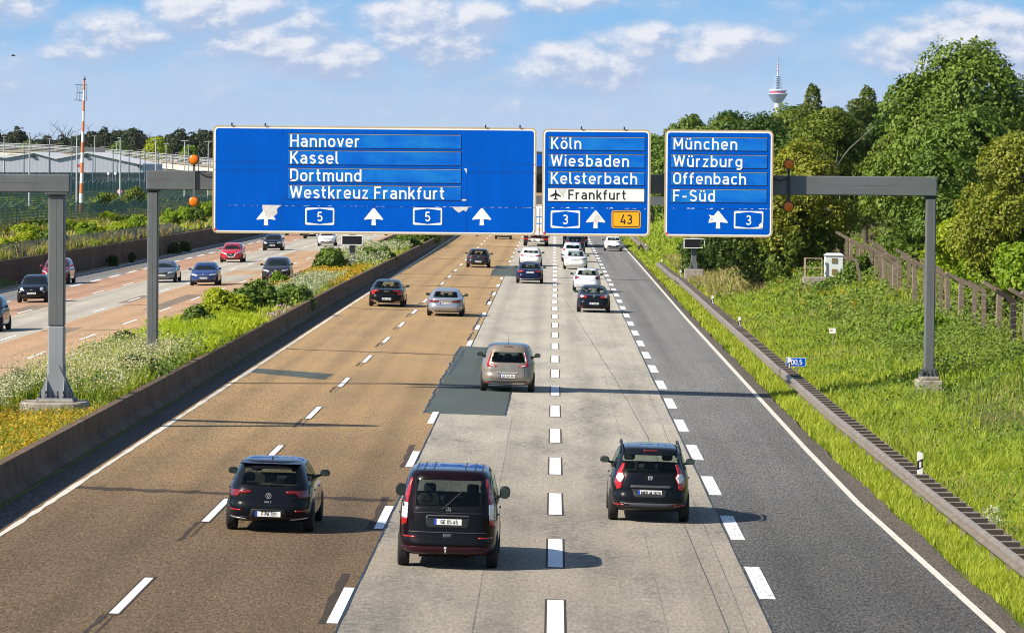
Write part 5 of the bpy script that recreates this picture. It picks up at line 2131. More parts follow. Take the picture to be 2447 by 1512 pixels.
car('bronze people carrier driving over the dark asphalt patch on the concrete lane', 'car', 'car', -1.56, 140.0, 'mpv', 4.34, 1.84, 1.64, BRONZE, group=PGRP,
    metric=True, over=.80, fin='whip', mirror=TRIM, win=[(-.585, 1.015), (.585, 1.015), (.50, 1.37), (-.50, 1.37)], winr=.08,
    lamps=[([(.36, .90), (.63, .99), (.60, 1.16), (.545, 1.38), (.575, 1.38), (.66, 1.13), (.72, .95), (.71, .87), (.42, .86)], LAMP_RED),
           ([(.42, .895), (.60, .945), (.62, .90), (.45, .88)], LAMP_WHITE)], lampr=.012,
    pieces=[([(-.36, .655), (.36, .655), (.36, .69), (-.36, .69)], CHROME, 'chrome_strip', .01, .02), ([(-.60, .27), (.60, .27), (.60, .30), (-.60, .30)], CHROME, 'bumper_strip', .01, .012)],
    gaps=[[(-.56, .46), (.56, .46), (.56, .472), (-.56, .472)], [(-.57, .46), (-.56, .46), (-.57, .95), (-.58, .95)], [(.56, .46), (.57, .46), (.58, .95), (.57, .95)]],
    pz=.555, plate='AX-527-MJ', badge=('diamond', .86, .06), words=[('SCENIC', .72, .035)], refl=.30, bumper=(.22, .41, TRIM_GREY))

# --- farther cars driving away
car('black saloon with C-shaped red tail lights beside the concrete barrier', 'car', 'car', -9.03, 221.0, 'sedan', 4.96, 1.89, 1.44, BLACK, group=PGRP, metric=True, over=.95,
    lamps=[([(.36, .84), (.60, .845), (.62, .66), (.80, .64), (.87, .88), (.62, .92), (.36, .885)], LAMP_RED)], lampr=.02, winr=.12,
    win=[(-.68, .99), (.68, .99), (.57, 1.33), (-.57, 1.33)],
    pieces=[([(.42, .255), (.74, .255), (.72, .30), (.46, .30)], CHROME, 'exhaust_trim', .02, .012), ([(-.74, .255), (-.42, .255), (-.46, .30), (-.72, .30)], CHROME, 'exhaust_trim', .02, .012)],
    pz=.44, plate='RAB C 4242', words=[('VOLVO', .84, .055)], refl=.33, bumper=(.20, .27, TRIM))
car('silver fastback on the tan lane right of the black saloon', 'car', 'car', -5.55, 209.5, 'sedan', 4.75, 1.85, 1.40, SILVER, group=PGRP, metric=True, over=.92, fin='body',
    mirror=TRIM, lamps=[([(.33, .735), (.80, .70), (.84, .80), (.78, .845), (.33, .80)], LAMP_DARK)], lampr=.02, winr=.08, win=[(-.64, .96), (.64, .96), (.55, 1.25), (-.55, 1.25)],
    gaps=[[(-.40, .58), (.40, .58), (.46, .70), (.45, .70), (.39, .59), (-.39, .59), (-.45, .70), (-.46, .70)]],
    pz=.67, plate='MTK CX 483', badge=('rings', .86, .045), refl=.37, reflm=LAMP_DARK, pipes=(-.60,), bumper=(.20, .27, TRIM_GREY))
car('dark grey hatchback on the far tan lane, close to the far dark patch', 'car', 'car', -5.83, 314.4, 'hatch', 4.46, 1.80, 1.44, GRAPHITE, group=PGRP, metric=True,
    lamps=[([(.40, .80), (.85, .76), (.87, .86), (.40, .85)], LAMP_DARK)], win=[(-.66, 1.0), (.66, 1.0), (.54, 1.27), (-.54, 1.27)], pz=.46, plate='GG LS 2107', badge=('wings', .85, .05),
    pipes=(-.55, .55), bumper=(.20, .34, TRIM))
car('white hatchback in front of the dark blue saloon on the concrete lane', 'car', 'car', -1.85, 324.6, 'hatch', 4.32, 1.80, 1.46, WHITE, group=PGRP, metric=True, mirror=TRIM,
    lamps=[([(.34, .82), (.84, .76), (.86, .87), (.80, .92), (.34, .86)], LAMP_RED)], win=[(-.60, 1.04), (.60, 1.04), (.54, 1.25), (-.54, 1.25)], pz=.78, plate='F IJ 7406', badge=('disc', .92, .04),
    pipes=(-.55,), bumper=(.20, .28, TRIM), fin='body')
car('dark blue saloon on the concrete lane beside the far dark patch', 'car', 'car', -1.62, 274.5, 'sedan', 4.46, 1.80, 1.42, NAVY, group=PGRP, metric=True, over=.85, winr=.10,
    lamps=[([(.36, .80), (.80, .74), (.85, .86), (.78, .90), (.36, .86)], LAMP_RED)], pz=.76, plate='F AM 1609', badge=('rings', .92, .045), win=[(-.66, 1.0), (.66, 1.0), (.56, 1.28), (-.56, 1.28)],
    pieces=[([(-.70, .30), (.70, .30), (.68, .32), (-.68, .32)], CHROME, 'bumper_strip', .005, .014)], bumper=(.20, .30, TRIM), refl=.38)
car('white saloon with a black glass roof on the right concrete lane', 'car', 'car', 1.67, 317.8, 'sedan', 4.69, 1.85, 1.44, WHITE, group=PGRP, metric=True, over=.85, winr=.10, mirror=TRIM,
    lamps=[([(.46, .86), (.84, .80), (.88, .88), (.82, .93), (.48, .93)], LAMP_DARK)], win=[(-.66, 1.03), (.66, 1.03), (.56, 1.40), (-.56, 1.40)], pz=.74, plate='EL W 1722', badge=('tee', .93, .035),
    bumper=(.20, .33, TRIM), refl=.42, fin=False)
car('white crossover just ahead of the white saloon', 'car', 'car', 1.55, 345.0, 'mpv', 4.38, 1.81, 1.60, WHITEBLUE, group=PGRP, metric=True, mirror=TRIM,
    lamps=[([(.52, .98), (.82, .92), (.86, 1.04), (.80, 1.12), (.56, 1.06)], LAMP_RED)], win=[(-.60, 1.10), (.60, 1.10), (.54, 1.42), (-.54, 1.42)], winr=.16, pz=.80, plate='F KL 210', bumper=(.21, .42, TRIM_GREY))
car('dark blue off-roader with a wide red tail light strip', 'car', 'car', 1.92, 378.5, 'mpv', 4.70, 1.90, 1.66, DKBLUE, group=PGRP, metric=True,
    lamps=[([(.28, 1.0), (.86, .95), (.90, 1.07), (.84, 1.13), (.28, 1.05)], LAMP_RED)], win=[(-.66, 1.14), (.66, 1.14), (.58, 1.50), (-.58, 1.50)], pz=.78, plate='DA XS 91', badge=('star', 1.02, .07), bumper=(.22, .40, TRIM))
car('pale silver hatchback just ahead of the dark blue coupe', 'car', 'car', 2.10, 260.2, 'hatch', 4.05, 1.75, 1.46, WHITEBLUE, group=PGRP, metric=True, mirror=TRIM, fin='whip',
    lamps=[([(.52, .80), (.82, .76), (.85, .95), (.80, 1.0), (.54, .97)], LAMP_DARK)], win=[(-.64, 1.04), (.64, 1.04), (.54, 1.36), (-.54, 1.36)], pz=.43, plate='DA NK 639', badge=('ring_v', .84, .055), bumper=(.20, .30, TRIM))
car('dark blue coupe with round red tail lights on the right concrete lane', 'car', 'car', 2.17, 221.6, 'sedan', 4.41, 1.79, 1.44, NAVYBLK, group=PGRP, metric=True, over=.80, winr=.10, fin=False,
    lamps=[([(.36, .80), (.36, .90), (.52, .965), (.76, .985), (.86, .93), (.86, .86), (.74, .80), (.55, .79)], LAMP_RED), ([(.655 + .075 * cos(i * pi / 6), .885 + .075 * sin(i * pi / 6)) for i in range(12)], LAMP_WHITE)],
    lampr=.02, win=[(-.66, 1.06), (.66, 1.06), (.56, 1.34), (-.56, 1.34)], pz=.50, plate='HP MA 800', badge=('ring_v', .90, .06), refl=.30, bumper=(.20, .28, TRIM), seatm=SEAT_LT,
    gaps=[[(-.50, .70), (.50, .70), (.53, .80), (.52, .80), (.49, .71), (-.49, .71), (-.52, .80), (-.53, .80)]])
car('white hatchback with a black lower bumper on the grey lane', 'car', 'car', 5.73, 396.6, 'hatch', 4.06, 1.75, 1.43, WHITE, group=PGRP, metric=True, mirror=TRIM,
    lamps=[([(.30, .90), (.82, .86), (.85, .95), (.30, .95)], LAMP_DARK)], win=[(-.60, 1.04), (.60, 1.04), (.52, 1.32), (-.52, 1.32)], pz=.52, plate='HU AX 1032', bumper=(.20, .58, TRIM), refl=.34)
car('dark low car on the far tan lane, cut off by the wide sign', 'car', 'car', -5.54, 445, 'hatch', 4.2, 1.80, 1.45, GREYBLUE, group=PGRP, metric=True,
    lamps=[([(.50, .76), (.84, .74), (.86, .86), (.50, .86)], LAMP_RED)], pz=.5, plate='F TR 88', bumper=(.20, .30, TRIM))

# --- cars coming towards the bridge
CIR = [(.67 + .115 * cos(i * pi / 7), .735 + .10 * sin(i * pi / 7)) for i in range(14)]
car('small rounded black city car with round headlights, near the left edge', 'car', 'car', -29.2, 228.7, 'hatch', 3.63, 1.69, 1.53, BLACK, 'towards', group=OGRP, head=CIR, headr=.0, overf=.70, over=.62, wr=.31,
    grille=[(-.40, .665), (.40, .665), (.40, .69), (-.40, .69)], fpieces=[([(.74, .56), (.84, .56), (.84, .62), (.74, .62)], LAMP_WHITE, 'fog_light')], intake=[(-.66, .28), (.66, .28), (.58, .42), (-.58, .42)],
    pz=.53, plate='F WS 1010', badge=('bar', .72, .05), fin=False)
car('dark red off-road car half hidden behind the near gantry post', 'car', 'car', -32.6, 267, 'mpv', 4.60, 1.86, 1.69, DKRED, 'towards', group=OGRP, wr=.36,
    head=[(.56, .78), (.90, .82), (.94, .90), (.60, .86)], grille=[(-.60, .62), (.60, .62), (.50, .80), (-.50, .80)], intake=[(-.72, .30), (.72, .30), (.66, .52), (-.66, .52)], pz=.58, plate='WI RA 44', fin=False)
car('dark blue car cut off by the left edge of the photo', 'car', 'car', -26.0, 185.8, 'mpv', 4.40, 1.80, 1.60, DKBLUE, 'towards', group=OGRP, wr=.34, fin=False)
car('grey silver saloon with a tall dark grille, beside a gantry post', 'car', 'car', -25.7, 268.2, 'sedan', 4.70, 1.83, 1.43, GREYBLUE, 'towards', group=OGRP,
    head=[(.48, .62), (.86, .66), (.93, .74), (.88, .79), (.50, .71)], grille=[(-.36, .40), (.36, .40), (.40, .70), (-.40, .70)], intake=[(.50, .32), (.86, .32), (.84, .45), (.54, .45)],
    pz=.48, plate='GI AK 3050', badge=('rings', .66, .05), fin=False)
car('blue hatchback with a silver strip between its headlights', 'car', 'car', -22.26, 260, 'hatch', 4.07, 1.75, 1.45, BLUE, 'towards', group=OGRP,
    head=[(.44, .66), (.84, .66), (.95, .76), (.90, .80), (.46, .73)], fpieces=[([(-.44, .672), (.44, .672), (.44, .69), (-.44, .69)], CHROME, 'chrome_strip')], intake=[(-.80, .28), (.80, .28), (.66, .40), (-.66, .40)],
    pz=.49, plate='OF VP 5660', badge=('ring_v', .70, .07), fin='whip')
car('bright red hatchback with a dark V-shaped grille', 'car', 'car', -25.86, 327.6, 'hatch', 4.48, 1.79, 1.55, RED, 'towards', group=OGRP,
    head=[(.50, .66), (.84, .74), (.93, .80), (.84, .82), (.48, .72)], grille=[(-.26, .46), (.26, .46), (.42, .72), (.0, .68), (-.42, .72)],
    fpieces=[([(.27, .48), (.33, .48), (.54, .74), (.44, .74)], CHROME, 'grille_strip'), ([(.66, .34), (.86, .36), (.84, .44), (.70, .42)], TRIM, 'fog_surround')],
    intake=[(-.50, .26), (.50, .26), (.46, .34), (-.46, .34)], pz=.47, plate='F LN 2200', badge=('disc', .62, .06), fin=False)
car('black hatchback with large clear headlights, behind the red hatchback', 'car', 'car', -25.92, 376.3, 'hatch', 4.25, 1.79, 1.49, BLACK, 'towards', group=OGRP,
    head=[(.48, .64), (.82, .64), (.94, .80), (.86, .84), (.56, .76)], pz=.50, plate='MZ AB 120', badge=('bar', .72, .05), fin=False,
    fpieces=[([(-.34, .71), (.34, .71), (.34, .73), (-.34, .73)], CHROME, 'chrome_strip')])
car('dark grey crossover with a large grille, beside the planted median', 'car', 'car', -18.24, 268.3, 'mpv', 4.50, 1.84, 1.55, GRAPHITE, 'towards', group=OGRP, wr=.345,
    head=[(.44, .72), (.88, .74), (.92, .84), (.84, .86), (.46, .79)], grille=[(-.52, .28), (.52, .28), (.24, .55), (.38, .78), (-.38, .78), (-.24, .55)],
    fpieces=[([(.53, .29), (.56, .29), (.29, .56), (.26, .56)], CHROME, 'grille_edge'), ([(.66, .34), (.84, .36), (.82, .50), (.74, .46)], TRIM, 'fog_surround')],
    intake=[(-.50, .26), (.50, .26), (.48, .30), (-.48, .30)], pz=.53, plate='GG LX 77', badge=('disc', .70, .06), fin='fin')
car('white hatchback coming on below the wide blue sign', 'car', 'car', -22.07, 396.6, 'hatch', 4.07, 1.75, 1.46, WHITE, 'towards', group=OGRP, fin=False,
    head=[(.44, .66), (.84, .66), (.95, .76), (.90, .80), (.46, .73)], intake=[(-.76, .26), (.76, .26), (.66, .46), (-.66, .46)], pz=.48, plate='F GT 190', badge=('ring_v', .72, .07))
car('black off-road car just below the wide blue sign, left of the white hatchback', 'car', 'car', -26.26, 443, 'mpv', 4.50, 1.85, 1.68, BLACK, 'towards', group=OGRP, fin=False, pz=.55, plate='HG DD 400')
car('dark car far off, only its wheels and bumper below the wide blue sign', 'car', 'car', -29.79, 467, 'mpv', 4.60, 1.90, 1.75, GRAPHITE, 'towards', group=OGRP, fin=False, pz=.55, plate='F EE 12')


# --- lorries
def lorry(label, x, y, boxm, kind, plate):
    loc = (x, y, zr(x))
    t = thing('lorry', label, 'lorry', loc, (0, -math.atan(SLOPE_R), 0), group='lorries on the concrete lanes')
    mb = MB()
    mb.box(-1.275, 1.275, 0, 12.5, 1.12, 3.92, bev=.02)
    body = mb.build('box_body', boxm, t)
    mb = MB()
    for s in (-1, 1):
        mb.box(s * .62 - .60, s * .62 + .60, -.03, 0, 1.2, 3.82)
    mb.build('door', boxm, t)
    mb = MB()
    for xx in (-.9, -.28, .28, .9):
        mb.tube([(xx, -.06, 1.0), (xx, -.06, 3.86)], .022, 6)
    mb.build('locking_bar', GALV_LT, t)
    if kind == 'wave':
        for k, (za, zb2, c) in enumerate(((3.1, 2.6, .55), (2.2, 2.7, -.5))):
            mb = MB()
            P = [(-1.2 + 2.4 * i / 16, za + (zb2 - za) * i / 16 - c * sin(pi * i / 16)) for i in range(17)]
            pen(mb, P, .09, -.034 - .002 * k, 0, lambda a, b, d: (a, d, b))
            mb.build('stripe', PAINT_LBLUE, body, fix=False)
        mb = MB()
        mb.add([(.20, -.034, 1.55), (.42, -.034, 1.55), (.42, -.034, 1.85), (.20, -.034, 1.85)], [(0, 1, 2, 3)])
        mb.build('warning_sticker', S_YEL, body, fix=False)
    mb = MB()
    mb.box(-1.25, 1.25, .0, .12, 1.03, 1.08)
    mb.build('marker_strip', LAMP_DARK, t)
    mb = MB()
    mb.box(-1.22, 1.22, .10, .22, .44, .60, bev=.02)
    mb.box(-.9, -.8, .15, 1.2, .44, 1.0)
    mb.box(.8, .9, .15, 1.2, .44, 1.0)
    mb.box(-1.2, 1.2, .12, .2, .84, .95)
    mb.build('bumper_bar', STEEL_DK, t)
    for s in (-1, 1):
        mb = MB()
        mb.box(s * .98 - .24, s * .98 + .24, .04, .12, .66, .82, bev=.015)
        mb.build('tail_light', LAMP_RED, t)
    mb = MB()
    mb.box(-.42, .42, .06, .10, .48, .76, bev=.01)
    p_ = mb.build('number_plate', PLATE, t)
    for i, s in enumerate(plate.split(' ')):
        mb = MB()
        text(mb, s, -.28, .64 - .13 * i, .10, .055, 0, .15)
        mb.build('lettering', PLATE_TXT, p_, fix=False)
    for yy in (2.0, 3.3, 10.6):
        for s in (-1, 1):
            wheel(t, s * 1.06, yy, .50, .36, s)
    mb = MB()
    mb.box(-.5, .5, .3, 12.4, .85, 1.1)
    mb.build('chassis', UNDER, t)
    # tractor in front
    mb = MB()
    mb.box(-1.22, 1.22, 13.0, 15.2, .55, 3.4, bev=.12)
    mb.build('cab', boxm, t)


PAINT_LBLUE = plain('stripe_blue', (.01, .22, .62), .5)
BOX_WHITE = plain('lorry_white', (.72, .73, .75), .5, var=.06, vscale=1.0)
BOX_DARK = plain('lorry_dark', (.05, .055, .06), .5)
lorry('white lorry with curved blue stripes seen in the gap between two blue signs', -1.83, 408.5, BOX_WHITE, 'wave', 'BAD AMB82')
lorry('dark lorry with red rear lights ahead of the dark blue off-roader', 2.16, 411.5, BOX_DARK, 'plain', 'OF LK31')
# ------------------------------------------------------------------ plants
L_DEEP = leaf_mat('leaf_deep', (.022, .048, .010), (.055, .105, .018), (.125, .180, .045), .25, .28, lift=(.98, 1.04, .9))
L_MID = leaf_mat('leaf_mid', (.050, .098, .012), (.125, .190, .024), (.235, .285, .065), .22, .28, lift=(.98, 1.04, .9))
L_OLIVE = leaf_mat('leaf_olive', (.055, .088, .010), (.130, .172, .020), (.23, .26, .05), .22, .25, lift=(.98, 1.04, .9))
L_YEL = leaf_mat('leaf_yellow_green', (.170, .230, .010), (.310, .360, .018), (.40, .40, .05), .38, .4)
L_GOLD = leaf_mat('leaf_golden', (.110, .140, .010), (.255, .260, .022), (.40, .38, .08), .25, .3, lift=(.98, 1.04, .9))
L_BRIGHT = leaf_mat('leaf_bright', (.105, .200, .012), (.205, .300, .022), (.30, .34, .06), .40, .5)
L_PINE = leaf_mat('needle_pine', (.040, .070, .014), (.110, .145, .026), (.20, .22, .05), .15, .3, lift=(.98, 1.04, .9))
L_FAR = leaf_mat('leaf_far', (.022, .036, .020), (.045, .064, .028), (.075, .088, .045), .15, .08, lift=(1, 1, 1))
L_BROOM = leaf_mat('stem_broom', (.26, .33, .010), (.36, .40, .014), (.44, .44, .05), .35, .5)
G_GREEN = leaf_mat('grass_green', (.075, .140, .014), (.245, .310, .030), (.36, .36, .08), .30, .30)
G_FRESH = leaf_mat('grass_fresh', (.170, .245, .016), (.300, .360, .028), (.42, .42, .09), .36, .35)
G_DRY = leaf_mat('grass_dry', (.25, .21, .065), (.35, .29, .11), (.44, .38, .18), .25, .3, lift=(1, 1, 1))
P_WHITE = leaf_mat('petal_white', (.36, .37, .21), (.50, .49, .33), (.66, .64, .50), .25, .8, lift=(1, 1, 1))
P_YEL = leaf_mat('petal_yellow', (.42, .23, .010), (.52, .31, .015), (.62, .44, .05), .25, .8, lift=(1, 1, 1))
P_PINK = plain('petal_pink', (.55, .30, .50), .7)
BARK = plain('bark', (.085, .065, .048), .95, var=.3, vscale=3)
BARK_PALE = plain('bark_pale', (.33, .30, .25), .9, var=.2, vscale=3)
BARK_DK = plain('bark_dark', (.035, .028, .024), .95, var=.3, vscale=3)


def leaves(P, Nrm, size, rng, aspect=.5, up=.25, jit=.9, droop=0.0):
    """rhombic leaves at P, facing roughly along Nrm -> V, F arrays"""
    n = len(P)
    d = Nrm + rng.normal(0, jit, (n, 3)) + np.array([0, 0, up])
    d /= np.linalg.norm(d, axis=1)[:, None] + 1e-9
    a = rng.normal(0, 1, (n, 3)) + np.array([0, 0, -droop])
    a -= d * (a * d).sum(1)[:, None]
    a /= np.linalg.norm(a, axis=1)[:, None] + 1e-9
    b = np.cross(d, a)
    s = size[:, None] * rng.uniform(.65, 1.3, (n, 1))
    bend = d * s * .22
    V = np.empty((n, 4, 3))
    V[:, 0] = P - a * s
    V[:, 1] = P + b * s * aspect + bend
    V[:, 2] = P + a * s
    V[:, 3] = P - b * s * aspect + bend
    F = np.arange(n * 4).reshape(n, 4)
    return V.reshape(-1, 3), F


def crown_points(rng, lobes, n, inner=.62):
    """points on and just inside the skins of many lobes; lobes: (cx,cy,cz,rx,ry,rz)"""
    lob = np.array(lobes)
    area = (lob[:, 3] * lob[:, 5])
    pick = rng.choice(len(lob), n * 2, p=area / area.sum())
    q = rng.normal(0, 1, (n * 2, 3))
    q /= np.linalg.norm(q, axis=1)[:, None]
    q[:, 2] = np.where(q[:, 2] < -.55, -q[:, 2], q[:, 2])
    rad = inner + (1.06 - inner) * rng.power(2.4, n * 2)
    rad *= 1 + .22 * (vnoise(q[:, 0] * 3 + pick * 7.7, q[:, 1] * 3 + q[:, 2] * 2.1, .8, 3) - .5) * 2
    P = lob[pick, :3] + q * rad[:, None] * lob[pick, 3:]
    nr = q / lob[pick, 3:]
    nr /= np.linalg.norm(nr, axis=1)[:, None]
    # drop points buried in other lobes
    keep = np.ones(n * 2, bool)
    for k in range(len(lob)):
        e = (((P - lob[k, :3]) / lob[k, 3:]) ** 2).sum(1)
        keep &= ~((e < .36) & (pick != k))
    # ragged gaps
    hole = vnoise(P[:, 0] * 1.0 + P[:, 2] * .6, P[:, 1] + P[:, 2] * .9, .9, 7)
    keep &= hole > .33
    P, nr = P[keep][:n], nr[keep][:n]
    return P, nr


def tree_lobes(rng, h, w, base, kind):
    out = []
    ch = h - base
    if kind == 'pine':
        for k in range(20):
            t = rng.uniform(.0, 1)
            a = rng.uniform(0, 2 * pi)
            r = w * (.12 + .5 * (1 - t) ** .8) * rng.uniform(.35, 1)
            s = w * rng.uniform(.13, .24) * (1.1 - .55 * t)
            out.append((r * cos(a), r * sin(a), base + ch * (.10 + .84 * t), s * 1.25, s * 1.25, s * .72))
        out.append((0, 0, h - ch * .08, w * .10, w * .10, ch * .12))
        return out
    nl = 34 if kind == 'tall' else 20
    for k in range(nl):
        t = (k + rng.uniform(0, 1)) / nl
        env = sin(pi * min(1, (.16 + .84 * t)) ** .85) ** .7 if kind != 'bush' else (1 - t ** 2.4) ** .5
        a = rng.uniform(0, 2 * pi)
        r = w * .5 * env * rng.uniform(.35, .92)
        s = w * rng.uniform(.10, .26)
        out.append((r * cos(a), r * sin(a), base + ch * (.08 + .82 * t), s, s, s * rng.uniform(.75, 1.05)))
    out.append((0, 0, h - w * .14, w * .16, w * .16, w * .15))
    for k in range(14 if kind == 'tall' else 5):              # sprays that stick out of the outline
        t = rng.uniform(.15, .97)
        env = sin(pi * min(1, (.16 + .84 * t)) ** .85) ** .7 if kind != 'bush' else (1 - t ** 2.4) ** .5
        a = rng.uniform(0, 2 * pi)
        r = w * .5 * env * rng.uniform(.92, 1.16)
        s = w * rng.uniform(.045, .09)
        out.append((r * cos(a), r * sin(a), base + ch * (.08 + .88 * t), s, s, s * rng.uniform(.7, 1.3)))
    return out


def limb_path(a, b, rng, n=5, wob=.08):
    a, b = np.array(a), np.array(b)
    L = np.linalg.norm(b - a)
    P = []
    for i in range(n + 1):
        t = i / n
        p = a + (b - a) * t + rng.normal(0, wob * L * sin(pi * t) * .5, 3)
        p[2] += .10 * L * sin(pi * t) * .5
        P.append(tuple(p))
    return P


TREE_MESH = {}


def tree(name, label, x, y, h, w, kind, leafm, seed, z=None, leaf=.17, n=11000, base=None, bark=None, group=None, rotz=None, share=None, nlimb=7):
    """tapered trunk with limbs, crown of many small leaves"""
    z = float(ground_z(x, y)) if z is None else z
    rng = np.random.default_rng(seed)
    t = thing(name, label, 'tree' if kind != 'bush' else 'bush', (x, y, z - .05), (0, 0, rng.uniform(0, 6.28) if rotz is None else rotz), group)
    key = (share, kind, leafm.name) if share is not None else None
    if key and key in TREE_MESH:
        cm, tm, h0, w0 = TREE_MESH[key]
        t.scale = (w / w0, w / w0, h / h0)
    else:
        b0 = base if base is not None else (h * .22 if kind != 'bush' else .05)
        lob = tree_lobes(rng, h, w, b0, kind)
        P, N = crown_points(rng, lob, n)
        V, F = leaves(P, N, np.full(len(P), leaf), rng, .34 if kind == 'pine' else .55, .25, .55 if kind != 'pine' else .9)
        cm = np_mesh('crown', V, F, leafm)
        mb = MB()
        tr = max(.07, w * .032)
        top = h * .86
        if kind == 'bush':
            for k in range(6):
                l_ = lob[rng.integers(len(lob))]
                mb.tube(limb_path((rng.uniform(-.2, .2), rng.uniform(-.2, .2), 0), l_[:3], rng), [.05, .045, .04, .03, .022, .014], 6)
        else:
            path = limb_path((0, 0, -.2), (rng.uniform(-.3, .3), rng.uniform(-.3, .3), top), rng, 7, .03)
            mb.tube(path, [tr * (1.25 - 1.1 * i / 7) for i in range(8)], 9)
            for k in range(nlimb):
                l_ = lob[rng.integers(len(lob))]
                hz = min(l_[2] * .8, top * .9) * rng.uniform(.55, .95)
                i = min(7, max(1, int(hz / top * 7)))
                mb.tube(limb_path(path[i], l_[:3], rng), [tr * .5, tr * .42, tr * .34, tr * .26, tr * .18, tr * .1], 6)
        tm = mb.build('trunk', bark or BARK, None, smooth=True)
        tmm = tm.data
        bpy.data.objects.remove(tm)
        tm = tmm
        if key:
            TREE_MESH[key] = (cm, tm, h, w)
    link('crown', cm, t)
    link('trunk' if kind != 'bush' else 'stems', tm, t)
    return t


# --- wood on the right: front row first
GW = 'trees of the wood behind the post fence'
GF = 'far trees of the wood on the right'
Tr = [
    # label, x, y, h, w, kind, mat, leaf, n
    ('tallest broadleaf tree of the wood, its round top highest against the sky', 22.5, 225, 12.2, 10.6, 'tall', L_MID, .17, 26000),
    ('broad dark green tree at the right edge behind the tallest tree', 28.0, 236, 10.0, 10, 'tall', L_DEEP, .18, 18000),
    ('golden green tree at the right edge in front of the tall wood', 21.0, 185, 7.6, 5.4, 'tall', L_GOLD, .11, 19000),
    ('mid green tree with grey green leaves below the tallest tree', 22.0, 216, 8.8, 7.2, 'tall', L_MID, .15, 15000),
    ('tall pine with tufted branches, left one of the twin pine tops', 18.9, 300, 11.7, 5.6, 'pine', L_PINE, .16, 12000),
    ('pine with tufted branches, between the twin top pine and the tall broadleaf', 22.6, 296, 11.4, 6.0, 'pine', L_PINE, .16, 11000),
    ('short tufted pine in front of the other pines', 19.6, 283, 10.0, 6.0, 'pine', L_PINE, .15, 10000),
    ('olive brown tree in the middle of the wood beside the amber lights', 17.6, 262, 9.6, 6.6, 'tall', L_OLIVE, .14, 14000),
    ('dark green tree above the right end of the München sign', 16.6, 330, 9.4, 8.6, 'tall', L_DEEP, .18, 13000),
    ('yellowish green tree sloping up from the left end of the wood', 14.4, 352, 9.8, 8.4, 'tall', L_YEL, .17, 13000),
    ('leafy green tree rising just left of the pines, below the tower', 18.2, 345, 9.7, 8.6, 'tall', L_MID, .18, 13000),
    ('low golden green tree behind the right lamp pair', 15.0, 246, 7.6, 5.6, 'tall', L_GOLD, .13, 13000),
    ('olive tree behind the right end of the gantry beam', 21.6, 244, 8.6, 6.4, 'tall', L_OLIVE, .14, 13000),
]
for i, (lab, x, y, h, w, kd, m, lf, n) in enumerate(Tr):
    tree('pine_tree' if kd == 'pine' else 'broadleaf_tree', lab, x, y, h, w, kd, m, 20 + i, leaf=lf * .8, n=int(n * 1.6), group=GW)
# bushes in front of and among the trees
Bu = [
    ('big dark green bush right of the München sign, left of the white cabinet', 13.2, 252, 6.0, 7.2, L_DEEP, .13, 13000),
    ('olive green bush whose branches hang over the grass, just left of the white cabinet', 15.0, 246, 4.6, 4.2, L_OLIVE, .12, 9000),
    ('dark round bush behind the right display board', 11.2, 300, 3.6, 4.4, L_DEEP, .13, 8000),
    ('bright yellow green bush beyond the fence, right of the right gantry post', 21.0, 186, 4.0, 5.2, L_BRIGHT, .12, 13000),
    ('bright leafy bush at the right edge behind the last fence posts', 21.6, 177, 3.8, 4.8, L_BRIGHT, .12, 11000),
    ('large bright bush behind the middle of the post fence', 21.2, 202, 4.4, 5.6, L_YEL, .13, 12000),
    ('mid green bush behind the far end of the post fence', 20.8, 234, 4.0, 5.4, L_MID, .13, 9000),
    ('small green bush overgrowing the fence beside the white cabinet', 17.0, 226, 2.0, 2.3, L_MID, .10, 4500),
    ('bramble bush hiding the feet of the nearest fence posts', 19.6, 158, 1.5, 3.4, L_MID, .09, 7000),
    ('bramble bush against the middle fence posts behind the gantry post', 19.7, 178, 1.4, 3.8, L_OLIVE, .09, 7000),
    ('low bramble on the slope below the fence, left of the right gantry post', 15.9, 172, .6, 3.2, L_BRIGHT, .09, 5000),
    ('green weed clump at the foot of the white cabinet', 15.4, 226, .55, 2.2, L_MID, .09, 4500),
]
for i, (lab, x, y, h, w, m, lf, n) in enumerate(Bu):
    tree('bush', lab, x, y, h, w, 'bush', m, 120 + i, leaf=lf, n=n, group='bushes on the right-hand slope')
# the wood goes on behind: shared shapes
rg = np.random.default_rng(5)
spots = [(24, 262), (27, 285), (31, 300), (25, 320), (29, 345), (21, 372), (17.5, 395), (24, 392), (31, 250), (34, 270), (14.2, 420), (18, 440), (23, 430),
         (13.6, 480), (17, 520), (21, 500), (13.4, 560), (16, 640), (20, 600), (14, 720), (19, 760), (24, 700), (34, 322), (38, 350), (30, 410)]
for i, (x, y) in enumerate(spots):
    k = i % 3
    h = rg.uniform(9.0, 11.5) * (1.0 + (y > 450) * .12)
    tree('broadleaf_tree', 'tree deep in the wood on the right, mostly hidden behind the front trees', x, y, h, rg.uniform(7.5, 9.5), 'tall', (L_DEEP, L_MID, L_OLIVE)[k], 300 + k,
         leaf=.22, n=9000, group=GF, share='deep')


for i, (x, y) in enumerate([(29, 205), (27, 188), (30, 172), (27, 156), (31, 142), (28, 128)]):
    tree('broadleaf_tree', 'tree of the wood going on beyond the right edge of the photo', x, y, rg.uniform(8.5, 10.5), rg.uniform(7.5, 9), 'tall', (L_DEEP, L_MID, L_OLIVE)[i % 3], 300 + i % 3,
         leaf=.22, n=9000, group='trees beyond the right edge', share='deep')


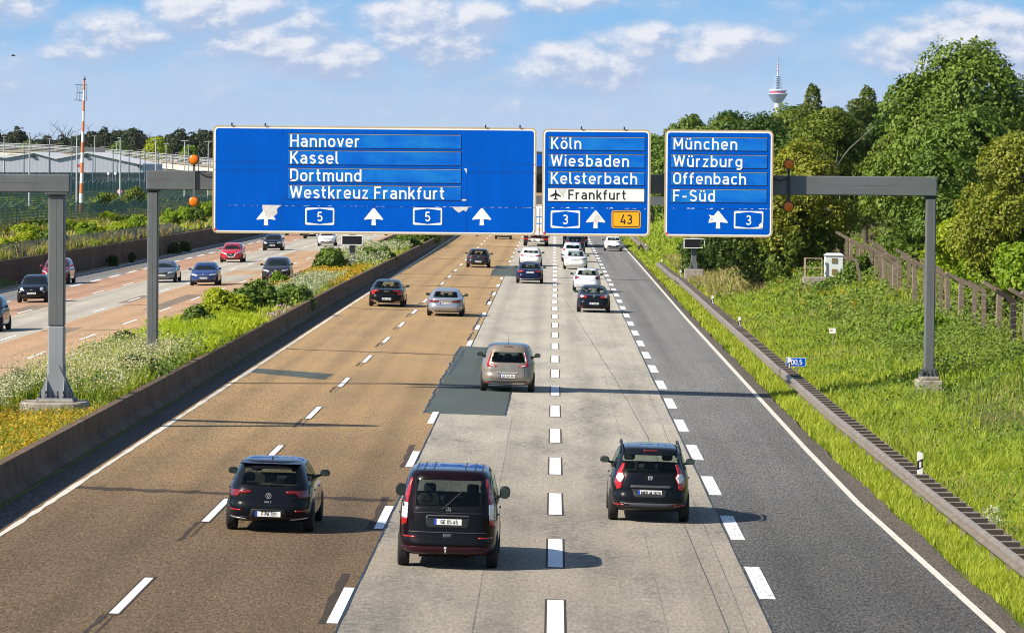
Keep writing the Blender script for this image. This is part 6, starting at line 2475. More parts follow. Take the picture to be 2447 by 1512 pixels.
# dead pale tree among the olive trees
def bare_tree(label, x, y, h, m, seed, group, name='bare_tree', z=None, spread=.45, n=11):
    rng = np.random.default_rng(seed)
    t = thing(name, label, 'tree', (x, y, (float(ground_z(x, y)) if z is None else z) - .05), group=group)
    mb = MB()
    path = limb_path((0, 0, 0), (rng.uniform(-.1, .1) * h, 0, h), rng, 6, .05)
    mb.tube(path, [h * .018 * (1.1 - i / 6.5) for i in range(7)], 6)
    mb.build('trunk', m, t, smooth=True)
    mb = MB()
    for k in range(n):
        i = rng.integers(2, 6)
        a = rng.uniform(0, 2 * pi)
        L = h * rng.uniform(.18, .42)
        p = np.array(path[i])
        q = p + np.array([cos(a) * L * spread * 2, sin(a) * L * spread, L * rng.uniform(.5, 1)])
        P = limb_path(p, q, rng, 4, .12)
        mb.tube(P, [h * .007, h * .006, h * .005, h * .0035, h * .002], 5)
        for _ in range(2):
            p2 = np.array(P[rng.integers(1, 4)])
            q2 = p2 + np.array([rng.uniform(-1, 1) * L * .4, rng.uniform(-.5, .5) * L * .3, L * rng.uniform(.2, .5)])
            mb.tube([tuple(p2), tuple(q2)], [h * .004, h * .0018], 4)
    mb.build('branches', m, t, smooth=True)


bare_tree('leafless grey dead tree in front of the dark wood, right of the München sign', 17.2, 256, 7.2, plain('bark_grey', (.19, .17, .14), .9), 9, None, n=5)


# --- the grassy verge and slope
def blades(name, P, h, w, rng, m, lean=.35, wind=(.1, 0), kind='stuff', flower=None, fsize=.05, nf=3, split=False):
    """grass blades as tapering slivers; optional flowers at the tips"""
    n = len(P)
    a = rng.uniform(0, 2 * pi, n)
    side = np.stack([np.cos(a), np.sin(a), np.zeros(n)], 1)
    ln = rng.normal(0, lean, (n, 2)) + np.array(wind)
    tip = P + np.stack([ln[:, 0] * h, ln[:, 1] * h, h], 1)
    mid = P + np.stack([ln[:, 0] * h * .35, ln[:, 1] * h * .35, h * .58], 1)
    wv = side * w[:, None] * .5
    V = np.empty((n, 5, 3))
    V[:, 0], V[:, 1] = P - wv, P + wv
    V[:, 2], V[:, 3] = mid + wv * .8, mid - wv * .8
    V[:, 4] = tip
    o = (np.arange(n) * 5)[:, None]
    Fq = np.concatenate([o + np.array([[0, 1, 2, 3]]), o + np.array([[3, 2, 4, 4]])])
    tri = np.concatenate([o + np.array([[0, 1, 2]]), o + np.array([[0, 2, 3]]), o + np.array([[3, 2, 4]])])
    VV, FF = V.reshape(-1, 3), tri
    mi = np.zeros(len(FF), int)
    mats = [m]
    if flower is not None:
        mats.append(flower)
        c = np.repeat(tip, nf, 0)
        hh = np.repeat(h, nf)
        c = c + np.stack([rng.normal(0, .09, n * nf), rng.normal(0, .09, n * nf), rng.uniform(-.30, .03, n * nf) * hh], 1)
        dirs = rng.normal(0, 1, (n * nf, 3)) + np.array([0, 0, 1.0])
        dirs /= np.linalg.norm(dirs, axis=1)[:, None]
        v2, f2 = leaves(c, dirs, np.full(n * nf, fsize), rng, .8, .3, .3)
        base = len(VV)
        VV = np.concatenate([VV, v2])
        FF = np.concatenate([FF, np.concatenate([f2[:, [0, 1, 2]], f2[:, [0, 2, 3]]]) + base])
        mi = np.concatenate([mi, np.ones(len(f2) * 2, int)])
    return link(name, np_mesh(name, VV, FF, mats, mi), kind=kind)


def scatter(rng, n, x0, x1, y0, y1, power=1.6, cond=None):
    """positions, denser near the camera"""
    u = rng.uniform(0, 1, n)
    q = 1 - power
    y = (y0 ** q + u * (y1 ** q - y0 ** q)) ** (1 / q)
    x = rng.uniform(x0, x1, n)
    P = np.stack([x, y, ground_z(x, y)], 1)
    if cond is not None:
        P = P[cond(P[:, 0], P[:, 1])]
    return P


rng = np.random.default_rng(11)


def grass(name, n, x0, x1, y0, y1, h, m, cond=None, power=1.9, wk=.00026, lean=.38, **k):
    P = scatter(rng, n, x0, x1, y0, y1, power, cond)
    d = P[:, 1]
    hh = h * rng.uniform(.55, 1.25, len(P)) * (1 + .25 * (vnoise(P[:, 0], P[:, 1], 3.0, 4) - .5))
    w = np.maximum(.018, d * wk) * rng.uniform(.7, 1.4, len(P))
    return blades(name, P, hh, w, rng, m, lean, **k)


pv = np.vectorize(pave_x)


def on_verge(x, y):
    pit = (np.abs(x - 12.75) < .62) & (y > 135.2) & (y < 137.2)
    return ~pit & (x > np.interp(y, [40, 70, 96, 112, 134, 160, 217, 2600], [8.46, 8.14, 7.85, 7.66, 7.58, 7.6, 7.5, 7.75]) - .05 + .22 * vnoise(x * 0, y, .8, 9))


def clump(s, seed, lo):
    return lambda x, y: (vnoise(x, y, s, seed) > lo) & on_verge(x, y)


grass('grass', 170000, 7.4, 12.0, 62, 460, .24, G_FRESH, on_verge)
grass('grass', 190000, 9.4, 26, 62, 330, .36, G_GREEN, clump(2.6, 21, .30))
grass('grass', 110000, 9.4, 26, 62, 330, .42, G_FRESH, clump(3.4, 22, .50))
grass('dry_grass', 30000, 8.6, 26, 62, 420, .45, G_DRY, clump(4.2, 23, .62), lean=.25)
grass('grass', 26000, 8.3, 24, 330, 900, .5, G_FRESH, on_verge, wk=.00032)
grass('dry_grass', 9000, 9.5, 14, 250, 360, .6, G_DRY, clump(6, 29, .45))


def weeds(name, n, x0, x1, y0, y1, size, m, hmax, cond, seed):
    """broad-leaved weeds: leaves set on the slope up to knee height"""
    r = np.random.default_rng(seed)
    P = scatter(r, n, x0, x1, y0, y1, 1.8, cond)
    P[:, 2] += r.uniform(.05, 1, len(P)) * hmax * (.4 + vnoise(P[:, 0], P[:, 1], 1.7, seed))
    d = np.tile(np.array([[-.25, -.35, .8]]), (len(P), 1))
    V, F = leaves(P, d, np.maximum(size, P[:, 1] * .00042), r, .6, .2, .7)
    return link(name, np_mesh(name, V, F, m), kind='stuff')


weeds('weeds', 70000, 9.6, 24, 66, 320, .05, L_MID, .55, clump(2.2, 31, .52), 31)
weeds('weeds', 26000, 10.5, 24, 66, 320, .05, L_DEEP, .50, clump(1.8, 37, .66), 37)
weeds('weeds', 42000, 10, 24, 66, 320, .05, L_BRIGHT, .45, clump(2.4, 33, .55), 33)
weeds('weeds', 24000, 12, 24, 90, 320, .06, L_OLIVE, .50, clump(3.6, 35, .62), 35)
weeds('weeds', 36000, 13.0, 18.5, 140, 260, .05, L_MID, .75, clump(2.6, 38, .46), 38)
weeds('weeds', 18000, 13.6, 19, 140, 260, .05, L_OLIVE, .85, clump(2.0, 39, .58), 39)
weeds('weeds', 14000, 12.5, 19, 90, 150, .045, L_MID, .5, clump(1.6, 40, .60), 40)
grass('yellow_wildflowers', 260, 11.0, 15.5, 84, 104, .75, G_GREEN, lambda x, y: vnoise(x, y, 2.0, 41) > .60, flower=P_YEL, fsize=.035, nf=16, lean=.15)
grass('yellow_wildflowers', 55, 12.5, 17.0, 196, 252, .9, G_GREEN, lambda x, y: vnoise(x, y, 3.0, 43) > .55, flower=P_YEL, fsize=.05, nf=12, lean=.15)
grass('white_wildflowers', 26, 8.75, 9.35, 86.0, 88.6, .62, G_GREEN, None, flower=P_WHITE, fsize=.026, nf=26, lean=.25)

# --- planted median
MX0, MX1 = -16.1, -12.45
grass('grass', 30000, MX0, MX1, 60, 420, .22, G_DRY, lambda x, y: vnoise(x, y, 2.0, 51) > .35)
grass('grass', 30000, MX0, MX1, 60, 420, .30, G_GREEN, lambda x, y: vnoise(x, y, 2.0, 52) > .40)
grass('yellow_wildflowers', 2700, MX0, MX1, 84, 116.2, .34, G_GREEN, lambda x, y: (vnoise(x, y, 1.6, 53) > .34) & ~((np.abs(x + 14.0) < 1.25) & (y > 111.2)), flower=P_YEL, fsize=.028, nf=7, lean=.25)
grass('yellow_wildflowers', 1500, -15.9, MX1, 230, 275, .40, G_GREEN, lambda x, y: vnoise(x, y, 2.4, 54) > .42, flower=P_YEL, fsize=.05, nf=9)
grass('white_wildflowers', 1500, -16.4, -12.6, 117, 147, 1.0, G_GREEN, lambda x, y: vnoise(x, y, 1.5, 55) > .22, flower=P_WHITE, fsize=.026, nf=14, lean=.16)
grass('white_wildflowers', 500, -16.4, -15.2, 104, 118.4, .95, G_GREEN, lambda x, y: vnoise(x, y, 1.5, 55) > .2, flower=P_WHITE, fsize=.030, nf=17, lean=.16)
weeds('weeds', 12000, -16.4, -12.6, 116, 150, .045, L_MID, .75, lambda x, y: vnoise(x, y, 1.3, 66) > .3, 66)
grass('grass', 6000, -16.4, -12.6, 118, 150, .6, G_FRESH, lambda x, y: vnoise(x, y, 1.2, 56) > .25, lean=.2)
grass('broom_grass', 17000, -16.2, -12.3, 144, 174, .72, L_BROOM, lambda x, y: vnoise(x, y, 1.8, 57) > .18, lean=.18)
weeds('weeds', 11000, -16.2, -12.2, 144, 176, .05, L_BROOM, .8, lambda x, y: vnoise(x, y, 1.5, 58) > .25, 58)
weeds('weeds', 9000, -14.6, -12.2, 128, 160, .06, L_MID, .8, lambda x, y: vnoise(x, y, 1.6, 59) > .50, 59)
grass('white_wildflowers', 650, -15.0, -12.7, 212, 250, .65, G_GREEN, lambda x, y: vnoise(x, y, 2.2, 60) > .25, flower=P_WHITE, fsize=.045, nf=14, lean=.16)
grass('white_wildflowers', 600, -16.0, -12.2, 282, 350, .8, G_GREEN, lambda x, y: vnoise(x, y, 3.0, 61) > .28, flower=P_WHITE, fsize=.06, nf=13, lean=.16)
grass('grass', 7000, -16.0, -12.2, 176, 350, .38, G_FRESH, lambda x, y: vnoise(x, y, 2.5, 62) > .3, lean=.2)
grass('pink_wildflowers', 70, -13.2, -12.4, 182, 196, .35, G_GREEN, None, flower=P_PINK, fsize=.04, nf=5)

GM = 'bushes in the planted median'
for i, (lab, x, y, h, w, m, lf, n) in enumerate([
    ('small dark bush by the oncoming lanes, left of the main gantry post', -15.6, 147, .95, 1.7, L_DEEP, .08, 2600),
    ('dark bush in front of the main gantry post among white flowers', -13.3, 130, .8, 1.7, L_DEEP, .07, 2600),
    ('small upright bush at the near end of the green bushes in the median', -14.9, 170, 1.25, 1.5, L_MID, .09, 2400),
    ('big green bush, left one of the row in the median', -14.9, 186, 1.1, 2.5, L_YEL, .10, 4600),
    ('big green bush, middle one of the row in the median', -14.2, 196, 1.2, 2.6, L_MID, .10, 4600),
    ('green bush leaning over the barrier at the right end of the median row', -13.2, 205, .9, 2.4, L_MID, .10, 3800),
    ('little bush hiding the bumper of the dark grey crossover', -16.0, 238, 1.05, 1.0, L_BRIGHT, .08, 1100),
    ('round dense bush standing alone on yellow flowers in the median', -15.0, 272, 1.5, 2.3, L_MID, .11, 4400),
    ('bush below the left display board in the median', -13.4, 296, 1.0, 1.9, L_MID, .11, 2600),
    ('bush beside the barrier right of the left display board', -12.9, 306, .9, 1.9, L_MID, .11, 2600),
    ('far green bush in the median just below the wide blue sign', -13.2, 356, 1.0, 2.6, L_MID, .13, 2800),
    ('far green bush at the end of the visible median', -12.6, 392, 1.0, 2.6, L_MID, .14, 2600),
    ('small dark bush at the left edge above the yellow flowers', -16.0, 110, .8, 1.3, L_DEEP, .07, 2000),
]):
    tree('bush', lab, x, y, h * .9, w, 'bush', m, 500 + i, leaf=lf, n=n, group=GM)
# ------------------------------------------------------------------ right-hand slope furniture
def post_fence():
    t = thing('post_fence', 'old concrete post fence with bent-over tops and wire, along the top of the slope', 'fence', (17.5, 150, 1.0))
    ys = [146.5, 151.5, 155.2, 160.7, 166, 170.3, 175.5, 181, 184.6, 188.2, 192.4, 197.6, 201.5, 206.5, 209.5, 212.6, 215.6, 218.8, 222, 226, 233, 236, 240, 243.6, 248, 252]
    r = random.Random(4)
    tops = []
    for k, y in enumerate(ys):
        x = 17.5 + .0 * k
        z = float(ground_z(x, y)) - .35
        h = 2.35 + r.uniform(-.12, .15)
        dx, dy = r.uniform(-.05, .05), r.uniform(-.05, .05)
        tl = r.uniform(-.07, .07)
        mb = MB()
        ox, oy, oz = x - 17.5, y - 150, z - 1.0
        b = .095
        # shaft and the bent arm in one outline (x-z), leaning towards the road
        pl = [(-b, 0), (b, 0), (b + tl, h), (b + tl - .06, h + .08), (-.62 + tl, h + .42), (-.70 + tl, h + .30), (-b + tl, h - .06)]
        vs = [(ox + a, oy - .09, oz + c) for a, c in pl] + [(ox + a + dx, oy + .09, oz + c) for a, c in pl]
        n = len(pl)
        mb.add(vs, [tuple(range(n)), tuple(range(2 * n - 1, n - 1, -1))] + [(i, n + i, n + (i + 1) % n, (i + 1) % n) for i in range(n)])
        mb.build('post', POSTC if k != 2 else BARK_DK, t)
        tops.append((ox + tl, oy, oz, h))
    mb = MB()
    for a, b in zip(tops[:-1], tops[1:]):
        for q in np.arange(.45, 2.3, .26):
            sag = .04
            m = ((a[0] + b[0]) / 2, (a[1] + b[1]) / 2, (a[2] + b[2]) / 2 + q - sag)
            mb.tube([(a[0] - .08, a[1], a[2] + q), m, (b[0] - .08, b[1], b[2] + q)], .006, 3, cap=False)
    mb.build('wire', GALV_DK, t)
    # one broken post leans by the cabinet
    t2 = thing('leaning_post', 'single concrete fence post with a bent top, leaning over by the white cabinet', 'fence post', (17.0, 224, float(ground_z(17., 224)) - .2), (0, -.22, 0))
    mb = MB()
    pl = [(-.08, 0), (.08, 0), (.08, 2.0), (.0, 2.1), (-.60, 2.32), (-.66, 2.2), (-.08, 1.94)]
    mb.prism(pl, -.08, .08, 'y')
    mb.build('post', POSTC, t2)


post_fence()


def cabinet():
    z = 1.62
    t = thing('roadside_cabinet', 'white roadside cabinet with two brown vent panels on a concrete base', 'cabinet', (16.0, 233.2, z))
    mb = MB()
    mb.box(-.52, .52, 0, .8, .05, 1.28, bev=.02)
    mb.build('case', plain('cabinet_white', (.62, .66, .68), .5, var=.08, vscale=1.5, dirt=((.3, .3, .28), .4)), t)
    mb = MB()
    mb.add([(-.58, -.06, 1.285), (.58, -.06, 1.285), (.58, .86, 1.285), (-.58, .86, 1.285), (-.40, .05, 1.42), (.40, .05, 1.42), (.40, .75, 1.42), (-.40, .75, 1.42)],
           [(3, 2, 1, 0), (4, 5, 6, 7), (0, 1, 5, 4), (1, 2, 6, 5), (2, 3, 7, 6), (3, 0, 4, 7)])
    mb.build('lid', plain('cabinet_lid', (.66, .69, .70), .5), t)
    vent = plain('vent_brown', (.33, .24, .13), .8, var=.2, vscale=12)
    for zc in (1.0, .38):
        mb = MB()
        mb.box(-.14, .15, -.03, 0, zc - .15, zc + .15)
        for k in range(5):
            mb.box(-.15, .16, -.045, -.03, zc - .13 + k * .06, zc - .105 + k * .06)
        mb.build('vent', vent, t)
    mb = MB()
    mb.box(-1.75, .62, -.35, 1.0, -1.0, .05, bev=.03)
    mb.build('base', CONC, t)
    r = thing('handrail', 'pale steel handrail on the concrete base left of the white cabinet', 'railing', (14.85, 233.0, z + .05))
    rust = plain('pale_rusty_steel', (.36, .27, .19), .7, var=.2, vscale=4)
    mb = MB()
    for x in (-.50, .42):
        mb.box(x - .03, x + .03, -.03, .03, 0, 1.05)
    for x in (-.50,):
        mb.box(x - .03, x + .03, .9, .96, 0, 1.05)
    mb.build('post', rust, r)
    mb = MB()
    for zz in (.52, 1.05):
        mb.box(-.53, .45, -.025, .025, zz, zz + .05)
        mb.box(-.525, -.475, .03, .95, zz, zz + .05)
    mb.build('rail', rust, r)


cabinet()


def delineator(label, x, y, h=1.0, z0=None):
    z = (float(ground_z(x, y)) if z0 is None else z0)
    t = thing('delineator_post', label, 'marker post', (x, y, z), group='white marker posts along the guard rail')
    mb = MB()
    w = .062
    # cross-section: flat towards traffic, bevelled cap sloping
    pl = [(-w, 0), (w, 0), (w, h), (-w * .4, h + .035), (-w, h - .01)]
    mb.prism(pl, -.05, .05, 'y')
    mb.build('post', plain('marker_white', (.74, .72, .68), .55), t)
    mb = MB()
    for sy in (-1, 1):
        yy = sy * .0525
        mb.add([(-w - .002, yy, h - .40), (w + .002, yy, h - .34), (w + .002, yy, h - .13), (-w - .002, yy, h - .19)], [(0, 1, 2, 3)])
    mb.add([(-w - .002, -.0525, h - .40), (-w - .002, .0525, h - .40), (-w - .002, .0525, h - .19), (-w - .002, -.0525, h - .19)], [(0, 1, 2, 3)])
    mb.build('black_band', S_BLACK, t, fix=False)
    mb = MB()
    mb.add([(-.025, -.055, h - .345), (.025, -.055, h - .335), (.025, -.055, h - .20), (-.025, -.055, h - .21)], [(0, 1, 2, 3)])
    mb.build('reflector', LAMP_WHITE, t, fix=False)


for y, x, h, lab in ((96.7, 8.72, 1.22, 'white marker post with black band behind the guard rail, nearest to the bridge'),
                     (148.0, 8.57, 1.12, 'white marker post beside the small blue distance plate'),
                     (188.6, 8.6, 1.15, 'white marker post on the guard rail, level with the bronze people carrier far ahead'),
                     (220.8, 8.6, 1.15, 'white marker post on the guard rail where its run steps back'),
                     (277, 8.6, 1.15, 'white marker post just behind the far end of the near guard rail'),
                     (319.5, 8.45, .95, 'white marker post standing just past the far end of the near guard rail'),
                     (389, 8.75, .95, 'farthest white marker post, by the second stretch of guard rail')):
    delineator(lab, x, y, h, -.22)

t = thing('distance_plate', 'small blue distance plate reading 00,5 on a short post behind the guard rail', 'road sign', (8.95, 149.5, float(ground_z(8.95, 149.5)) - .1))
mb = MB()
mb.prism(rrect(-.42, .31, .80, 1.13, .03), 0, .015, 'y')
p_ = mb.build('panel', S_WHITE, t)
mb = MB()
flat(mb, rrect(-.405, .295, .815, 1.115, .025), -.003, 0)
mb.build('face', S_BLUE, p_, fix=False)
mb = MB()
text(mb, '500,5', -.355, .87, .19, -.006, 0, .15, squeeze=1.0)
mb.build('lettering', S_WHITE, p_, fix=False)
mb = MB()
mb.tube([(-.02, .03, -.1), (-.02, .03, 1.1)], .03, 8)
mb.build('post', GALV_DK, t)

t = thing('marker_sign', 'small white plate on a thin stake in the grass of the slope', 'marker sign', (11.5, 168.2, .40))
mb = MB()
mb.box(-.13, .13, -.008, .008, .62, .83)
p_ = mb.build('plate', S_WHITE, t)
mb = MB()
text(mb, '8L1PE2', -.105, .70, .06, -.010, 0, .16, squeeze=.62)
mb.build('lettering', plain('faded_red', (.45, .16, .12), .7), p_, fix=False)
mb = MB()
mb.box(.0, .03, .01, .04, -.3, .80)
mb.build('stake', GALV_DK, t)


# ------------------------------------------------------------------ tower on the horizon
def tower():
    Y = 12600.0
    X = (1856 - 1325.25) / 9759.0 * Y
    zb = 10.0
    t = thing('telecom_tower', 'slender telecommunications tower with a flared pod and red and white mast above the trees', 'tower', (X, Y, zb))
    k = Y / 9759.0
    z0 = CAM_H + (408.5 + 4.4) * k - zb         # height of picture row 0 at the tower

    def Z(v):
        return z0 - v * k
    shaft = plain('tower_shaft', (.50, .49, .52), .8)
    pale = plain('tower_pale_hazed', (.46, .54, .66), .7)  # white with the blue of distant haze mixed into the colour
    dim = plain('tower_grey_hazed', (.18, .26, .40), .7)  # grey with the same haze blue mixed in
    redm = plain('tower_red', (.55, .06, .12), .6)
    org = plain('tower_orange', (.62, .12, .07), .6)
    mb = MB()
    mb.lathe([(11, -20), (10, Z(252)), (10, Z(247))], 24)
    mb.build('shaft', shaft, t, smooth=True)
    mb = MB()
    mb.lathe([(10.2, Z(247)), (16, Z(243)), (29.5, Z(227.5))], 36)
    mb.build('pod_cone', dim, t, smooth=True)
    mb = MB()
    mb.lathe([(28, Z(227.4)), (30.5, Z(226)), (30.5, Z(225)), (24, Z(223.6))], 36)
    mb.lathe([(24.5, Z(219.2)), (27, Z(218.4)), (27, Z(216.0)), (23, Z(214.2)), (6, Z(213.8))], 36)
    mb.build('pod_rim', pale, t, smooth=True)
    mb = MB()
    mb.lathe([(24.2, Z(223.8)), (24.2, Z(219.0))], 36)
    mb.build('pod_band', redm, t, smooth=True)
    mb = MB()
    mb.lathe([(5.2, Z(214)), (4.6, Z(182.5))], 16)
    mb.build('core', dim, t, smooth=True)
    for i, v in enumerate((183, 187, 191, 195.5, 200, 204.2, 208.5)):
        r = 10.5 + .45 * i
        mb = MB()
        mb.lathe([(4.5, Z(v + .9)), (r, Z(v + .3)), (r, Z(v - .5)), (4.5, Z(v - .8))], 28)
        mb.build('platform', pale, t)
    mb = MB()
    mb.lathe([(3.2, Z(182.5)), (3.2, Z(174)), (2.6, Z(172.5))], 14)
    mb.build('mast_section', pale, t)
    vs = [172.5, 169, 164, 160.5, 157.5, 154, 148, 142, 138, 134.5]
    rs = [2.7, 2.6, 2.5, 2.0, 1.5, 1.4, 1.3, 1.2, 1.1, .9]
    for i in range(len(vs) - 1):
        mb = MB()
        mb.lathe([(rs[i], Z(vs[i])), (rs[i + 1], Z(vs[i + 1]))], 12)
        mb.build('mast_section', (org if i % 2 == 0 else pale), t)
    for a, v in ((-1.0, 214), (.9, 213), (2.6, 213.5)):
        mb = MB()
        mb.lathe([(1.6, 0), (1.6, 3.5), (0, 4.2)], 10, Matrix.Translation((cos(a) * 19 * (1 if a > 0 else -1), 0, Z(v))))
        mb.build('antenna', pale, t)


tower()

# ------------------------------------------------------------------ left-hand background
GLT = 'trees along the skyline on the left'
LS = 9759.0


def atp(u, v, Y):
    """where a point of the skyline seen at (u, v) lies when it is Y metres away"""
    s = (u - 1325.25) / LS
    return s * Y, CAM_H + (408.5 + (u - 1325.25) * .0083 - v) / LS * Y


for i in range(40):
    u = -40 + i * 15.5 + rg.uniform(-5, 5)
    Y = rg.uniform(1250, 1400)
    top = float(np.interp(u, [-40, 30, 60, 130, 200, 260, 320, 350, 400, 430, 470, 560], [322, 312, 326, 330, 318, 318, 312, 326, 330, 320, 316, 326])) + rg.uniform(-5, 8)
    x, z = atp(u, top, Y)
    kd = 'tall'
    lab = 'dark tree on the left skyline beyond the elevated track'
    tree('broadleaf_tree', lab, x, Y, z - 4.0, rg.uniform(5.5, 9), kd, L_FAR, 700 + i % 4, z=4.0, leaf=.42, n=2600, base=4, bark=BARK_DK, group=GLT, share='sky%d' % (i % 4))
for i, (u, top, w, m, lab) in enumerate([(43, 305, 7, L_FAR, 'tall thin-crowned tree at the left end of the skyline'), (248, 304, 6, L_FAR, 'tall ragged tree on the skyline right of the striped mast'),
                                         (425, 312, 7, L_FAR, 'dark round-topped pine on the skyline'), (318, 312, 8, L_FAR, 'umbrella-shaped pine on the left skyline'),
                                         (371, 330, 9, L_YEL, 'bright yellow green tree on the left skyline above the track'), (285, 340, 9, L_MID, 'light green tree below the skyline, left of the yellow green tree'),
                                         (70, 345, 9, L_MID, 'green tree low on the skyline at the far left'), (450, 350, 6, L_BRIGHT, 'small bright green tree beside the left edge of the wide blue sign')]):
    Y = 1180 if m is L_FAR else 1120
    x, z = atp(u, top, Y)
    tree('broadleaf_tree', lab, x, Y, z - 4.0, w, 'tall', m, 760 + i, z=4.0, leaf=.34, n=3000, base=5 if m is L_FAR else 2, bark=BARK_DK, group=GLT)
for i, (u, top) in enumerate([(22, 318), (82, 322), (105, 325), (118, 318), (140, 322), (166, 316), (235, 322), (262, 318), (340, 322), (198, 326)]):
    x, z = atp(u, top, 1150)
    bare_tree('bare dead tree on the left skyline', x, 1150, z - 4, BARK_DK, 800 + i, GLT, z=4.0, n=9)
# trees beyond the road's end, seen through the gaps between the signs and just above them
for i in range(26):
    x = -60 + i * 9 + rg.uniform(-2, 2)
    tree('broadleaf_tree', 'dark tree at the far end of the road, glimpsed beside the overhead signs', x, rg.uniform(1500, 1600), rg.uniform(12.5, 15.5), rg.uniform(9, 12), 'tall', L_FAR, 700 + i % 4, z=1.5,
         leaf=.42, n=2600, base=4, bark=BARK_DK, group='trees at the far end of the road', share='sky%d' % (i % 4))


def hangar():
    Y = 900.0
    t = thing('warehouse', 'long pale grey warehouse with a shallow double-gable roof behind the poles', 'building', (-100, Y, 3.5))
    o = Vector((-100, Y, 3.5))
    pts = [(-95, 395), (-60, 372), (14, 378), (81, 366.5), (133, 380.6), (208, 366.5), (341, 394.8)]
    P = [(atp(u, v, Y)[0] - o.x, atp(u, v, Y)[1] - o.z) for u, v in pts]
    m, T, b = mat('corrugated_cladding')
    tc = T.new('ShaderNodeTexCoord').outputs['Object']
    w = T.new('ShaderNodeTexWave', bands_direction='X')
    w.inputs['Scale'].default_value = 1.1
    T.l.new(tc, w.inputs['Vector'])
    T.l.new(T.mix(w.outputs['Fac'], (.33, .36, .42), (.42, .45, .51)), b.inputs['Base Color'])
    b.inputs['Roughness'].default_value = .6
    mb = MB()
    poly = [(P[0][0], -3.5)] + P + [(P[-1][0], -3.5)]
    mb.prism(poly, 0, 45, 'y')
    mb.build('wall', m, t)
    roof = plain('warehouse_roof', (.55, .56, .58), .6)
    for a, b_ in zip(P[:-1], P[1:]):
        mb = MB()
        mb.prism([(a[0], a[1] + .02), (b_[0], b_[1] + .02), (b_[0], b_[1] + .32), (a[0], a[1] + .32)], -.5, 45.5, 'y')
        mb.build('roof', roof, t)
    for u, v in ((81, 374), (208, 374), (335, 398)):
        x, z = atp(u, v, Y)
        mb = MB()
        mb.box(x - o.x - .6, x - o.x + .2, -.5, 0, z - o.z - .15, z - o.z + .2)
        mb.build('lamp', STEEL_DK, t)
    x, z = atp(170, 405, Y)
    mb = MB()
    mb.box(x - o.x, x - o.x + 4, -2, -.1, z - o.z - 1.0, z - o.z - .8)
    for k in range(6):
        mb.box(x - o.x + k * .8, x - o.x + k * .8 + .08, -2, -1.9, z - o.z - 1.0, z - o.z + .3)
    mb.box(x - o.x, x - o.x + 4.1, -2, -1.9, z - o.z + .3, z - o.z + .4)
    mb.build('stair_platform', GALV_LT, t)
    # lower yellowish roof behind
    t2 = thing('warehouse', 'low warehouse with a yellowish rounded roof behind the grey warehouse', 'building', (-118, 960, 3.5))
    mb = MB()
    x0, z0 = atp(-60, 372, 960)
    x1, z1 = atp(295, 366, 960)
    mb.box(x0 + 118, x1 + 118, 0, 20, -3.5, z0 - 3.5 - .5)
    mb.build('wall', m, t2)
    mb = MB()
    n = 6
    for k in range(n):
        a = x0 + 118 + (x1 - x0) * k / n
        b_ = x0 + 118 + (x1 - x0) * (k + 1) / n - .3
        q = [(a + (b_ - a) * j / 8, z0 - 4.0 + .9 * sin(pi * j / 8)) for j in range(9)]
        mb.prism(q, -.5, 20.5, 'y')
    mb.build('roof', plain('roof_ochre', (.42, .37, .24), .8), t2)


hangar()


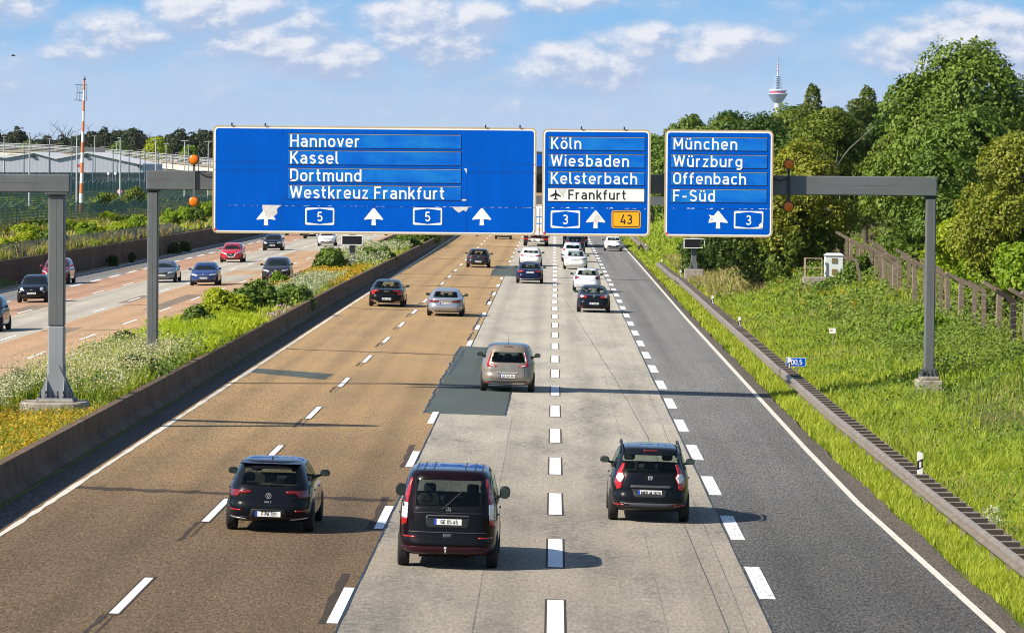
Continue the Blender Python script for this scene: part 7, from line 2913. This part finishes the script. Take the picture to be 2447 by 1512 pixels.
def viaduct():
    """elevated track: deck girders on piers, with rails and cable supports along its edge"""
    Ya = 1040.0
    t = thing('elevated_track', 'long pale concrete viaduct with railings sloping down behind the warehouse', 'bridge', (-70, Ya, 4))
    o = Vector((-70, Ya, 4))
    pts = [(-60, 349, 1060), (120, 356, 1050), (230, 364, 1045), (330, 372, 1035), (420, 380, 1025), (520, 390, 1015), (640, 401, 1000)]
    W = [Vector((atp(u, v, y)[0], y, atp(u, v, y)[1])) - o for u, v, y in pts]
    deck, para, rails, sup = MB(), MB(), MB(), MB()
    for a, b in zip(W[:-1], W[1:]):
        def seg(mb, z0, z1, y0, y1):
            mb.add([(a.x, a.y + y0, a.z + z0), (b.x, b.y + y0, b.z + z0), (b.x, b.y + y1, b.z + z0), (a.x, a.y + y1, a.z + z0),
                    (a.x, a.y + y0, a.z + z1), (b.x, b.y + y0, b.z + z1), (b.x, b.y + y1, b.z + z1), (a.x, a.y + y1, a.z + z1)],
                   [(3, 2, 1, 0), (4, 5, 6, 7), (0, 1, 5, 4), (1, 2, 6, 5), (2, 3, 7, 6), (3, 0, 4, 7)])
        seg(deck, -2.7, -1.25, 0, 9)
        seg(para, -1.2, -.75, -.3, 9)
        for z in (-.55, -.2, .15, .55):
            seg(rails, z, z + .12, -.25, -.1)
        for z in (.3, .9):
            seg(rails, z, z + .14, 4, 4.2)
        L = (b - a).length
        n = int(L / 1.6)
        for k in range(n):
            p = a.lerp(b, (k + .5) / n)
            sup.box(p.x - .06, p.x + .06, p.y - .3, p.y - .1, p.z - .8, p.z + .6)
            if k % 8 == 0:
                sup.box(p.x - .07, p.x + .07, p.y + 4, p.y + 4.2, p.z - .8, p.z + 1.5)
                sup.box(p.x - .07, p.x + 2.2, p.y + 4, p.y + 4.2, p.z + 1.4, p.z + 1.55)
    deck.build('deck', PALE, t)
    para.build('parapet', plain('parapet_brown', (.25, .215, .18), .8, var=.2, vscale=.3), t)
    rails.build('railing', GALV_LT, t)
    sup.build('cable_support', GALV, t)
    for u, v, w in ((270, 385, 2.4), (402, 395, 2.8), (505, 402, 3.0)):
        x, z = atp(u, v, 1028)
        mb = MB()
        mb.box(x - o.x - w / 2, x - o.x + w / 2, -11, 8 - 15, -6, z - o.z + .6, bev=.1)
        mb.box(x - o.x - w * .8, x - o.x + w * .8, -11.4, -6, z - o.z + .3, z - o.z + 1.5, bev=.1)
        mb.build('pier', PALE, t)
    mb = MB()
    x, z = atp(175, 360, 1040)
    mb.box(x - o.x, x - o.x + 8, -1.5, -.4, z - o.z - .6, z - o.z + .9)
    mb.build('equipment_box', plain('box_grey', (.12, .13, .14), .7), t)


viaduct()


def striped_mast():
    Y = 420.0
    x, z0 = atp(193, 512, Y)
    _, z1 = atp(201, 192, Y)
    t = thing('striped_mast', 'tall orange and white striped mast with an antenna frame at its top', 'mast', (x, Y, z0), (0, .022, 0))
    org = plain('mast_orange', (.62, .185, .065), .55, var=.08, vscale=1)
    wht = plain('mast_white', (.74, .73, .72), .55)
    H_ = z1 - z0
    n = 13
    for i in range(n):
        a, b = H_ * i / n, H_ * (i + 1) / n
        r0, r1 = .22 - .12 * i / n, .22 - .12 * (i + 1) / n
        mb = MB()
        mb.lathe([(r0, a), (r1, b)], 14)
        mb.build('mast_section', org if i % 2 == 0 else wht, t, smooth=True)
    mb = MB()
    for q in ((0, .0), (.12, .1)):
        mb.tube([(q[0], 0, H_), (q[0], 0, H_ + .45 - q[1])], .02, 5)
    mb.lathe([(.10, H_), (.13, H_ + .05), (.10, H_ + .14), (0, H_ + .16)], 10)
    mb.build('tip_aerial', STEEL_DK, t)
    mb = MB()
    za, zb = H_ - 2.15, H_ - .45
    c = .026
    for zz in (za, zb):
        mb.tube([(-.98, 0, zz - .03 if zz == zb else zz + .10), (-.1, 0, zz), (.28, 0, zz)], c, 5)
    for xx in (-.72, -.42, .28):
        mb.tube([(xx, 0, za + .05), (xx, 0, zb - .03)], c, 5)
    mb.tube([(-.72, 0, (za + zb) / 2), (-.1, 0, (za + zb) / 2)], c, 5)
    for k in range(6):
        zz = za + (zb - za) * (k + .5) / 6
        mb.tube([(-.32, 0, zz), (-.12, 0, zz)], .012, 4)
    mb.build('antenna_frame', STEEL_DK, t)
    mb = MB()
    zl = H_ * .355
    mb.box(-.45, -.1, -.1, .1, zl - .05, zl + .02)
    mb.lathe([(.09, 0), (.11, .1), (.08, .2), (0, .22)], 10, Matrix.Translation((-.36, 0, zl + .02)))
    mb.build('obstruction_lamp', LAMP_RED, t)


striped_mast()

# lamp posts and thin masts on the left
poles = [(14, 335, 1000, 0), (93, 441, 620, 1), (113, 359, 430, 2), (191, 437, 620, 1), (280, 437, 620, 1), (299, 372, 430, 2), (362, 402, 620, 1), (369, 358, 900, 0), (441, 441, 620, 1), (469, 366, 430, 2), (504, 441, 620, 1),
         (547, 441, 640, 1), (566, 441, 640, 1), (608, 371, 430, 2), (619, 441, 640, 1), (649, 390, 880, 0), (675, 441, 640, 1), (721, 376, 620, 3), (727, 441, 640, 1), (775, 441, 640, 1), (813, 380, 620, 3)]
zoomx = [(41, 255, 900, 0), (273, 330, 620, 1), (335, 210, 430, 2), (562, 335, 620, 1), (568, 275, 900, 0), (825, 298, 620, 1), (881, 250, 430, 2), (1068, 370, 620, 1), (1086, 245, 900, 0), (1300, 380, 620, 1),
         (1340, 310, 900, 0), (1383, 270, 430, 2), (1485, 385, 620, 1), (1612, 485, 520, 1), (1668, 395, 620, 1), (1792, 285, 430, 2), (1825, 405, 620, 1), (1912, 335, 760, 0), (1988, 415, 620, 1), (2125, 300, 520, 3),
         (2168, 350, 900, 0), (2285, 430, 620, 1), (2398, 310, 560, 3)]
KIND = {0: ('thin grey lamp post far off in front of the skyline trees', .10, GALV_LT), 1: ('slim blue grey fence mast in front of the warehouse', .075, POLE_DK),
        2: ('tall pale lamp post rising above the green fence', .085, GALV_LT), 3: ('pale lamp post with a short head beside the elevated track', .085, GALV_LT)}
GP = {0: 'thin lamp posts on the left', 1: 'slim masts in front of the warehouse', 2: 'tall pale lamp posts behind the green fence', 3: 'pale lamp posts by the elevated track'}
for zx, zy, Y, kd in zoomx:
    u, v = zx / 2.948 / 1.6347, (450 + zy / 2.948) / 1.6347
    x, z = atp(u, v, Y)
    lab, r, m = KIND[kd]
    gz = float(np.interp(Y, [400, 620, 900], [2.9, 3.4, 4.0]))
    t = thing('lamp_post' if kd != 1 else 'mast', lab, 'lamp post' if kd != 1 else 'mast', (x, Y, gz), group=GP[kd])
    mb = MB()
    mb.tube([(0, 0, 0), (0, 0, (z - gz) * .5), (0, 0, z - gz)], [r * 1.35, r * 1.1, r * .75], 8)
    mb.build('pole', m, t, smooth=True)
    if kd != 1:
        mb = MB()
        w = .3 if kd == 2 else .5
        mb.box(-w, w * (.2 if kd == 2 else 1), -.12, .12, z - gz, z - gz + .10, bev=.02)
        mb.build('lamp_head', GALV_LT, t)


# ------------------------------------------------------------------ green fences and low wire fence on the left
def mesh_mat(name, colr, alpha, sx, sy):
    m, T, b = mat(name)
    tc = T.new('ShaderNodeTexCoord').outputs['Object']
    x, y, z = T.sep(tc)
    fy = T.math('FRACT', T.math('MULTIPLY', y, sx))
    fz = T.math('FRACT', T.math('MULTIPLY', z, sy))
    f = T.math('MAXIMUM', T.math('GREATER_THAN', fy, 1 - alpha), T.math('GREATER_THAN', fz, 1 - alpha))
    b.inputs['Base Color'].default_value = (*colr, 1)
    b.inputs['Roughness'].default_value = .6
    tr = T.new('ShaderNodeBsdfTransparent')
    ms = T.new('ShaderNodeMixShader')
    T.l.new(f, ms.inputs[0])
    T.l.new(tr.outputs[0], ms.inputs[1])
    T.l.new(b.outputs[0], ms.inputs[2])
    T.l.new(ms.outputs[0], T.n['Material Output'].inputs[0])
    return m


MESH_G = mesh_mat('green_mesh', (.006, .13, .095), .34, 9.0, 4.0)
MESH_D = mesh_mat('dark_green_mesh', (.005, .075, .065), .62, 6.0, 5.0)
MESH_W = mesh_mat('wire_mesh', (.16, .19, .16), .22, 7.0, 7.0)
FPOST = plain('fence_post_green', (.012, .085, .075), .6)
FPOST_L = plain('fence_post_pale', (.05, .12, .115), .6)


def tall_fence(name, label, xf, y0, y1, h, step, meshm, postm, arm=True, zf=None, thick=.05, maxp=96):
    t = thing(name, label, 'fence', (xf(y0), y0, 0))
    o = t.location
    ys = np.arange(y0, y1, step)
    zf = zf or (lambda x, y: float(ground_z(x, y)))
    mb, rest = MB(), MB()
    pr = None
    for k, y in enumerate(ys):
        x = xf(y)
        z = zf(x, y)
        if pr is not None:
            px, py, pz = pr
            # a welded panel a few millimetres thick
            vs = [(px - o.x, py - o.y, pz + .05), (x - o.x, y - o.y, z + .05), (x - o.x, y - o.y, z + h), (px - o.x, py - o.y, pz + h)]
            vs += [(a + .006, b, c) for a, b, c in vs]
            mb.add(vs, [(0, 1, 2, 3), (7, 6, 5, 4), (3, 2, 6, 7)])
        p = MB()
        p.box(x - o.x - thick / 2, x - o.x + thick / 2, y - o.y - thick / 2, y - o.y + thick / 2, z - .2, z + h + .05)
        if arm:
            p.tube([(x - o.x, y - o.y, z + h), (x - o.x + .35, y - o.y, z + h + .38)], thick * .4, 5)
        if k < maxp:
            p.build('post', postm, t)
        else:
            rest.add(p.v, p.f)
        pr = (x, y, z)
    if rest.v:
        rest.build('post', postm, t)['kind'] = 'stuff'
    mb.build('mesh_panel', meshm, t, fix=False)
    return t


tall_fence('mesh_fence', 'green mesh fence with slanted tips, nearest above the shrubs on the left', lambda y: float(np.interp(y, [230, 330, 430, 700], [-44.5, -44.2, -43.2, -42.5])), 270, 560, 1.95, 2.5, MESH_G, FPOST, True)
tall_fence('mesh_fence', 'second green mesh fence with pale slanted tips behind the first', lambda y: float(np.interp(y, [300, 420, 700], [-60.0, -58.0, -53.0])), 380, 640, 2.9, 4.0, MESH_G, FPOST_L, True, thick=.08)
tall_fence('mesh_fence', 'far dark green screen fence in front of the warehouse', lambda y: float(np.interp(y, [500, 900], [-92, -55.])), 540, 880, 3.1, 6.0, MESH_D, FPOST, False, zf=lambda x, y: 3.6, thick=.1)
tall_fence('wire_fence', 'low wire fence with dark posts along the top of the retaining wall', lambda y: wallx(y) - 1.0, 236, 480, .95, 2.6, MESH_W, POLE_DK, False, thick=.05)

# road sign: 70 in a red ring behind the fence
x, z = atp(286, 458, 430)
t = thing('speed_limit_sign', 'round speed limit sign reading 70 behind the green fence', 'road sign', (x, 430, z - 1.9))
mb = MB()
mb.tube([(0, .05, 0), (0, .05, 2.1)], .03, 6)
mb.build('post', GALV_LT, t)
M_ = Matrix.Translation((0, 0, 1.9)) @ Matrix.Rotation(pi / 2, 4, 'X')
mb = MB()
mb.lathe([(.30, -.02), (.30, .02)], 24, M_)
p_ = mb.build('plate', S_RED, t)
mb = MB()
mb.lathe([(.235, .021), (.235, .024)], 24, M_)
mb.build('face', S_WHITE, p_)
mb = MB()
text(mb, '70', -.15, 1.78, .24, -.028, 0, .15)
mb.build('lettering', S_BLACK, p_, fix=False)
x, z = atp(261, 415, 600)
for k, u in enumerate((258, 275)):
    x, z = atp(u, 415, 600)
    t = thing('round_sign', ('left' if k == 0 else 'right') + ' one of two small white round discs on poles before the warehouse', 'sign', (x, 600, 3.4))
    mb = MB()
    mb.tube([(0, .1, 0), (0, .1, z - 3.3)], .05, 6)
    mb.build('post', GALV_LT, t)
    mb = MB()
    mb.lathe([(.19, -.03), (.19, .03)], 20, Matrix.Translation((0, 0, z - 3.4)) @ Matrix.Rotation(pi / 2, 4, 'X'))
    mb.build('disc', S_WHITE, t)

# --- planting above the retaining wall
left_ok = lambda x, y: (x < np.interp(y, [0, 255, 330, 410, 600], [-35.9, -35.9, -35.3, -34.8, -34.6]))
grass('dry_grass', 30000, -47, -34.9, 225, 480, .7, G_DRY, lambda x, y: left_ok(x, y) & (vnoise(x, y, 4, 71) > .35), wk=.00030, lean=.25)
grass('grass', 26000, -47, -34.9, 225, 480, .55, G_FRESH, lambda x, y: left_ok(x, y) & (vnoise(x, y, 5, 72) > .4), wk=.00030)
grass('grass', 16000, -85, -47, 270, 560, .5, G_GREEN, None, wk=.0004)
GB = 'shrubs above the retaining wall'
r2 = np.random.default_rng(77)
row = [(8, 590, 1.3, 1.8, L_YEL, 'yellow green shrub at the far left edge above the wall'), (60, 560, 1.5, 2.3, L_YEL, 'yellow green shrub near the left edge, below the green fence'),
       (112, 548, 1.7, 1.9, L_MID, 'brown green shrub left of the near gantry post'), (133, 560, 2.4, 2.0, L_BRIGHT, 'tall bright shrub half behind the near gantry post'),
       (205, 570, 1.9, 2.0, L_BRIGHT, 'bright hanging shrub on the wall right of the near gantry post'), (232, 540, 1.3, 2.6, L_YEL, 'low yellow green shrub below the striped mast'),
       (286, 530, 1.4, 2.8, L_YEL, 'long low yellow green shrub left of the wire fence gap'), (325, 545, 2.1, 2.0, L_BRIGHT, 'bright shrub hanging over the wall left of the main gantry post'),
       (407, 525, 2.5, 2.3, L_BRIGHT, 'feathery bright shrub right of the main gantry post'), (440, 515, 2.5, 2.3, L_BRIGHT, 'feathery shrub above the wall, second right of the main gantry post'),
       (470, 512, 2.4, 2.4, L_MID, 'feathery darker shrub beside the wide blue sign'), (498, 505, 3.0, 2.6, L_BRIGHT, 'tall feathery shrub touching the left edge of the wide blue sign')]
for i, (u, v, h, w, m, lab) in enumerate(row):
    # on the slope just above the wall
    y = 37.5 * LS / (1325 - u)
    x = -37.5
    tree('shrub', lab, x, y, h * .78, w * .95, 'bush', m, 900 + i, leaf=.11, n=4200, group=GB)
for i in range(16):
    u = 10 + i * 31 + r2.uniform(-8, 8)
    xx = -41.5 + r2.uniform(-1.2, 1.2)
    y = -xx * LS / (1325 - u)
    tree('shrub', 'low yellow green shrub in the sunny strip below the green fence', xx, y, r2.uniform(.55, .95), r2.uniform(1.8, 3.0), 'bush', L_YEL if i % 3 else L_OLIVE, 940 + i % 3, leaf=.12, n=3600, group=GB, share='low%d' % (i % 3))
for i, (u, w, h, lab) in enumerate([(258, 3.4, 2.6, 'round green bush behind the green fence, right of the striped mast'), (238, 2.6, 2.0, 'small green bush at the foot of the striped mast'), (320, 3.4, 2.5, 'green bush behind the fence left of the main gantry post'),
                                    (345, 2.6, 2.2, 'dark green bush behind the fence beside the main gantry post')]):
    y = 47.0 * LS / (1325 - u)
    tree('bush', lab, -47.0, y, h, w, 'bush', L_OLIVE if i % 2 == 0 else L_MID, 980 + i, leaf=.14, n=3600, group='bushes behind the green fence')
# weeds at the foot of the wall
for i, (u, w) in enumerate([(262, .9), (305, .6), (402, 1.6), (425, 1.2)]):
    y = 34.7 * LS / (1325 - u)
    tree('bush', 'small weed bush growing at the foot of the retaining wall', wallx(y) + .55, y, .8 + .12 * w, w, 'bush', L_DEEP, 1000 + i % 3, z=-.15, leaf=.09, n=1500, group='weed bushes at the foot of the retaining wall', share='wf%d' % (i % 3))

# birds in the sky
for u, v, Y, lab in ((30, 134, 300, 'small dark bird flying near the left edge of the sky'), (524, 45, 700, 'tiny bird high above the wide blue sign'), (1160, 133, 700, 'tiny bird above the right part of the wide blue sign')):
    x, z = atp(u, v, Y)
    t = thing('bird', lab, 'bird', (x, Y, z))
    mb = MB()
    mb.lathe([(0, -.16), (.035, -.10), (.05, .0), (.03, .10), (.02, .14), (.0, .17)], 8, Matrix.Rotation(pi / 2, 4, 'Y'))
    for s in (-1, 1):
        mb.add([(-.05, s * .03, .0), (.07, s * .03, .02), (.02, s * .16, .10), (-.06, s * .30, .05)], [(0, 1, 2, 3)])
        mb.add([(-.05, s * .03, -.008), (.07, s * .03, .012), (.02, s * .16, .092), (-.06, s * .30, .042)], [(3, 2, 1, 0)])
    mb.build('body', S_BLACK, t, fix=False)


# ------------------------------------------------------------------ behind the camera: the bridge it stands on and an added unseen wood, both to darken reflections in paint and glass
mb = MB()
mb.box(-60, 40, -13.5, -1.2, 4.7, 6.0)
mb.box(-60, 40, -13.5, -13.2, 6.0, 7.1)
mb.box(-60, 40, -1.5, -1.2, 6.0, 6.9)
for x in (-38.5, -14.3, 10.5):
    mb.box(x - .7, x + .7, -12, -2.5, -.4, 4.7)
mb.build('bridge', CONC, kind='structure')
rb = np.random.default_rng(8)
lobb = [(rb.uniform(-160, 140), rb.uniform(-110, -60), rb.uniform(2, 10), rb.uniform(4, 8), rb.uniform(4, 8), rb.uniform(4, 7)) for _ in range(170)]
P_, N_ = crown_points(rb, lobb, 36000)
V_, F_ = leaves(P_, N_, np.full(len(P_), .75), rb)
link('unseen_woods', np_mesh('unseen_woods', V_, F_, L_DEEP), kind='stuff')  # unseen trees added as a dark backdrop for car reflections


# ------------------------------------------------------------------ air
mb = MB()
mb.box(-9100, 9100, -200, 16100, -3.0, 420)
hm = bpy.data.materials.new('haze')
hm.use_nodes = True
T = NT(hm.node_tree)
T.n.clear()
o_ = T.new('ShaderNodeOutputMaterial')
v_ = T.new('ShaderNodeVolumePrincipled')
v_.inputs['Color'].default_value = (.78, .87, 1.0, 1)
v_.inputs['Density'].default_value = 1.3e-5
T.l.new(v_.outputs[0], o_.inputs['Volume'])
mb.build('haze', hm, kind='stuff')
